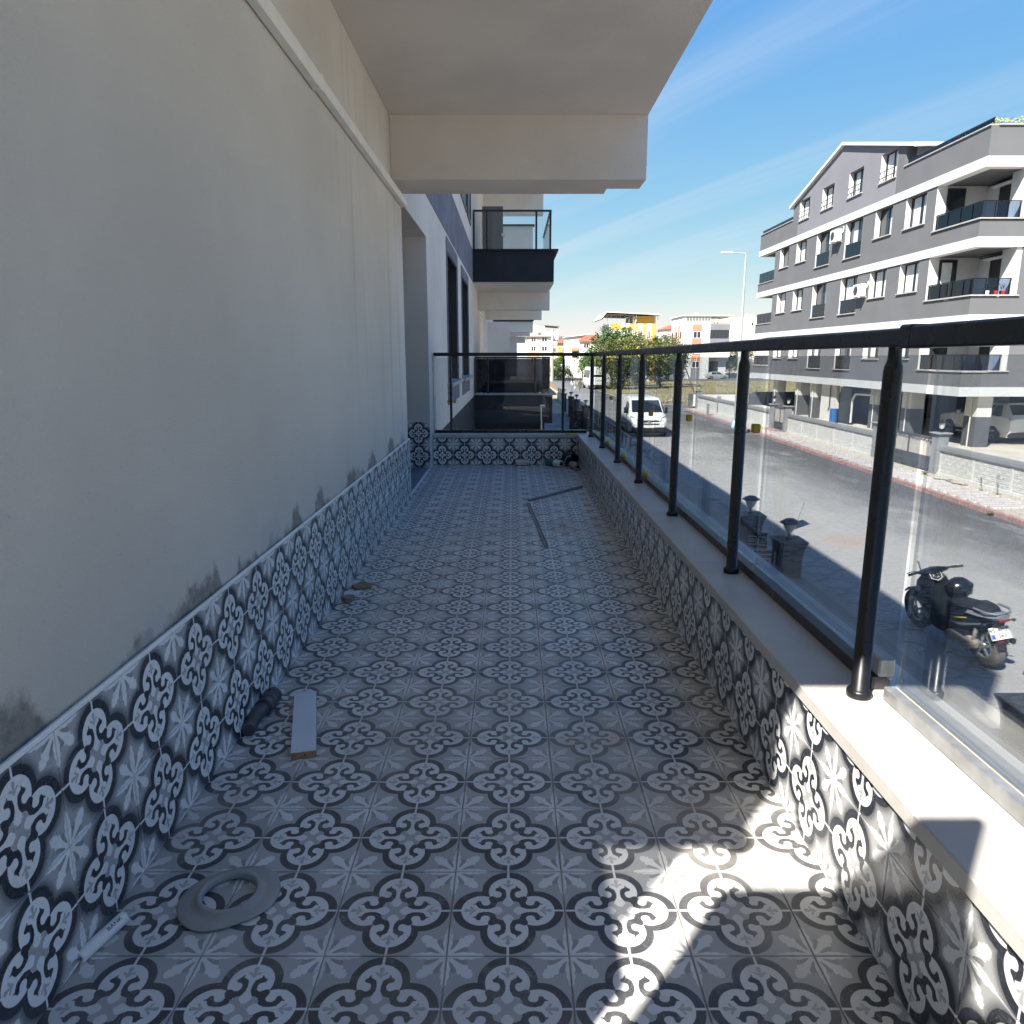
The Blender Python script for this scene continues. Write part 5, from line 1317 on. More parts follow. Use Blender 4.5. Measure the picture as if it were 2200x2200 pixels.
# cream block behind
Y = 190
cb = thing('cream_building', 'plain cream building with small windows seen beside the street lamp', 'building', (58, Y, gz(Y)))
MB().box(54.5, 66, Y, Y + 12, gz(Y), 10.4).build('wall', [M['cream']], cb)
MB().box(54.4, 66.1, Y - .08, Y - .002, 6.9, 7.2).build('cornice', [M['white_band']], cb)
fwin(cb, 60.6, 61.0, Y, 8.6, 9.2, 'frame_dark'); fwin(cb, 60.5, 61.1, Y, 3.4, 4.3, 'frame_dark'); fwin(cb, 57.5, 59, Y, 2.8, 4.4); fwin(cb, 55.5, 57, Y, -.5, 1.2); fwin(cb, 58.5, 60, Y, -.5, 1.2)
for x in (59.5, 60.9): MB().ball((x, Y + 1, 10.9), .45, (1, .4, 1)).build('satellite_dish', [M['white_plastic']], cb)
Y = 196
rb = thing('red_roofed_house', 'small pale house with a red roof just left of the terracotta panelled block', 'house', (41, Y, gz(Y)))
MB().box(39.6, 46, Y, Y + 8, gz(Y), 7.8).build('wall', [M['pale_wall']], rb)
MB().prism([(39.2, 7.8), (42.5, 9.2), (46.4, 7.8)], 'y', Y - .5, Y + 8.5).build('roof', [M['red_roof']], rb)
fwin(rb, 40.0, 40.8, Y, 5, 6.4); fwin(rb, 41.2, 42.0, Y, 5, 6.4)
# salmon gabled block
Y = 150
pb = thing('salmon_apartment_building', 'white and salmon apartment block with a small gable and roof canopy at the street end', 'building', (5, Y, gz(Y)))
MB().box(1.2, 8.1, Y, Y + 12, gz(Y), 4.8).build('wall', [M['white_wall']], pb)
MB().box(3.2, 5.5, Y - .06, Y - .002, gz(Y), 4.8).build('salmon_panel', [M['pink']], pb)
MB().box(1.0, 8.4, Y - .5, Y + 12.2, 4.801, 5.05).build('eaves', [M['sill']], pb)
MB().prism([(1.6, 5.051), (6.5, 5.051), (6.5, 6.6), (4.1, 7.15), (1.6, 6.4)], 'y', Y + .2, Y + 10).build('gable_wall', [M['pink']], pb)
MB().prism([(6.6, 6.95), (9.6, 6.72), (9.6, 6.85), (6.6, 7.10)], 'y', Y - .4, Y + 9).build('canopy', [M['roof_under']], pb)
MB().box(6.6, 9.4, Y, Y + .1, 5.051, 5.7).box(9.3, 9.4, Y, Y + .1, 5.701, 6.75).box(6.6, 6.7, Y + .11, Y + 6, 5.051, 6.9).box(8.101, 9.4, Y + .0, Y + 9, 4.2, 5.05).build('terrace_wall', [M['pale_wall']], pb)
for z in (3.75 - .05, 1.9, -.2, -2.4):
    fwin(pb, 3.9, 4.95, Y - .061, z, z + 1.05); fwin(pb, 6.05, 7.2, Y, z, z + 1.05)
MB().ball((5.35, Y - .1, 5.75), .35, (1, .4, 1)).build('satellite_dish', [M['white_plastic']], pb)
sbk = MB()
for z in (-2, .6, 3.1): sbk.box(8.101, 9.2, Y + .2, Y + 2, z, z + 1.0)
sbk.build('side_balcony', [M['cream']], pb)
Y = 170
gbk = thing('grey_white_building', 'grey and white low building peeping out below the row of soffits', 'building', (-1, Y, gz(Y)))
MB().box(-6, 1.1, Y, Y + 8, gz(Y), 4.0).build('wall', [M['white_wall']], gbk)
MB().box(-5.9, .4, Y - .3, Y - .002, 2.4, 3.0).box(-5.9, .4, Y - .3, Y - .002, .6, 1.3).build('balcony', [M['grey_light']], gbk)
fwin(gbk, -.9, .2, Y, 3.05, 3.8); fwin(gbk, -2.9, -1.6, Y, 3.05, 3.8)
# pale house with a red porch roof, and the pink house behind
Y = 185
hb = thing('pale_gabled_house', 'pale house with tin roof and red porch roof left of the big tree', 'house', (15, Y, gz(Y)))
MB().prism([(13.5, gz(Y)), (18.9, gz(Y)), (18.9, 6.0), (13.5, 5.4)], 'y', Y, Y + 9).box(16.7, 20.2, Y - 2.5, Y - .01, gz(Y), 4.4).build('wall', [M['pale_wall']], hb)
MB().prism([(13.2, 5.45), (19.3, 6.15), (19.3, 6.35), (13.2, 5.65)], 'y', Y - .5, Y + 9.5).build('roof', [M['metal_roof']], hb)
MB().prism([(16.4, 4.85), (18.6, 6.0), (20.8, 5.9), (20.8, 4.5), (16.4, 4.4)], 'y', Y - 3, Y - .6).build('porch_roof', [M['red_roof']], hb)
MB().box(14.8, 16.6, Y - 1.5, Y - .02, 2.3, 2.9).build('awning', [M['terracotta']], hb)
fwin(hb, 17.6, 18.8, Y - 2.51, 2.8, 4.1); fwin(hb, 15.0, 16.4, Y, .6, 2.0, 'frame_dark')
Y = 215
kb_ = thing('pink_house', 'small pink and orange house between the salmon block and the pale house', 'house', (13, Y, gz(Y)))
MB().box(11.6, 16, Y, Y + 8, gz(Y), 4.6).build('wall', [M['pink']], kb_)
MB().prism([(11.2, 4.6), (11.2, 4.75), (14.5, 5.7), (16.5, 4.75), (16.5, 4.6)], 'y', Y - .6, Y + 8).build('roof', [M['red_roof']], kb_)
MB().box(13.4, 14.3, Y - .06, Y - .002, gz(Y), 3.6).build('orange_panel', [M['orange_paint']], kb_)
fwin(kb_, 12.0, 13.0, Y, 2.0, 3.3); fwin(kb_, 14.5, 15.5, Y, 2.0, 3.3)
MB().box(12.2, 16, Y + 3, Y + 4, 5.3, 6.5).build('upper_storey', [M['grey_dark']], kb_)
# low walls
t = thing('beige_wall', 'low beige wall with fence posts on the left side of the far street', 'boundary wall', (4.7, 80, gz(80)))
mb = MB()
for k in range(7):
    y = 66 + k * 5; mb.box(4.55, 4.75, y, y + 4.98, gz(y) - .05, gz(y) + .62)
mb.build('wall_body', [M['beige_fence']], t)
for k in range(15): MB().box(4.60, 4.70, 66.3 + k * 2.4, 66.42 + k * 2.4, gz(66.3 + k * 2.4) + .621, gz(66.3 + k * 2.4) + 1.1).build('fence_post', [M['wood_raw']], t)
t = thing('white_street_wall', 'low white wall behind the parked silver car', 'boundary wall', (45, 174, gz(174)))
MB().box(30, 44, 174, 174.2, gz(174), gz(174) + 1.2).box(45.5, 66, 174, 174.2, gz(174), gz(174) + 1.15).build('wall_body', [M['white_wall']], t)
MB().box(29.9, 44.1, 173.95, 174.25, gz(174) + 1.201, gz(174) + 1.3).build('coping', [M['sill']], t)
for i, x in enumerate((17.4, 18.3)):
    t = thing('gate_post', ('pale yellow gate post nearer the bus', 'amber gate post nearer the minibus')[i], 'post', (x, 184, gz(184)))
    MB().box(x - .3, x + .3, 184, 184.5, gz(184), gz(184) + 2.0).build('post_body', [M[('cream', 'amber')[i]]], t)
    MB().box(x - .36, x + .36, 183.94, 184.56, gz(184) + 2.001, gz(184) + 2.12).build('cap', [M['sill']], t)
t = thing('utility_pole', 'pale concrete utility pole with crossarms at the far end of the street', 'utility pole', (7.7, 140, gz(140)))
MB().cyl((7.7, 140, gz(140)), (7.7, 140, 5.9), .30, .2, n=8).build('pole', [M['wood_pole']], t)
MB().box(6.9, 8.5, 139.9, 140.0, 4.9, 5.02).box(7.2, 8.2, 139.9, 140.0, 4.2, 4.3).build('crossarm', [M['galv']], t)
for x in (7.1, 7.7, 8.3): MB().cyl((x, 139.95, 5.021), (x, 139.95, 5.25), .06, n=6).build('insulator', [M['white_plastic']], t)
t = thing('field_post', 'leaning brown post standing in the dry field', 'post', (16.5, 70, gz(70)))
MB().tube([(17.6, 69, gz(69)), (16.6, 70.5, .2)], .06, 6).build('post_body', [M['bark']], t)
MB().tube([(17.55, 69.05, gz(69) + .1), (17.2, 69, gz(69))], .05, 6).build('stay', [M['bark']], t)
t = thing('driftwood', 'pale dead branch lying in the dry grass near the road corner', 'branch', (14.2, 63.5, gz(63)))
MB().tube([(13.4, 63.3, gz(63) + .1), (14.3, 63.6, gz(63) + .3), (15.3, 63.4, gz(63) + .55)], [.10, .08, .03], 6).tube([(14.0, 63.5, gz(63) + .2), (14.1, 63.4, gz(63) + .7)], [.05, .02], 6).build('branch', [M['wood_pole']], t)
t = thing('street_sign', 'small dark blue sign board between the trees across the field', 'sign', (20.5, 138, gz(138)))
MB().cyl((20.5, 138, gz(138)), (20.5, 138, gz(138) + 2.6), .05, n=6).build('sign_post', [M['galv']], t)
MB().box(19.9, 21.3, 137.9, 137.94, gz(138) + 1.4, gz(138) + 3.2).build('sign_board', [M['plate_blue']], t)

# ================================================================ TREES
def tree(name, label, loc, h, trunk_h, blobs, mats, n, leaf, seed, cat='tree', group=None):
    """blobs: (dx, dy, dz, rx, ry, rz) volumes of the crown above the foot"""
    t = thing(name, label, cat, loc, group=group); rr = random.Random(seed); x, y, z = loc
    tb = MB(); tr_ = max(.05, h * .022)
    tb.tube([(x, y, z - .05), (x + .05, y, z + trunk_h * .5), (x - .05, y, z + trunk_h), (x, y, z + h * .75)], [tr_ * 1.3, tr_, tr_ * .85, tr_ * .25], 8)
    for b in blobs: tb.tube([(x, y, z + trunk_h * .85), (x + b[0] * .55, y + b[1] * .55, z + trunk_h + (b[2] - trunk_h) * .6), (x + b[0], y + b[1], z + b[2])], [tr_ * .55, tr_ * .35, tr_ * .12], 5)
    tb.build('trunk', [M['bark']], t)
    mb = MB(); vol = [b[3] * b[4] * b[5] for b in blobs]; tot = sum(vol)
    for b, v in zip(blobs, vol):
        ncl = max(6, int(n / 26 * v / tot))
        for c in range(ncl):
            d = Vector((rr.gauss(0, 1), rr.gauss(0, 1), rr.gauss(0, 1))).normalized() * rr.uniform(.45, 1.05)
            c0 = Vector((x + b[0] + d.x * b[3], y + b[1] + d.y * b[4], z + b[2] + d.z * b[5])); cs = leaf * rr.uniform(1.3, 3.0)
            mb.mat(rr.randrange(len(mats)) if rr.random() < .3 else (0 if d.z < .1 or len(mats) == 1 else len(mats) - 1))
            for k in range(26):
                p = c0 + Vector((rr.gauss(0, .5), rr.gauss(0, .5), rr.gauss(0, .4))) * cs
                a = Vector((rr.uniform(-1, 1), rr.uniform(-1, 1), rr.uniform(-.6, .6))).normalized() * leaf * rr.uniform(.5, 1.0); s_ = a.cross(Vector((rr.uniform(-1, 1), rr.uniform(-1, 1), rr.uniform(-1, 1)))).normalized() * leaf * .32
                mb.add([p - a * .5, p + s_, p + a * .5, p - s_], [(0, 1, 2, 3)])
    mb.build('crown', [M[m] for m in mats], t); return t
tree('broadleaf_tree', 'tall fresh green tree left of the ochre block', (14.4, 106, gz(106)), 8.6, 2.2, [(-1.2, 0, 5.2, 2.6, 2.2, 2.6), (.6, .5, 6.6, 2.6, 2.2, 1.9), (2.4, 0, 5.6, 2.2, 2, 2.0), (-2.2, 0, 3.0, 1.9, 2, 1.8), (-.6, 0, 7.4, 1.4, 1.3, 1.1)], ['leaf_green', 'leaf_dark'], 9000, .34, 1)
tree('broadleaf_tree', 'round yellow green tree in front of the ochre block', (14.6, 97, gz(97)), 7.4, 1.8, [(-.6, 0, 4.6, 2.6, 2.2, 1.9), (1.4, -.2, 5.3, 2.2, 2, 1.7), (-2.0, 0, 3.6, 1.5, 1.6, 1.4), (2.8, 0, 4.0, 1.4, 1.5, 1.5)], ['leaf_yellow', 'leaf_olive'], 8000, .30, 2)
tree('broadleaf_tree', 'light yellow green tree between the ochre and the white blocks', (22.2, 112, gz(112)), 7.2, 2.0, [(-1.2, 0, 5.6, 2.0, 1.8, 1.6), (.8, 0, 6.0, 2.2, 1.8, 1.4), (2.4, 0, 5.0, 1.6, 1.5, 1.5)], ['leaf_yellow', 'leaf_olive'], 5200, .32, 3)
tree('broadleaf_tree', 'dark leafy tree seen through the railing left of the field', (13.9, 94, gz(94)), 5.2, .6, [(0, 0, 2.2, 1.5, 1.5, 1.9), (.7, 0, 3.4, 1.4, 1.3, 1.3)], ['leaf_dark', 'leaf_olive'], 4200, .26, 4)
tree('broadleaf_tree', 'second dark leafy tree seen through the railing over the brown verge', (16.9, 97, gz(97)), 5.4, .5, [(0, 0, 2.4, 1.7, 1.5, 2.1), (-.4, 0, 3.9, 1.3, 1.3, 1.2)], ['leaf_dark', 'leaf_olive'], 4200, .26, 5)
tree('broadleaf_tree', 'dark tree behind the leaning field post', (20.4, 101, gz(101)), 6.4, .9, [(0, 0, 3.2, 1.9, 1.5, 2.3), (.5, 0, 5.0, 1.5, 1.3, 1.2)], ['leaf_dark', 'leaf_olive'], 4600, .28, 6)
tree('broadleaf_tree', 'slim dark tree with a bare trunk standing alone in the field', (23.3, 104, gz(104)), 6.2, 1.0, [(0, 0, 3.0, 1.3, 1.2, 2.0), (.4, 0, 4.9, 1.6, 1.3, 1.3)], ['leaf_dark', 'leaf_olive'], 4200, .27, 7)
tree('street_tree', 'small dark tree left of the silver car before the white wall', (36.8, 170, gz(170)), 4.4, .8, [(0, 0, 2.6, 2.2, 1.5, 1.5), (1.4, 0, 2.0, 1.4, 1.2, 1.0)], ['leaf_dark', 'leaf_green'], 3000, .36, 8)
tree('street_tree', 'spreading green tree right of the silver car behind the lamp post', (49.6, 169, gz(169)), 5.6, 1.2, [(0, 0, 3.3, 2.6, 1.6, 1.6), (-2.0, 0, 2.6, 1.8, 1.4, 1.1), (1.8, 0, 4.2, 1.9, 1.4, 1.4)], ['leaf_dark', 'leaf_olive'], 4200, .38, 9)
tree('street_tree', 'small tree in front of the cream building', (57.0, 186, gz(186)), 8.6, 3.0, [(0, 0, 7.0, 2.6, 1.6, 1.5), (1.6, 0, 6.0, 1.6, 1.2, 1.4)], ['leaf_olive', 'leaf_dark'], 2600, .42, 10)
tree('street_tree', 'dark green tree behind the small bus at the street end', (16.6, 214, gz(214)), 7.8, 1.2, [(0, 0, 4.4, 3.4, 2, 2.6), (3, 0, 3.8, 2.8, 2, 2.6), (-3.4, 0, 3.2, 2.4, 2, 2.0)], ['leaf_dark', 'leaf_green'], 4600, .5, 11)
tree('street_tree', 'bushy green tree between the bus and the minibus', (16.0, 150, gz(150)), 6.0, .8, [(0, 0, 3.4, 2.4, 1.8, 2.4), (1.5, 0, 4.6, 2.0, 1.8, 1.6)], ['leaf_green', 'leaf_dark'], 4200, .42, 12)
tree('street_tree', 'dark shrub by the utility pole before the salmon block', (9.2, 146, gz(146)), 3.4, .4, [(0, 0, 1.6, 1.7, 1.2, 1.3), (1.6, 0, 1.4, 1.2, 1, 1.0)], ['leaf_dark'], 1800, .36, 13)
h_ = MB(); rr = random.Random(77)
for k in range(2600):
    p = Vector((rr.uniform(17.0, 22.0), rr.uniform(196, 200), gz(198) + rr.random() ** 1.2 * 2.0 * (1 - ((19.4 - 17) / 12)))); a = Vector((rr.uniform(-1, 1), rr.uniform(-1, 1), rr.uniform(-.4, 1))).normalized() * .45; s_ = a.orthogonal().normalized() * .14
    h_.add([p - a * .5, p + s_, p + a * .5, p - s_], [(0, 1, 2, 3)])
o = h_.build('hedge', [M['leaf_bright']]); setprops(o, 'bright green overgrown verge beside the small bus', 'hedge'); o['kind'] = 'stuff'

# ================================================================ VEHICLES
def ring(st):
    y, w, wt_, z0, zb, zt = st
    return [(-w * .93, y, z0), (-w, y, z0 + .22 * (zb - z0)), (-w, y, zb - .06), (-w * .985, y, zb), (-wt_, y, zt - .035), (-wt_ * .86, y, zt), (wt_ * .86, y, zt), (wt_, y, zt - .035), (w * .985, y, zb), (w, y, zb - .06), (w, y, z0 + .22 * (zb - z0)), (w * .93, y, z0)]
def car_shell(parent, sts, paint, subs=0):
    mb = MB().sh(); mb.loft([ring(s) for s in sts], caps=True); o = recalc(mb.build('body', [paint], parent))
    o.data.set_sharp_from_angle(angle=R(38)); return o
def patch(parent, name, m, pts, off, th=.004):
    """thin panel laid on the shell; off = outward direction"""
    d = Vector(off).normalized(); a = [Vector(p) + d * .004 for p in pts]; b_ = [p + d * th for p in a]; n = len(a)
    mb = MB(); mb.add(a + b_, [tuple(range(n))[::-1], tuple(range(n, 2 * n))] + [(i, (i + 1) % n, n + (i + 1) % n, n + i) for i in range(n)])
    return recalc(mb.build(name, [m], parent))
def wheel(parent, x, y, r, w, side, rimm='rim', tyre='rubber', spokes=5):
    Mx = Matrix.Translation((x, y, r)) @ Matrix.Rotation(R(90) * side, 4, 'Y')
    t = MB().lathe([(r * .62, -w * .45), (r * .90, -w * .5), (r * .98, -w * .40), (r, -w * .2), (r, w * .2), (r * .98, w * .40), (r * .90, w * .5), (r * .62, w * .45)], 24, Mx).lathe([(r * .62, w * .45), (r * .62, -w * .45)], 24, Mx)
    wl = recalc(t.build('wheel', [M[tyre]], parent))
    rm = MB().lathe([(r * .63, w * .30), (r * .60, w * .46), (r * .52, w * .44), (r * .52, w * .30)], 24, Mx).lathe([(.0001, w * .42), (r * .16, w * .42), (r * .17, w * .30)], 12, Mx)
    for k in range(spokes):
        a = 2 * math.pi * k / spokes; pts = []
        for q, hw in ((.14, .05), (.56, .075)):
            for s_ in (-1, 1): pts.append((q * r * math.cos(a) - s_ * hw * r * math.sin(a), q * r * math.sin(a) + s_ * hw * r * math.cos(a)))
        p4 = [pts[0], pts[2], pts[3], pts[1]]
        rm.add([Mx @ Vector((p[0], p[1], w * .43)) for p in p4] + [Mx @ Vector((p[0], p[1], w * .30)) for p in p4], [(0, 1, 2, 3), (0, 4, 5, 1), (1, 5, 6, 2), (2, 6, 7, 3), (3, 7, 4, 0)])
    recalc(rm.build('rim', [M[rimm]], wl))
    return wl
def side_windows(parent, segs, w0, w1, z0, z1):
    for s_ in (-1, 1):
        for (ya, yb, yc, yd) in segs:   # bottom front, bottom rear, top rear, top front
            patch(parent, 'side_window', M['car_glass'], [(s_ * w0, ya, z0), (s_ * w0, yb, z0), (s_ * w1, yc, z1), (s_ * w1, yd, z1)], (s_, 0, .25))
def arches(parent, ys, r, w):
    for s_ in (-1, 1):
        for y in ys: MB().cyl((s_ * (w - .25), y, r), (s_ * (w + .004), y, r), r * 1.16, n=24).build('wheel_arch', [M['dark_plastic']], parent)

# white panel van facing the camera
van = thing('panel_van', 'white panel van with black grille parked facing the camera on the left of the street', 'van', (0, 0, 0), world=False)
car_shell(van, [(2.46, .78, .68, .42, .70, .74), (2.36, .90, .78, .30, .93, .98), (1.72, .98, .86, .28, 1.10, 1.22), (.92, .99, .80, .28, 1.14, 1.88), (.55, .99, .83, .28, 1.14, 1.96), (-2.35, .99, .85, .28, 1.14, 1.97), (-2.46, .96, .82, .32, 1.10, 1.90)], M['white_car'])
patch(van, 'windscreen', M['car_glass'], [(-.80, 1.70, 1.25), (.80, 1.70, 1.25), (.72, .98, 1.83), (-.72, .98, 1.83)], (0, .65, .75))
side_windows(van, [(1.45, .35, .35, .95)], .985, .87, 1.17, 1.74)
patch(van, 'grille', M['dark_plastic'], [(-.50, 2.455, .66), (.50, 2.455, .66), (.58, 2.41, .80), (.48, 2.40, .88), (-.48, 2.40, .88), (-.58, 2.41, .80)], (0, 1, .12), .02)
MB().lathe([(.0001, .012), (.09, .010), (.10, 0)], 20, Matrix.Translation((0, 2.46, .79)) @ Matrix.Rotation(R(-90), 4, 'X') @ Matrix.Diagonal((1, .45, 1, 1))).build('oval_badge', [M['alu']], van)
for s_ in (-1, 1):
    patch(van, 'headlight', M['head_lamp'], [(s_ * .88, 2.30, .82), (s_ * .60, 2.42, .86), (s_ * .64, 2.36, 1.0), (s_ * .90, 2.05, 1.10), (s_ * .955, 2.02, 1.02)], (s_ * .5, 1, .3), .012)
    patch(van, 'headlight_surround', M['dark_plastic'], [(s_ * .90, 2.30, .79), (s_ * .57, 2.43, .84), (s_ * .60, 2.40, .90), (s_ * .93, 2.10, .95)], (s_ * .5, 1, .3), .006)
    mr = MB().box(s_ * 1.02, s_ * 1.16, 1.22, 1.36, 1.17, 1.48, .03).build('mirror', [M['dark_plastic']], van)
    MB().tube([(s_ * .95, 1.3, 1.2), (s_ * 1.05, 1.3, 1.22)], .025, 6).build('mirror_arm', [M['dark_plastic']], mr)
MB().box(-.90, .90, 2.25, 2.475, .26, .56, .05).box(-.80, .80, 2.2, 2.44, .20, .2595, .02).build('bumper', [M['dark_plastic']], van)
MB().box(-.26, .26, 2.476, 2.486, .50, .61, .003).build('number_plate', [M['plate_white']], van)
for s_ in (-1, 1): MB().box(s_ * .985, s_ * 1.005, -1.4, 1.1, .50, .60, .008).build('side_moulding', [M['dark_plastic']], van)
MB().tube([(-.55, 1.74, 1.27), (-.05, 1.66, 1.34)], .012, 6).tube([(.35, 1.74, 1.27), (.62, 1.62, 1.40)], .012, 6).build('wiper', [M['dark_plastic']], van)
arches(van, (1.62, -1.42), .34, .985)
for s_ in (-1, 1):
    for y in (1.62, -1.42): wheel(van, s_ * .88, y, .34, .21, s_)
place(van, (6.72, 36.6, -2.8), R(180), scale=.93)
# white minibus seen from behind
mbus = thing('minibus', 'white minibus seen from behind, parked past the panel van', 'minibus', (0, 0, 0), world=False)
car_shell(mbus, [(3.3, .85, .75, .45, .9, 1.0), (2.9, .98, .85, .35, 1.2, 1.35), (2.1, 1.02, .88, .35, 1.3, 2.55), (1.7, 1.02, .9, .35, 1.3, 2.75), (-3.2, 1.02, .9, .35, 1.3, 2.76), (-3.3, .99, .86, .40, 1.25, 2.68)], M['white_car'])
patch(mbus, 'rear_window', M['car_glass'], [(-.72, -3.30, 1.55), (.72, -3.30, 1.55), (.66, -3.28, 2.25), (-.66, -3.28, 2.25)], (0, -1, .05))
patch(mbus, 'rear_trim', M['dark_plastic'], [(-.95, -3.3, 1.06), (.95, -3.3, 1.06), (.95, -3.3, 1.11), (-.95, -3.3, 1.11)], (0, -1, 0), .01)
MB().box(-.97, .97, -3.42, -3.25, .34, .60, .04).build('bumper', [M['dark_plastic']], mbus)
MB().box(-.26, .26, -3.325, -3.31, .74, .86, .003).build('number_plate', [M['plate_white']], mbus)
for s_ in (-1, 1):
    patch(mbus, 'tail_light', M['red_lens'], [(s_ * .88, -3.3, .95), (s_ * .98, -3.28, .95), (s_ * .98, -3.28, 1.35), (s_ * .88, -3.3, 1.35)], (s_ * .3, -1, 0), .01)
    MB().box(s_ * 1.06, s_ * 1.24, 2.3, 2.42, 1.3, 1.7, .03).build('mirror', [M['dark_plastic']], mbus)
side_windows(mbus, [(2.0, 1.0, 1.0, 1.75), (.9, -.6, -.6, .9), (-.7, -2.2, -2.2, -.7)], 1.01, .93, 1.42, 2.35)
arches(mbus, (2.3, -2.0), .36, 1.015)
for s_ in (-1, 1):
    for y in (2.3, -2.0): wheel(mbus, s_ * .9, y, .36, .22, s_)
place(mbus, (11.35, 101.0, gz(99)), R(4), scale=1.06)
# small white bus far down the street, facing the camera
bus = thing('small_bus', 'small white bus driving towards the camera at the far end of the street', 'bus', (0, 0, 0), world=False)
car_shell(bus, [(3.9, 1.12, 1.0, .42, 1.25, 3.0), (3.75, 1.16, 1.05, .38, 1.3, 3.1), (-3.8, 1.16, 1.05, .38, 1.3, 3.1), (-3.9, 1.1, 1.0, .42, 1.25, 3.0)], M['white_car'])
patch(bus, 'windscreen', M['car_glass'], [(-1.0, 3.9, 1.35), (1.0, 3.9, 1.35), (.92, 3.9, 2.6), (-.92, 3.9, 2.6)], (0, 1, 0))
side_windows(bus, [(3.5, 1.2, 1.2, 3.5), (1.1, -1.2, -1.2, 1.1), (-1.3, -3.5, -3.5, -1.3)], 1.14, 1.08, 1.45, 2.5)
MB().box(-1.1, 1.1, 3.85, 4.0, .40, .70, .04).build('bumper', [M['white_plastic']], bus)
for s_ in (-1, 1): patch(bus, 'headlight', M['head_lamp'], [(s_ * .65, 3.92, .8), (s_ * 1.0, 3.92, .8), (s_ * 1.0, 3.92, 1.0), (s_ * .65, 3.92, 1.0)], (0, 1, 0), .02)
arches(bus, (2.6, -2.4), .42, 1.155)
for s_ in (-1, 1):
    for y in (2.6, -2.4): wheel(bus, s_ * 1.0, y, .42, .26, s_)
place(bus, (14.7, 205, gz(201)), R(180))
# hatchback by the far road, and the end of another one
def hatch(paint, label):
    c = thing('hatchback_car', label, 'car', (0, 0, 0), world=False)
    car_shell(c, [(2.12, .62, .55, .34, .60, .64), (1.98, .80, .70, .24, .70, .76), (1.0, .89, .78, .22, .88, .96), (.25, .90, .62, .22, .92, 1.40), (-.3, .90, .63, .22, .93, 1.46), (-1.3, .90, .60, .22, .96, 1.38), (-1.98, .86, .62, .25, .95, 1.06), (-2.10, .74, .60, .36, .70, .80)], paint)
    side_windows(c, [(.72, -.28, -.30, .28), (-.36, -1.25, -1.15, -.38)], .895, .70, .97, 1.34)
    patch(c, 'windscreen', M['car_glass'], [(-.72, .95, 1.00), (.72, .95, 1.00), (.55, .32, 1.38), (-.55, .32, 1.38)], (0, .5, .85))
    patch(c, 'rear_window', M['car_glass'], [(-.62, -1.90, 1.08), (.62, -1.90, 1.08), (.54, -1.38, 1.36), (-.54, -1.38, 1.36)], (0, -.5, .85))
    for s_ in (-1, 1):
        patch(c, 'headlight', M['head_lamp'], [(s_ * .55, 2.09, .62), (s_ * .78, 1.99, .62), (s_ * .78, 1.92, .74), (s_ * .56, 2.04, .72)], (s_ * .5, 1, .2), .01)
        patch(c, 'tail_light', M['red_lens'], [(s_ * .62, -2.07, .82), (s_ * .86, -1.99, .82), (s_ * .86, -1.95, .96), (s_ * .62, -2.05, .94)], (s_ * .5, -1, .1), .01)
        MB().box(s_ * .92, s_ * 1.06, .58, .70, .94, 1.06, .02).build('mirror', [paint], c)
        for y in (.2, -.75): MB().box(s_ * .902, s_ * .918, y - .09, y + .09, .80, .825).build('door_handle', [paint], c)
    MB().box(-.24, .24, -2.125, -2.115, .62, .73, .003).build('number_plate', [M['plate_white']], c)
    arches(c, (1.28, -1.28), .31, .895)
    for s_ in (-1, 1):
        for y in (1.28, -1.28): wheel(c, s_ * .82, y, .31, .2, s_)
    return c
hc = hatch(M['silver_car'], 'silver hatchback parked side-on along the road beyond the field')
place(hc, (45.0, 162.5, gz(162)), R(-90), scale=1.12)
hc2 = copy_tree(hc); place(hc2, (35.6, 163.5, gz(163)), R(-90), 'pale hatchback mostly hidden by a railing post and the small dark tree', scale=1.1)
hc2.name = 'hatchback_car'
# white SUV under the stilts, tail towards the camera
suv = thing('suv_car', 'white SUV parked under the grey building with its tail to the street', 'car', (0, 0, 0), world=False)
car_shell(suv, [(2.36, .70, .60, .40, .78, .84), (2.22, .88, .78, .28, .92, 1.0), (1.15, .95, .84, .26, 1.06, 1.16), (.40, .96, .70, .26, 1.08, 1.62), (-.3, .96, .72, .26, 1.10, 1.70), (-1.75, .96, .70, .26, 1.12, 1.66), (-2.22, .94, .78, .28, 1.12, 1.20), (-2.36, .90, .76, .34, .98, 1.06)], M['white_car'])
side_windows(suv, [(.85, -.25, -.28, .45), (-.33, -1.2, -1.2, -.35), (-1.28, -1.85, -1.62, -1.28)], .955, .78, 1.15, 1.58)
patch(suv, 'rear_window', M['car_glass'], [(-.74, -2.20, 1.22), (.74, -2.20, 1.22), (.64, -1.80, 1.62), (-.64, -1.80, 1.62)], (0, -.65, .75))
patch(suv, 'windscreen', M['car_glass'], [(-.78, 1.08, 1.20), (.78, 1.08, 1.20), (.62, .48, 1.60), (-.62, .48, 1.60)], (0, .5, .85))
patch(suv, 'light_bar', M['red_lens'], [(-.92, -2.29, 1.00), (.92, -2.29, 1.00), (.92, -2.25, 1.10), (-.92, -2.25, 1.10)], (0, -1, .2), .02)
MB().box(-.90, .90, -2.42, -2.2, .30, .52, .04).build('bumper', [M['dark_plastic']], suv)
MB().box(-.27, .27, -2.40, -2.375, .70, .82, .003).build('number_plate', [M['ink']], suv)
MB().box(-.66, .66, -2.0, -1.74, 1.665, 1.70, .012).build('spoiler', [M['white_car']], suv)
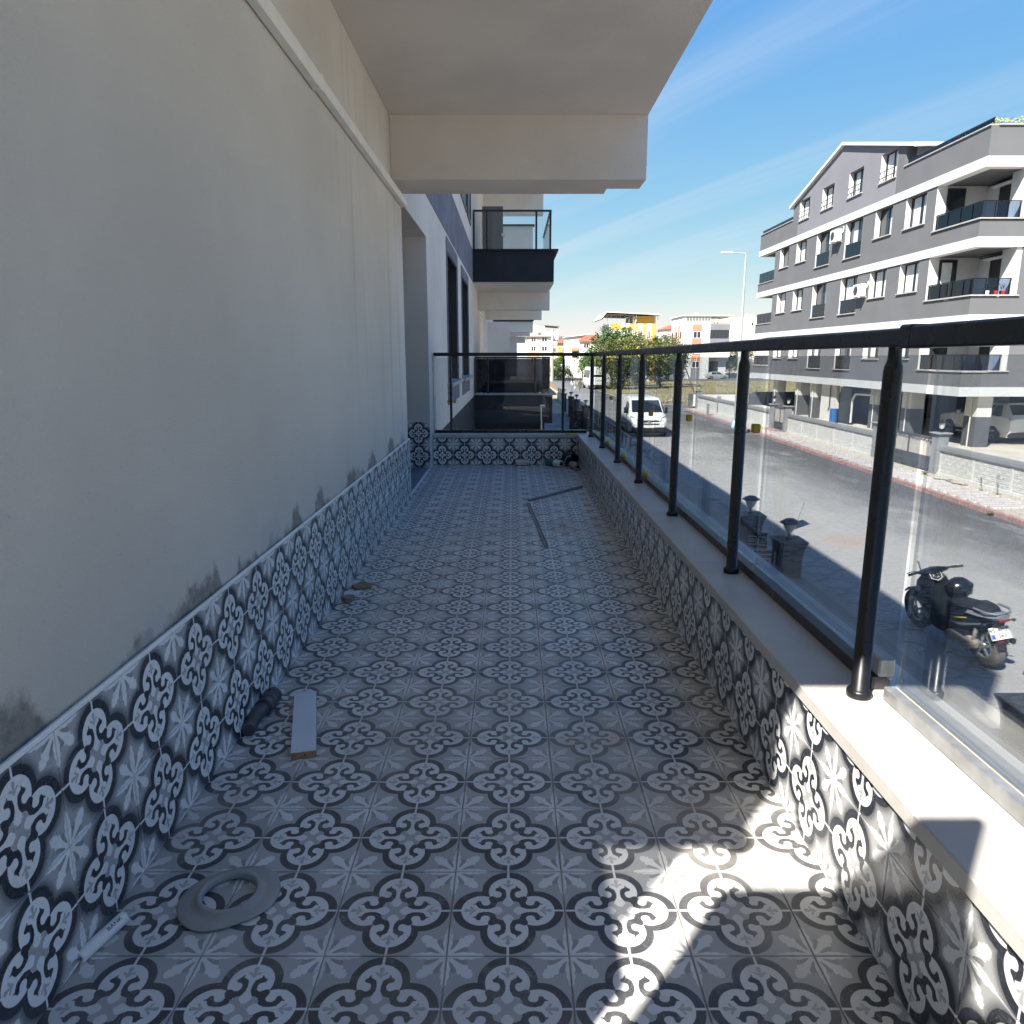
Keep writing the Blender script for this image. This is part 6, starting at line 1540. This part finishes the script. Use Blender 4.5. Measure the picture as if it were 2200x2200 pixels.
for s_ in (-1, 1):
    patch(suv, 'headlight', M['head_lamp'], [(s_ * .55, 2.33, .80), (s_ * .84, 2.22, .82), (s_ * .84, 2.16, .94), (s_ * .56, 2.28, .92)], (s_ * .5, 1, .2), .01)
    MB().box(s_ * .955, s_ * .985, -1.9, 1.9, .36, .46, .01).build('sill_moulding', [M['dark_plastic']], suv)
    MB().box(s_ * .98, s_ * 1.14, .66, .78, 1.10, 1.26, .03).build('mirror', [M['white_car']], suv)
    for y in (.1, -.95): MB().box(s_ * .962, s_ * .978, y - .1, y + .1, .94, .97).build('door_handle', [M['galv']], suv)
arches(suv, (1.42, -1.42), .36, .955)
for s_ in (-1, 1):
    for y in (1.42, -1.42): wheel(suv, s_ * .88, y, .36, .23, s_)
place(suv, (22.35, 33.1, -2.72), R(4), scale=1.04)

# ---- black scooter on its side stand
sco = thing('scooter', 'black scooter with yellow chevrons leaning on its side stand in the street', 'scooter', (0, 0, 0), world=False)
def swheel(y, r, w, tyre, rimm):
    return wheel(sco, 0, y, r, w, -1, rimm, tyre, 5)
WR = .275
w1 = swheel(1.34, WR, .10, 'rubber', 'rim'); w2 = swheel(0, WR, .125, 'dust_rubber', 'rim')
def lft(name, m, rings, smooth=True):
    mb = MB(); mb.smooth = smooth; mb.loft(rings); o = recalc(mb.build(name, [M[m]], sco)); o.data.set_sharp_from_angle(angle=R(42)); return o
def hr(z, w, yf, yb, k=.55):       # horizontal ring, front yf back yb
    return [(-w, (yf + yb) / 2, z), (-w * k, yf, z), (0, yf + .015, z), (w * k, yf, z), (w, (yf + yb) / 2, z), (w * .85, yb, z), (0, yb - .01, z), (-w * .85, yb, z)]
def yr(y, w, z0, z1, k=.7):        # ring across at y
    return [(-w, y, (z0 + z1) / 2), (-w * k, y, z1), (0, y, z1 + .012), (w * k, y, z1), (w, y, (z0 + z1) / 2), (w * k, y, z0), (0, y, z0 - .01), (-w * k, y, z0)]
lft('front_apron', 'scooter_black', [hr(.30, .14, 1.02, .88), hr(.46, .20, 1.10, .93), hr(.62, .235, 1.17, .99), hr(.78, .235, 1.235, 1.03), hr(.90, .20, 1.26, 1.06), hr(.98, .13, 1.22, 1.08)])
lft('floor_tunnel', 'dark_plastic', [yr(1.0, .16, .26, .38), yr(.75, .19, .25, .36), yr(.50, .18, .26, .46), yr(.36, .15, .30, .60)])
lft('rear_body', 'scooter_black', [yr(.62, .10, .40, .66), yr(.42, .155, .40, .74), yr(.10, .175, .46, .78), yr(-.20, .155, .55, .80), yr(-.42, .09, .66, .82)])
lft('seat', 'seat_black', [yr(.60, .085, .70, .765), yr(.40, .135, .73, .80), yr(.15, .16, .76, .825), yr(.02, .155, .78, .875), yr(-.22, .13, .79, .885), yr(-.36, .07, .80, .86)])
lft('tail_cowl', 'scooter_grey', [yr(.02, .168, .705, .80), yr(-.25, .158, .735, .822), yr(-.46, .115, .765, .842), yr(-.52, .07, .79, .84)])
lft('front_fender', 'scooter_black', [[(sx * .075, 1.34 + (WR + .03 + dz) * math.sin(a), WR + (WR + .03 + dz) * math.cos(a)) for sx, dz in ((-1, -.03), (-.6, .008), (.6, .008), (1, -.03))] + [(sx * .06, 1.34 + (WR + .012) * math.sin(a), WR + (WR + .012) * math.cos(a)) for sx in (1, -1)] for a in [R(d) for d in (-62, -40, -18, 4, 26, 46)]])
MB().tube([(-.07, 1.33, .28), (-.07, 1.22, .62), (-.05, 1.16, .86)], .022, 8).tube([(.07, 1.33, .28), (.07, 1.22, .62), (.05, 1.16, .86)], .022, 8).build('fork', [M['dark_plastic']], sco)
lft('handlebar_cowl', 'scooter_black', [[(x, 1.10 + dy * s_, 1.03 + dz * s_ - abs(x) * .02) for dy, dz in ((.07, -.03), (.05, .035), (-.04, .045), (-.075, 0), (-.04, -.04), (.04, -.05))] for x, s_ in ((-.19, .55), (-.10, 1), (0, 1.25), (.10, 1), (.19, .55))])
hb_ = MB().tube([(-.36, 1.02, 1.05), (-.24, 1.07, 1.045), (0, 1.10, 1.03), (.24, 1.07, 1.045), (.36, 1.02, 1.05)], .014, 8).build('handlebar', [M['dark_plastic']], sco)
for s_ in (-1, 1):
    MB().cyl((s_ * .24, 1.066, 1.045), (s_ * .37, 1.014, 1.05), .019, n=10).build('grip', [M['rubber']], hb_)
    MB().tube([(s_ * .20, 1.12, 1.05), (s_ * .30, 1.125, 1.05), (s_ * .36, 1.09, 1.05)], .007, 6).build('brake_lever', [M['galv']], hb_)
MB().tube([(-.17, 1.09, 1.06), (-.19, 1.10, 1.16), (-.205, 1.10, 1.21)], .009, 6).build('mirror_stem', [M['dark_plastic']], hb_)
# six-sided pale outline round the instrument display on the apron's rear face
dn = Vector((0, -.62, .55)).normalized(); du = Vector((0, dn.z, -dn.y)); dc = Vector((0, 1.045, .955))
hx = [dc + Vector((math.cos(R(60 * k + 30)) * .085, 0, 0)) + du * math.sin(R(60 * k + 30)) * .085 for k in range(6)]
MB().add([p + dn * .028 for p in hx] + [p - dn * .03 for p in hx], [tuple(range(6)), tuple(range(6, 12))[::-1]] + [(i, (i + 1) % 6, 6 + (i + 1) % 6, 6 + i) for i in range(6)]) if False else None
mb = MB(); mb.add([p + dn * .026 for p in hx] + [p - dn * .04 for p in hx], [tuple(range(6)), tuple(range(6, 12))[::-1]] + [(i, (i + 1) % 6, 6 + (i + 1) % 6, 6 + i) for i in range(6)]); disp = recalc(mb.build('display', [M['dark_plastic']], sco))
mb = MB()
for k in range(6): mb.tube([hx[k] + dn * .030, hx[(k + 1) % 6] + dn * .030], .0045, 5)
for k in range(0, 6, 2): mb.tube([dc + dn * .030 + (hx[k] - dc) * .45, dc + dn * .030 + (hx[k + 1] - dc) * .45], .004, 5)
mb.build('display_outline', [M['plate_white']], disp)
for s_ in (-1, 1):
    patch(sco, 'indicator', M['head_lamp'], [(s_ * .205, 1.12, .84), (s_ * .228, 1.15, .78), (s_ * .215, 1.05, .77), (s_ * .20, 1.05, .83)], (s_ * 1, 0, .3), .014)
    patch(sco, 'chevron_decal', M['lime'], [(s_ * .178, .30, .60), (s_ * .178, .14, .655), (s_ * .170, -.02, .70), (s_ * .172, -.02, .685), (s_ * .180, .14, .635)], (s_, 0, 0), .002)
    patch(sco, 'side_panel', M['scooter_grey'], [(s_ * .165, .42, .50), (s_ * .178, .10, .58), (s_ * .150, -.30, .70), (s_ * .150, -.30, .68), (s_ * .175, .10, .54)], (s_, 0, 0), .003)
    patch(sco, 'footboard_edge', M['scooter_grey'], [(s_ * .205, 1.04, .60), (s_ * .212, 1.02, .50), (s_ * .178, .92, .36), (s_ * .166, .94, .40)], (s_, 0, 0), .006)
lft('engine', 'dusty_metal', [[(-.10 + dx, y, .30 + dz) for dx, dz in [(rx * math.cos(a), rz * math.sin(a)) for a in [R(45 * k) for k in range(8)]]] for y, rx, rz in ((.50, .05, .06), (.44, .075, .095), (.30, .085, .10), (.18, .08, .085), (.02, .07, .09), (-.06, .06, .075), (-.10, .03, .04))])
eb = MB()
for k in range(5): eb.box(-.192, -.17, .16 + k * .055, .19 + k * .055, .25, .37, .004)
eb.cyl((-.165, -.0, .29), (-.195, -.0, .29), .075, n=16).cyl((-.16, .40, .30), (-.196, .40, .30), .085, n=16)
eb.build('casing_rib', [M['dusty_metal']], sco)
MB().tube([(-.12, .05, .46), (-.10, .20, .50), (-.06, .34, .48)], .035, 8).box(-.16, -.06, .06, .34, .40, .475, .02).build('air_box', [M['dark_plastic']], sco)
MB().tube([(-.10, -.02, .33), (-.11, -.12, .56), (-.105, -.16, .70)], [.028, .028, .02], 8).build('shock_absorber', [M['dusty_metal']], sco)
ex = MB().tube([(.09, .42, .20), (.13, .25, .20), (.15, .10, .26)], .02, 8).tube([(.155, .12, .27), (.165, -.08, .33), (.17, -.40, .42)], [.042, .06, .058], 14).build('exhaust', [M['dusty_metal']], sco)
MB().cyl((.17, -.40, .42), (.172, -.425, .427), .035, n=12).build('exhaust_tip', [M['ink']], ex)
lft('rear_mudguard', 'dark_plastic', [[(-.06, -.22, .72), (.06, -.22, .72), (.06, -.20, .75), (-.06, -.20, .75)], [(-.075, -.34, .61), (.075, -.34, .61), (.07, -.32, .64), (-.07, -.32, .64)], [(-.07, -.44, .46), (.07, -.44, .46), (.065, -.42, .48), (-.065, -.42, .48)], [(-.055, -.49, .33), (.055, -.49, .33), (.05, -.47, .34), (-.05, -.47, .34)]], False)
pn = Vector((0, -.85, .52)).normalized(); pu = Vector((0, .52, .85)).normalized(); pc = Vector((0, -.43, .57))
def plate_pt(u, v, d): return pc + Vector((1, 0, 0)) * u + pu * v + pn * d
mb = MB(); q = [(-.12, -.085), (.12, -.085), (.12, .085), (-.12, .085)]
mb.add([plate_pt(u, v, .012) for u, v in q] + [plate_pt(u, v, .0) for u, v in q], [(0, 1, 2, 3), (7, 6, 5, 4), (0, 4, 5, 1), (1, 5, 6, 2), (2, 6, 7, 3), (3, 7, 4, 0)])
npl = recalc(mb.build('number_plate', [M['plate_white']], sco))
mb = MB(); q = [(-.114, -.070), (-.072, -.070), (-.072, -.010), (-.114, -.010)]
mb.add([plate_pt(u, v, .0135) for u, v in q] + [plate_pt(u, v, .0125) for u, v in q], [(0, 1, 2, 3), (7, 6, 5, 4), (0, 4, 5, 1), (1, 5, 6, 2), (2, 6, 7, 3), (3, 7, 4, 0)])
recalc(mb.build('blue_field', [M['plate_blue']], npl))
for body, u, v in (('45 ANB', 0, .040), ('363', .02, -.038)):
    tm = text_mesh(body, .082, .0006); tm.materials.append(M['ink'])
    for vx in tm.vertices: vx.co = plate_pt(u + vx.co.x * .92, v + vx.co.y, .0132 + vx.co.z)
    link('lettering', tm, npl)
patch(sco, 'reflector', M['red_lens'], [(-.045, -.445, .445), (.045, -.445, .445), (.045, -.418, .49), (-.045, -.418, .49)], pn, .012)
patch(sco, 'tail_light', M['red_lens'], [(-.06, -.50, .76), (.06, -.50, .76), (.07, -.51, .79), (-.07, -.51, .79)], (0, -1, -.2), .02)
for s_ in (-1, 1): MB().tube([(s_ * .10, -.36, .72), (s_ * .17, -.42, .72)], .010, 6).ball((s_ * .18, -.42, .72), .022, n=8, m=5).build('turn_signal', [M['dark_plastic']], sco)
MB().tube([(-.155, -.15, .86), (-.15, -.38, .87), (-.09, -.50, .865), (.09, -.50, .865), (.15, -.38, .87), (.155, -.15, .86)], .014, 8).build('grab_rail', [M['scooter_grey']], sco)
MB().tube([(-.14, .44, .22), (-.24, .36, .10), (-.30, .32, .035)], .013, 6).box(-.34, -.27, .29, .35, .022, .036, .004).build('side_stand', [M['galv']], sco)
MB().tube([(-.17, .52, .28), (-.235, .52, .29)], .012, 6).build('foot_peg', [M['galv']], sco)
def squash(o):
    for c in o.children:
        if c.name.split('.')[0] in ('wheel', 'front_fender', 'rim'): continue
        if not c.data.get('sq'):
            for v in c.data.vertices: v.co = Vector((v.co.x, .55 + (v.co.y - .55) * .80, v.co.z * .91 if v.co.z > .05 else v.co.z))
            c.data['sq'] = 1
        squash(c)
squash(sco)
rz = math.atan2(8.98 - 7.59, 6.067 - 6.17) - R(90)
place(sco, (6.17, 7.62, -2.8), rz); sco.rotation_euler = Euler((0, R(-9), rz)); sco.scale = (1.04,) * 3
hm = thing('helmet', 'round black motorcycle helmet resting on the front of the scooter seat', 'helmet', (0, 0, 0), world=False)
mb = MB().sh(); mb.ball((0, 0, 0), .15, (1, 1.14, 1.0), 22, 12); mb.build('shell', [M['scooter_black']], hm)
pts = []
mb = MB()
for i in range(9):
    a = R(-70 + i * 17.5 + 90); pts.append([(.152 * math.cos(a), .174 * math.sin(a), z) for z in (-.05, .055)])
mb.loft([[p[0], p[1], (p[1][0] * 1.03, p[1][1] * 1.03, p[1][2]), (p[0][0] * 1.03, p[0][1] * 1.03, p[0][2])] for p in pts]); recalc(mb.build('visor', [M['car_glass']], hm))
MB().lathe([(.118, -.115), (.124, -.13), (.11, -.14), (.10, -.125)], 20, closed=True).build('lower_trim', [M['galv']], hm)
MB().tube([(.10, -.06, -.12), (.05, -.02, -.20), (-.06, -.02, -.19), (-.10, -.05, -.12)], .009, 6).build('chin_strap', [M['cloth_grey']], hm)
place(hm, (6.05, 8.20, -1.955), R(-75)); hm.rotation_euler = Euler((R(10), R(8), R(-75)))

# ================================================================ PEOPLE
def skin(name, V, E, rad, m, parent, sub=2):
    me = bpy.data.meshes.new(name); me.from_pydata([tuple(v) for v in V], E, [])
    o = bpy.data.objects.new(name, me); COL.objects.link(o); o.parent = parent
    mod = o.modifiers.new('skin', 'SKIN'); mod.use_smooth_shade = True
    for i, sv in enumerate(me.skin_vertices[0].data):
        r = rad[i]; sv.radius = r if isinstance(r, tuple) else (r, r); sv.use_root = (i == 0)
    if sub:
        s2 = o.modifiers.new('subd', 'SUBSURF'); s2.levels = sub; s2.render_levels = sub
    me.materials.append(M[m]); return o
def person(label, loc, rotz, h, stride, arms, fits, hair='hair', cap=None):
    """stands on z=0, faces +y, 1.75 m before scaling. arms: [(elbow, wrist) for left(-x), right(+x)]"""
    t = thing('person', label, 'person', (0, 0, 0), world=False)
    L, Rr = stride
    V = [(0, 0, .96), (0, .01, 1.12), (0, -.01, 1.32), (0, -.01, 1.44), (0, .0, 1.52), (0, .015, 1.60), (0, .02, 1.68)]
    E = [(i, i + 1) for i in range(6)]; rad = [(.125, .095), (.12, .085), (.145, .095), (.09, .07), (.05, .052), (.07, .085), (.068, .08)]
    feet = []
    for s_, st in ((-1, L), (1, Rr)):
        b0 = len(V); hx_ = s_ * .095
        V += [(hx_, 0, .88), (hx_ * 1.0, st * .45 + .02, .50), (hx_ * 1.02, st - .02, .09), (hx_ * 1.05, st + .11, .035)]
        E += [(0, b0), (b0, b0 + 1), (b0 + 1, b0 + 2), (b0 + 2, b0 + 3)]; rad += [(.085, .09), .058, .042, (.042, .03)]
        feet.append((hx_, st))
    for (s_, (el, wr)) in zip((-1, 1), arms):
        b0 = len(V); sh = Vector((s_ * .19, -.01, 1.42)); el = Vector(el); wr = Vector(wr); d = (wr - el).normalized()
        V += [sh, el, wr, wr + d * .075]; E += [(3, b0), (b0, b0 + 1), (b0 + 1, b0 + 2), (b0 + 2, b0 + 3)]; rad += [.055, .040, .028, (.036, .018)]
        side = d.orthogonal().normalized(); up_ = d.cross(side)
        for k, (off, ln) in enumerate(((-.026, .062), (-.009, .076), (.009, .070), (.026, .054))):
            c0 = len(V); base = wr + d * .082 + side * off
            V += [base, base + d * ln * .55 + up_ * .006, base + d * ln + up_ * .022]; E += [(b0 + 3, c0), (c0, c0 + 1), (c0 + 1, c0 + 2)]; rad += [.0095, .009, .007]
        c0 = len(V); V += [wr + d * .03 + side * .032, wr + d * .065 + side * .055 + up_ * .01]; E += [(b0 + 2, c0), (c0, c0 + 1)]; rad += [.012, .009]
    skin('body', V, E, rad, 'skin', t, 1)
    for nm, m, kind in fits:
        if kind == 'shirt':
            V2 = [(0, 0, .93), (0, .01, 1.12), (0, -.01, 1.32), (0, -.01, 1.43)]; E2 = [(0, 1), (1, 2), (2, 3)]; r2 = [(.165, .125), (.15, .115), (.168, .118), (.085, .075)]
            for s_, (el, wr) in zip((-1, 1), arms):
                b0 = len(V2); V2 += [Vector((s_ * .19, -.01, 1.41)), Vector((s_ * .19, -.01, 1.41)).lerp(Vector(el), .85)]; E2 += [(3, b0), (b0, b0 + 1)]; r2 += [.075, .068]
        elif kind == 'long':
            V2 = [(0, 0, .93), (0, .01, 1.12), (0, -.01, 1.32), (0, -.01, 1.44)]; E2 = [(0, 1), (1, 2), (2, 3)]; r2 = [(.165, .125), (.15, .115), (.165, .118), (.085, .075)]
            for s_, (el, wr) in zip((-1, 1), arms):
                b0 = len(V2); V2 += [Vector((s_ * .19, -.01, 1.41)), Vector(el), Vector(wr)]; E2 += [(3, b0), (b0, b0 + 1), (b0 + 1, b0 + 2)]; r2 += [.075, .058, .045]
        elif kind == 'trousers':
            V2 = [(0, 0, .96)]; E2 = []; r2 = [(.155, .12)]
            for s_, st in ((-1, L), (1, Rr)):
                b0 = len(V2); hx_ = s_ * .10; V2 += [(hx_, 0, .86), (hx_ * 1.02, st * .45 + .02, .50), (hx_ * 1.05, st - .01, .10)]; E2 += [(0, b0), (b0, b0 + 1), (b0 + 1, b0 + 2)]; r2 += [(.10, .105), .085, .078]
        elif kind == 'coat':
            V2 = [(0, 0, .95), (0, .0, 1.15), (0, -.01, 1.33), (0, -.01, 1.45), (0, .02, .60), (0, .03, .22)]; E2 = [(0, 1), (1, 2), (2, 3), (0, 4), (4, 5)]; r2 = [(.18, .14), (.165, .125), (.18, .125), (.085, .08), (.19, .16), (.20, .18)]
            for s_, (el, wr) in zip((-1, 1), arms):
                b0 = len(V2); V2 += [Vector((s_ * .19, -.01, 1.41)), Vector(el), Vector(wr)]; E2 += [(3, b0), (b0, b0 + 1), (b0 + 1, b0 + 2)]; r2 += [.08, .07, .055]
        elif kind == 'shoes':
            mb = MB()
            for hx_, st in feet: mb.box(hx_ * 1.05 - .048, hx_ * 1.05 + .048, st - .085, st + .185, .0, .085, .03)
            mb.build(nm, [M[m]], t); continue
        elif kind == 'scarf':
            MB().sh().ball((0, .012, 1.655), .122, (.92, 1.05, 1.15), 16, 10).loft([[(.11 * k * math.cos(a), .10 * k * math.sin(a), z) for a in [R(30 * i) for i in range(12)]] for k, z in ((.8, 1.58), (1.0, 1.48), (1.5, 1.40), (1.75, 1.33))]).build(nm, [M[m]], t); continue
        skin(nm, V2, E2, r2, m, t, 1)
    if hair:
        MB().sh().ball((0, -.012, 1.675), .108, (.86, 1.04, 1.06), 16, 10).build('hair', [M[hair]], t)
    for s_ in (-1, 1):
        MB().ball((s_ * .083, .012, 1.635), .022, (.45, 1, 1.4), 8, 6).build('ear', [M['skin']], t)
        MB().ball((s_ * .032, .098, 1.655), .011, n=8, m=6).build('eye', [M['ink']], t)
    MB().add([(-.014, .095, 1.615), (.014, .095, 1.615), (0, .125, 1.618), (0, .098, 1.655)], [(0, 1, 2), (0, 2, 3), (2, 1, 3)]).build('nose', [M['skin']], t)
    MB().box(-.022, .022, .094, .101, 1.578, 1.588, .003).build('mouth', [M['red_lens']], t)
    place(t, loc, rotz, scale=h / 1.76); return t
down = lambda s_, y=0.0: ((s_ * .235, -.02 + y * .3, 1.15), (s_ * .25, .04 + y, .92))
p = person('teenager in black walking along the kerb with a grey backpack, seen from behind', (11.62, 36.1, -2.8), R(8), 1.42, (.14, -.12), [down(-1, .05), down(1, .0)],
           [('t_shirt', 'cloth_black', 'shirt'), ('trousers', 'cloth_black', 'trousers'), ('shoes', 'cloth_white', 'shoes')])
MB().sh().ball((.06, -.17, 1.24), .15, (.8, .55, 1.25), 14, 8).build('backpack', [M['cloth_grey']], p)
MB().tube([(.14, -.10, 1.38), (.14, .06, 1.43), (.13, .10, 1.30), (.14, -.06, 1.08)], .018, 6).build('backpack_strap', [M['cloth_grey']], p)
t = thing('carrier_bag', 'pale blue carrier bag hanging from the teenager in black', 'bag', (0, 0, 0), world=False)
mb = MB().sh(); mb.loft([[(sx * w, sy * .05, z) for sx, sy in ((-1, -1), (1, -1), (1, 1), (-1, 1))] for w, z in ((.03, 0), (.10, -.10), (.14, -.28), (.13, -.38), (.08, -.42))]); recalc(mb.build('bag_body', [M['bag_blue']], t))
place(t, (11.36, 36.16, -2.8 + .66), R(20))
p = person('walker in a pale top and dark headscarf carrying a white bag down the street', (7.4, 88.4, gz(88)), R(-5), 1.55, (.16, -.16), [down(-1, .08), down(1, -.04)],
           [('blouse', 'cloth_white', 'long'), ('jeans', 'denim', 'trousers'), ('shoes', 'cloth_black', 'shoes'), ('headscarf', 'hair', 'scarf')], None)
t = thing('carrier_bag', 'white carrier bag hanging beside the walker in the pale top', 'bag', (0, 0, 0), world=False)
mb = MB().sh(); mb.loft([[(sx * w, sy * .06, z) for sx, sy in ((-1, -1), (1, -1), (1, 1), (-1, 1))] for w, z in ((.03, 0), (.12, -.12), (.15, -.34), (.08, -.42))]); recalc(mb.build('bag_body', [M['paper']], t))
place(t, (7.66, 88.4, gz(88) + .72), 0)
person('walker in a long brown coat and scarf beside the one in a pale top', (8.30, 88.4, gz(88)), R(-5), 1.50, (.14, -.12), [down(-1, .05), down(1, .05)],
       [('coat', 'cloth_brown', 'coat'), ('shoes', 'cloth_black', 'shoes'), ('headscarf', 'cloth_brown', 'scarf')], None)
# the photographer, added unseen behind the camera to shape the shadow on the parapet
p = person('person in black added at the back of the balcony, unseen behind the camera', (-.22, -1.46, 0), 0, 1.84, (.0, .05), [((-.34, -.02, 1.22), (-.20, .05, 1.0)), ((.34, -.02, 1.22), (.24, .06, 1.02))],
           [('jacket', 'cloth_black', 'long'), ('trousers', 'cloth_black', 'trousers'), ('shoes', 'cloth_white', 'shoes')])
p.rotation_euler = (R(-4), 0, 0)
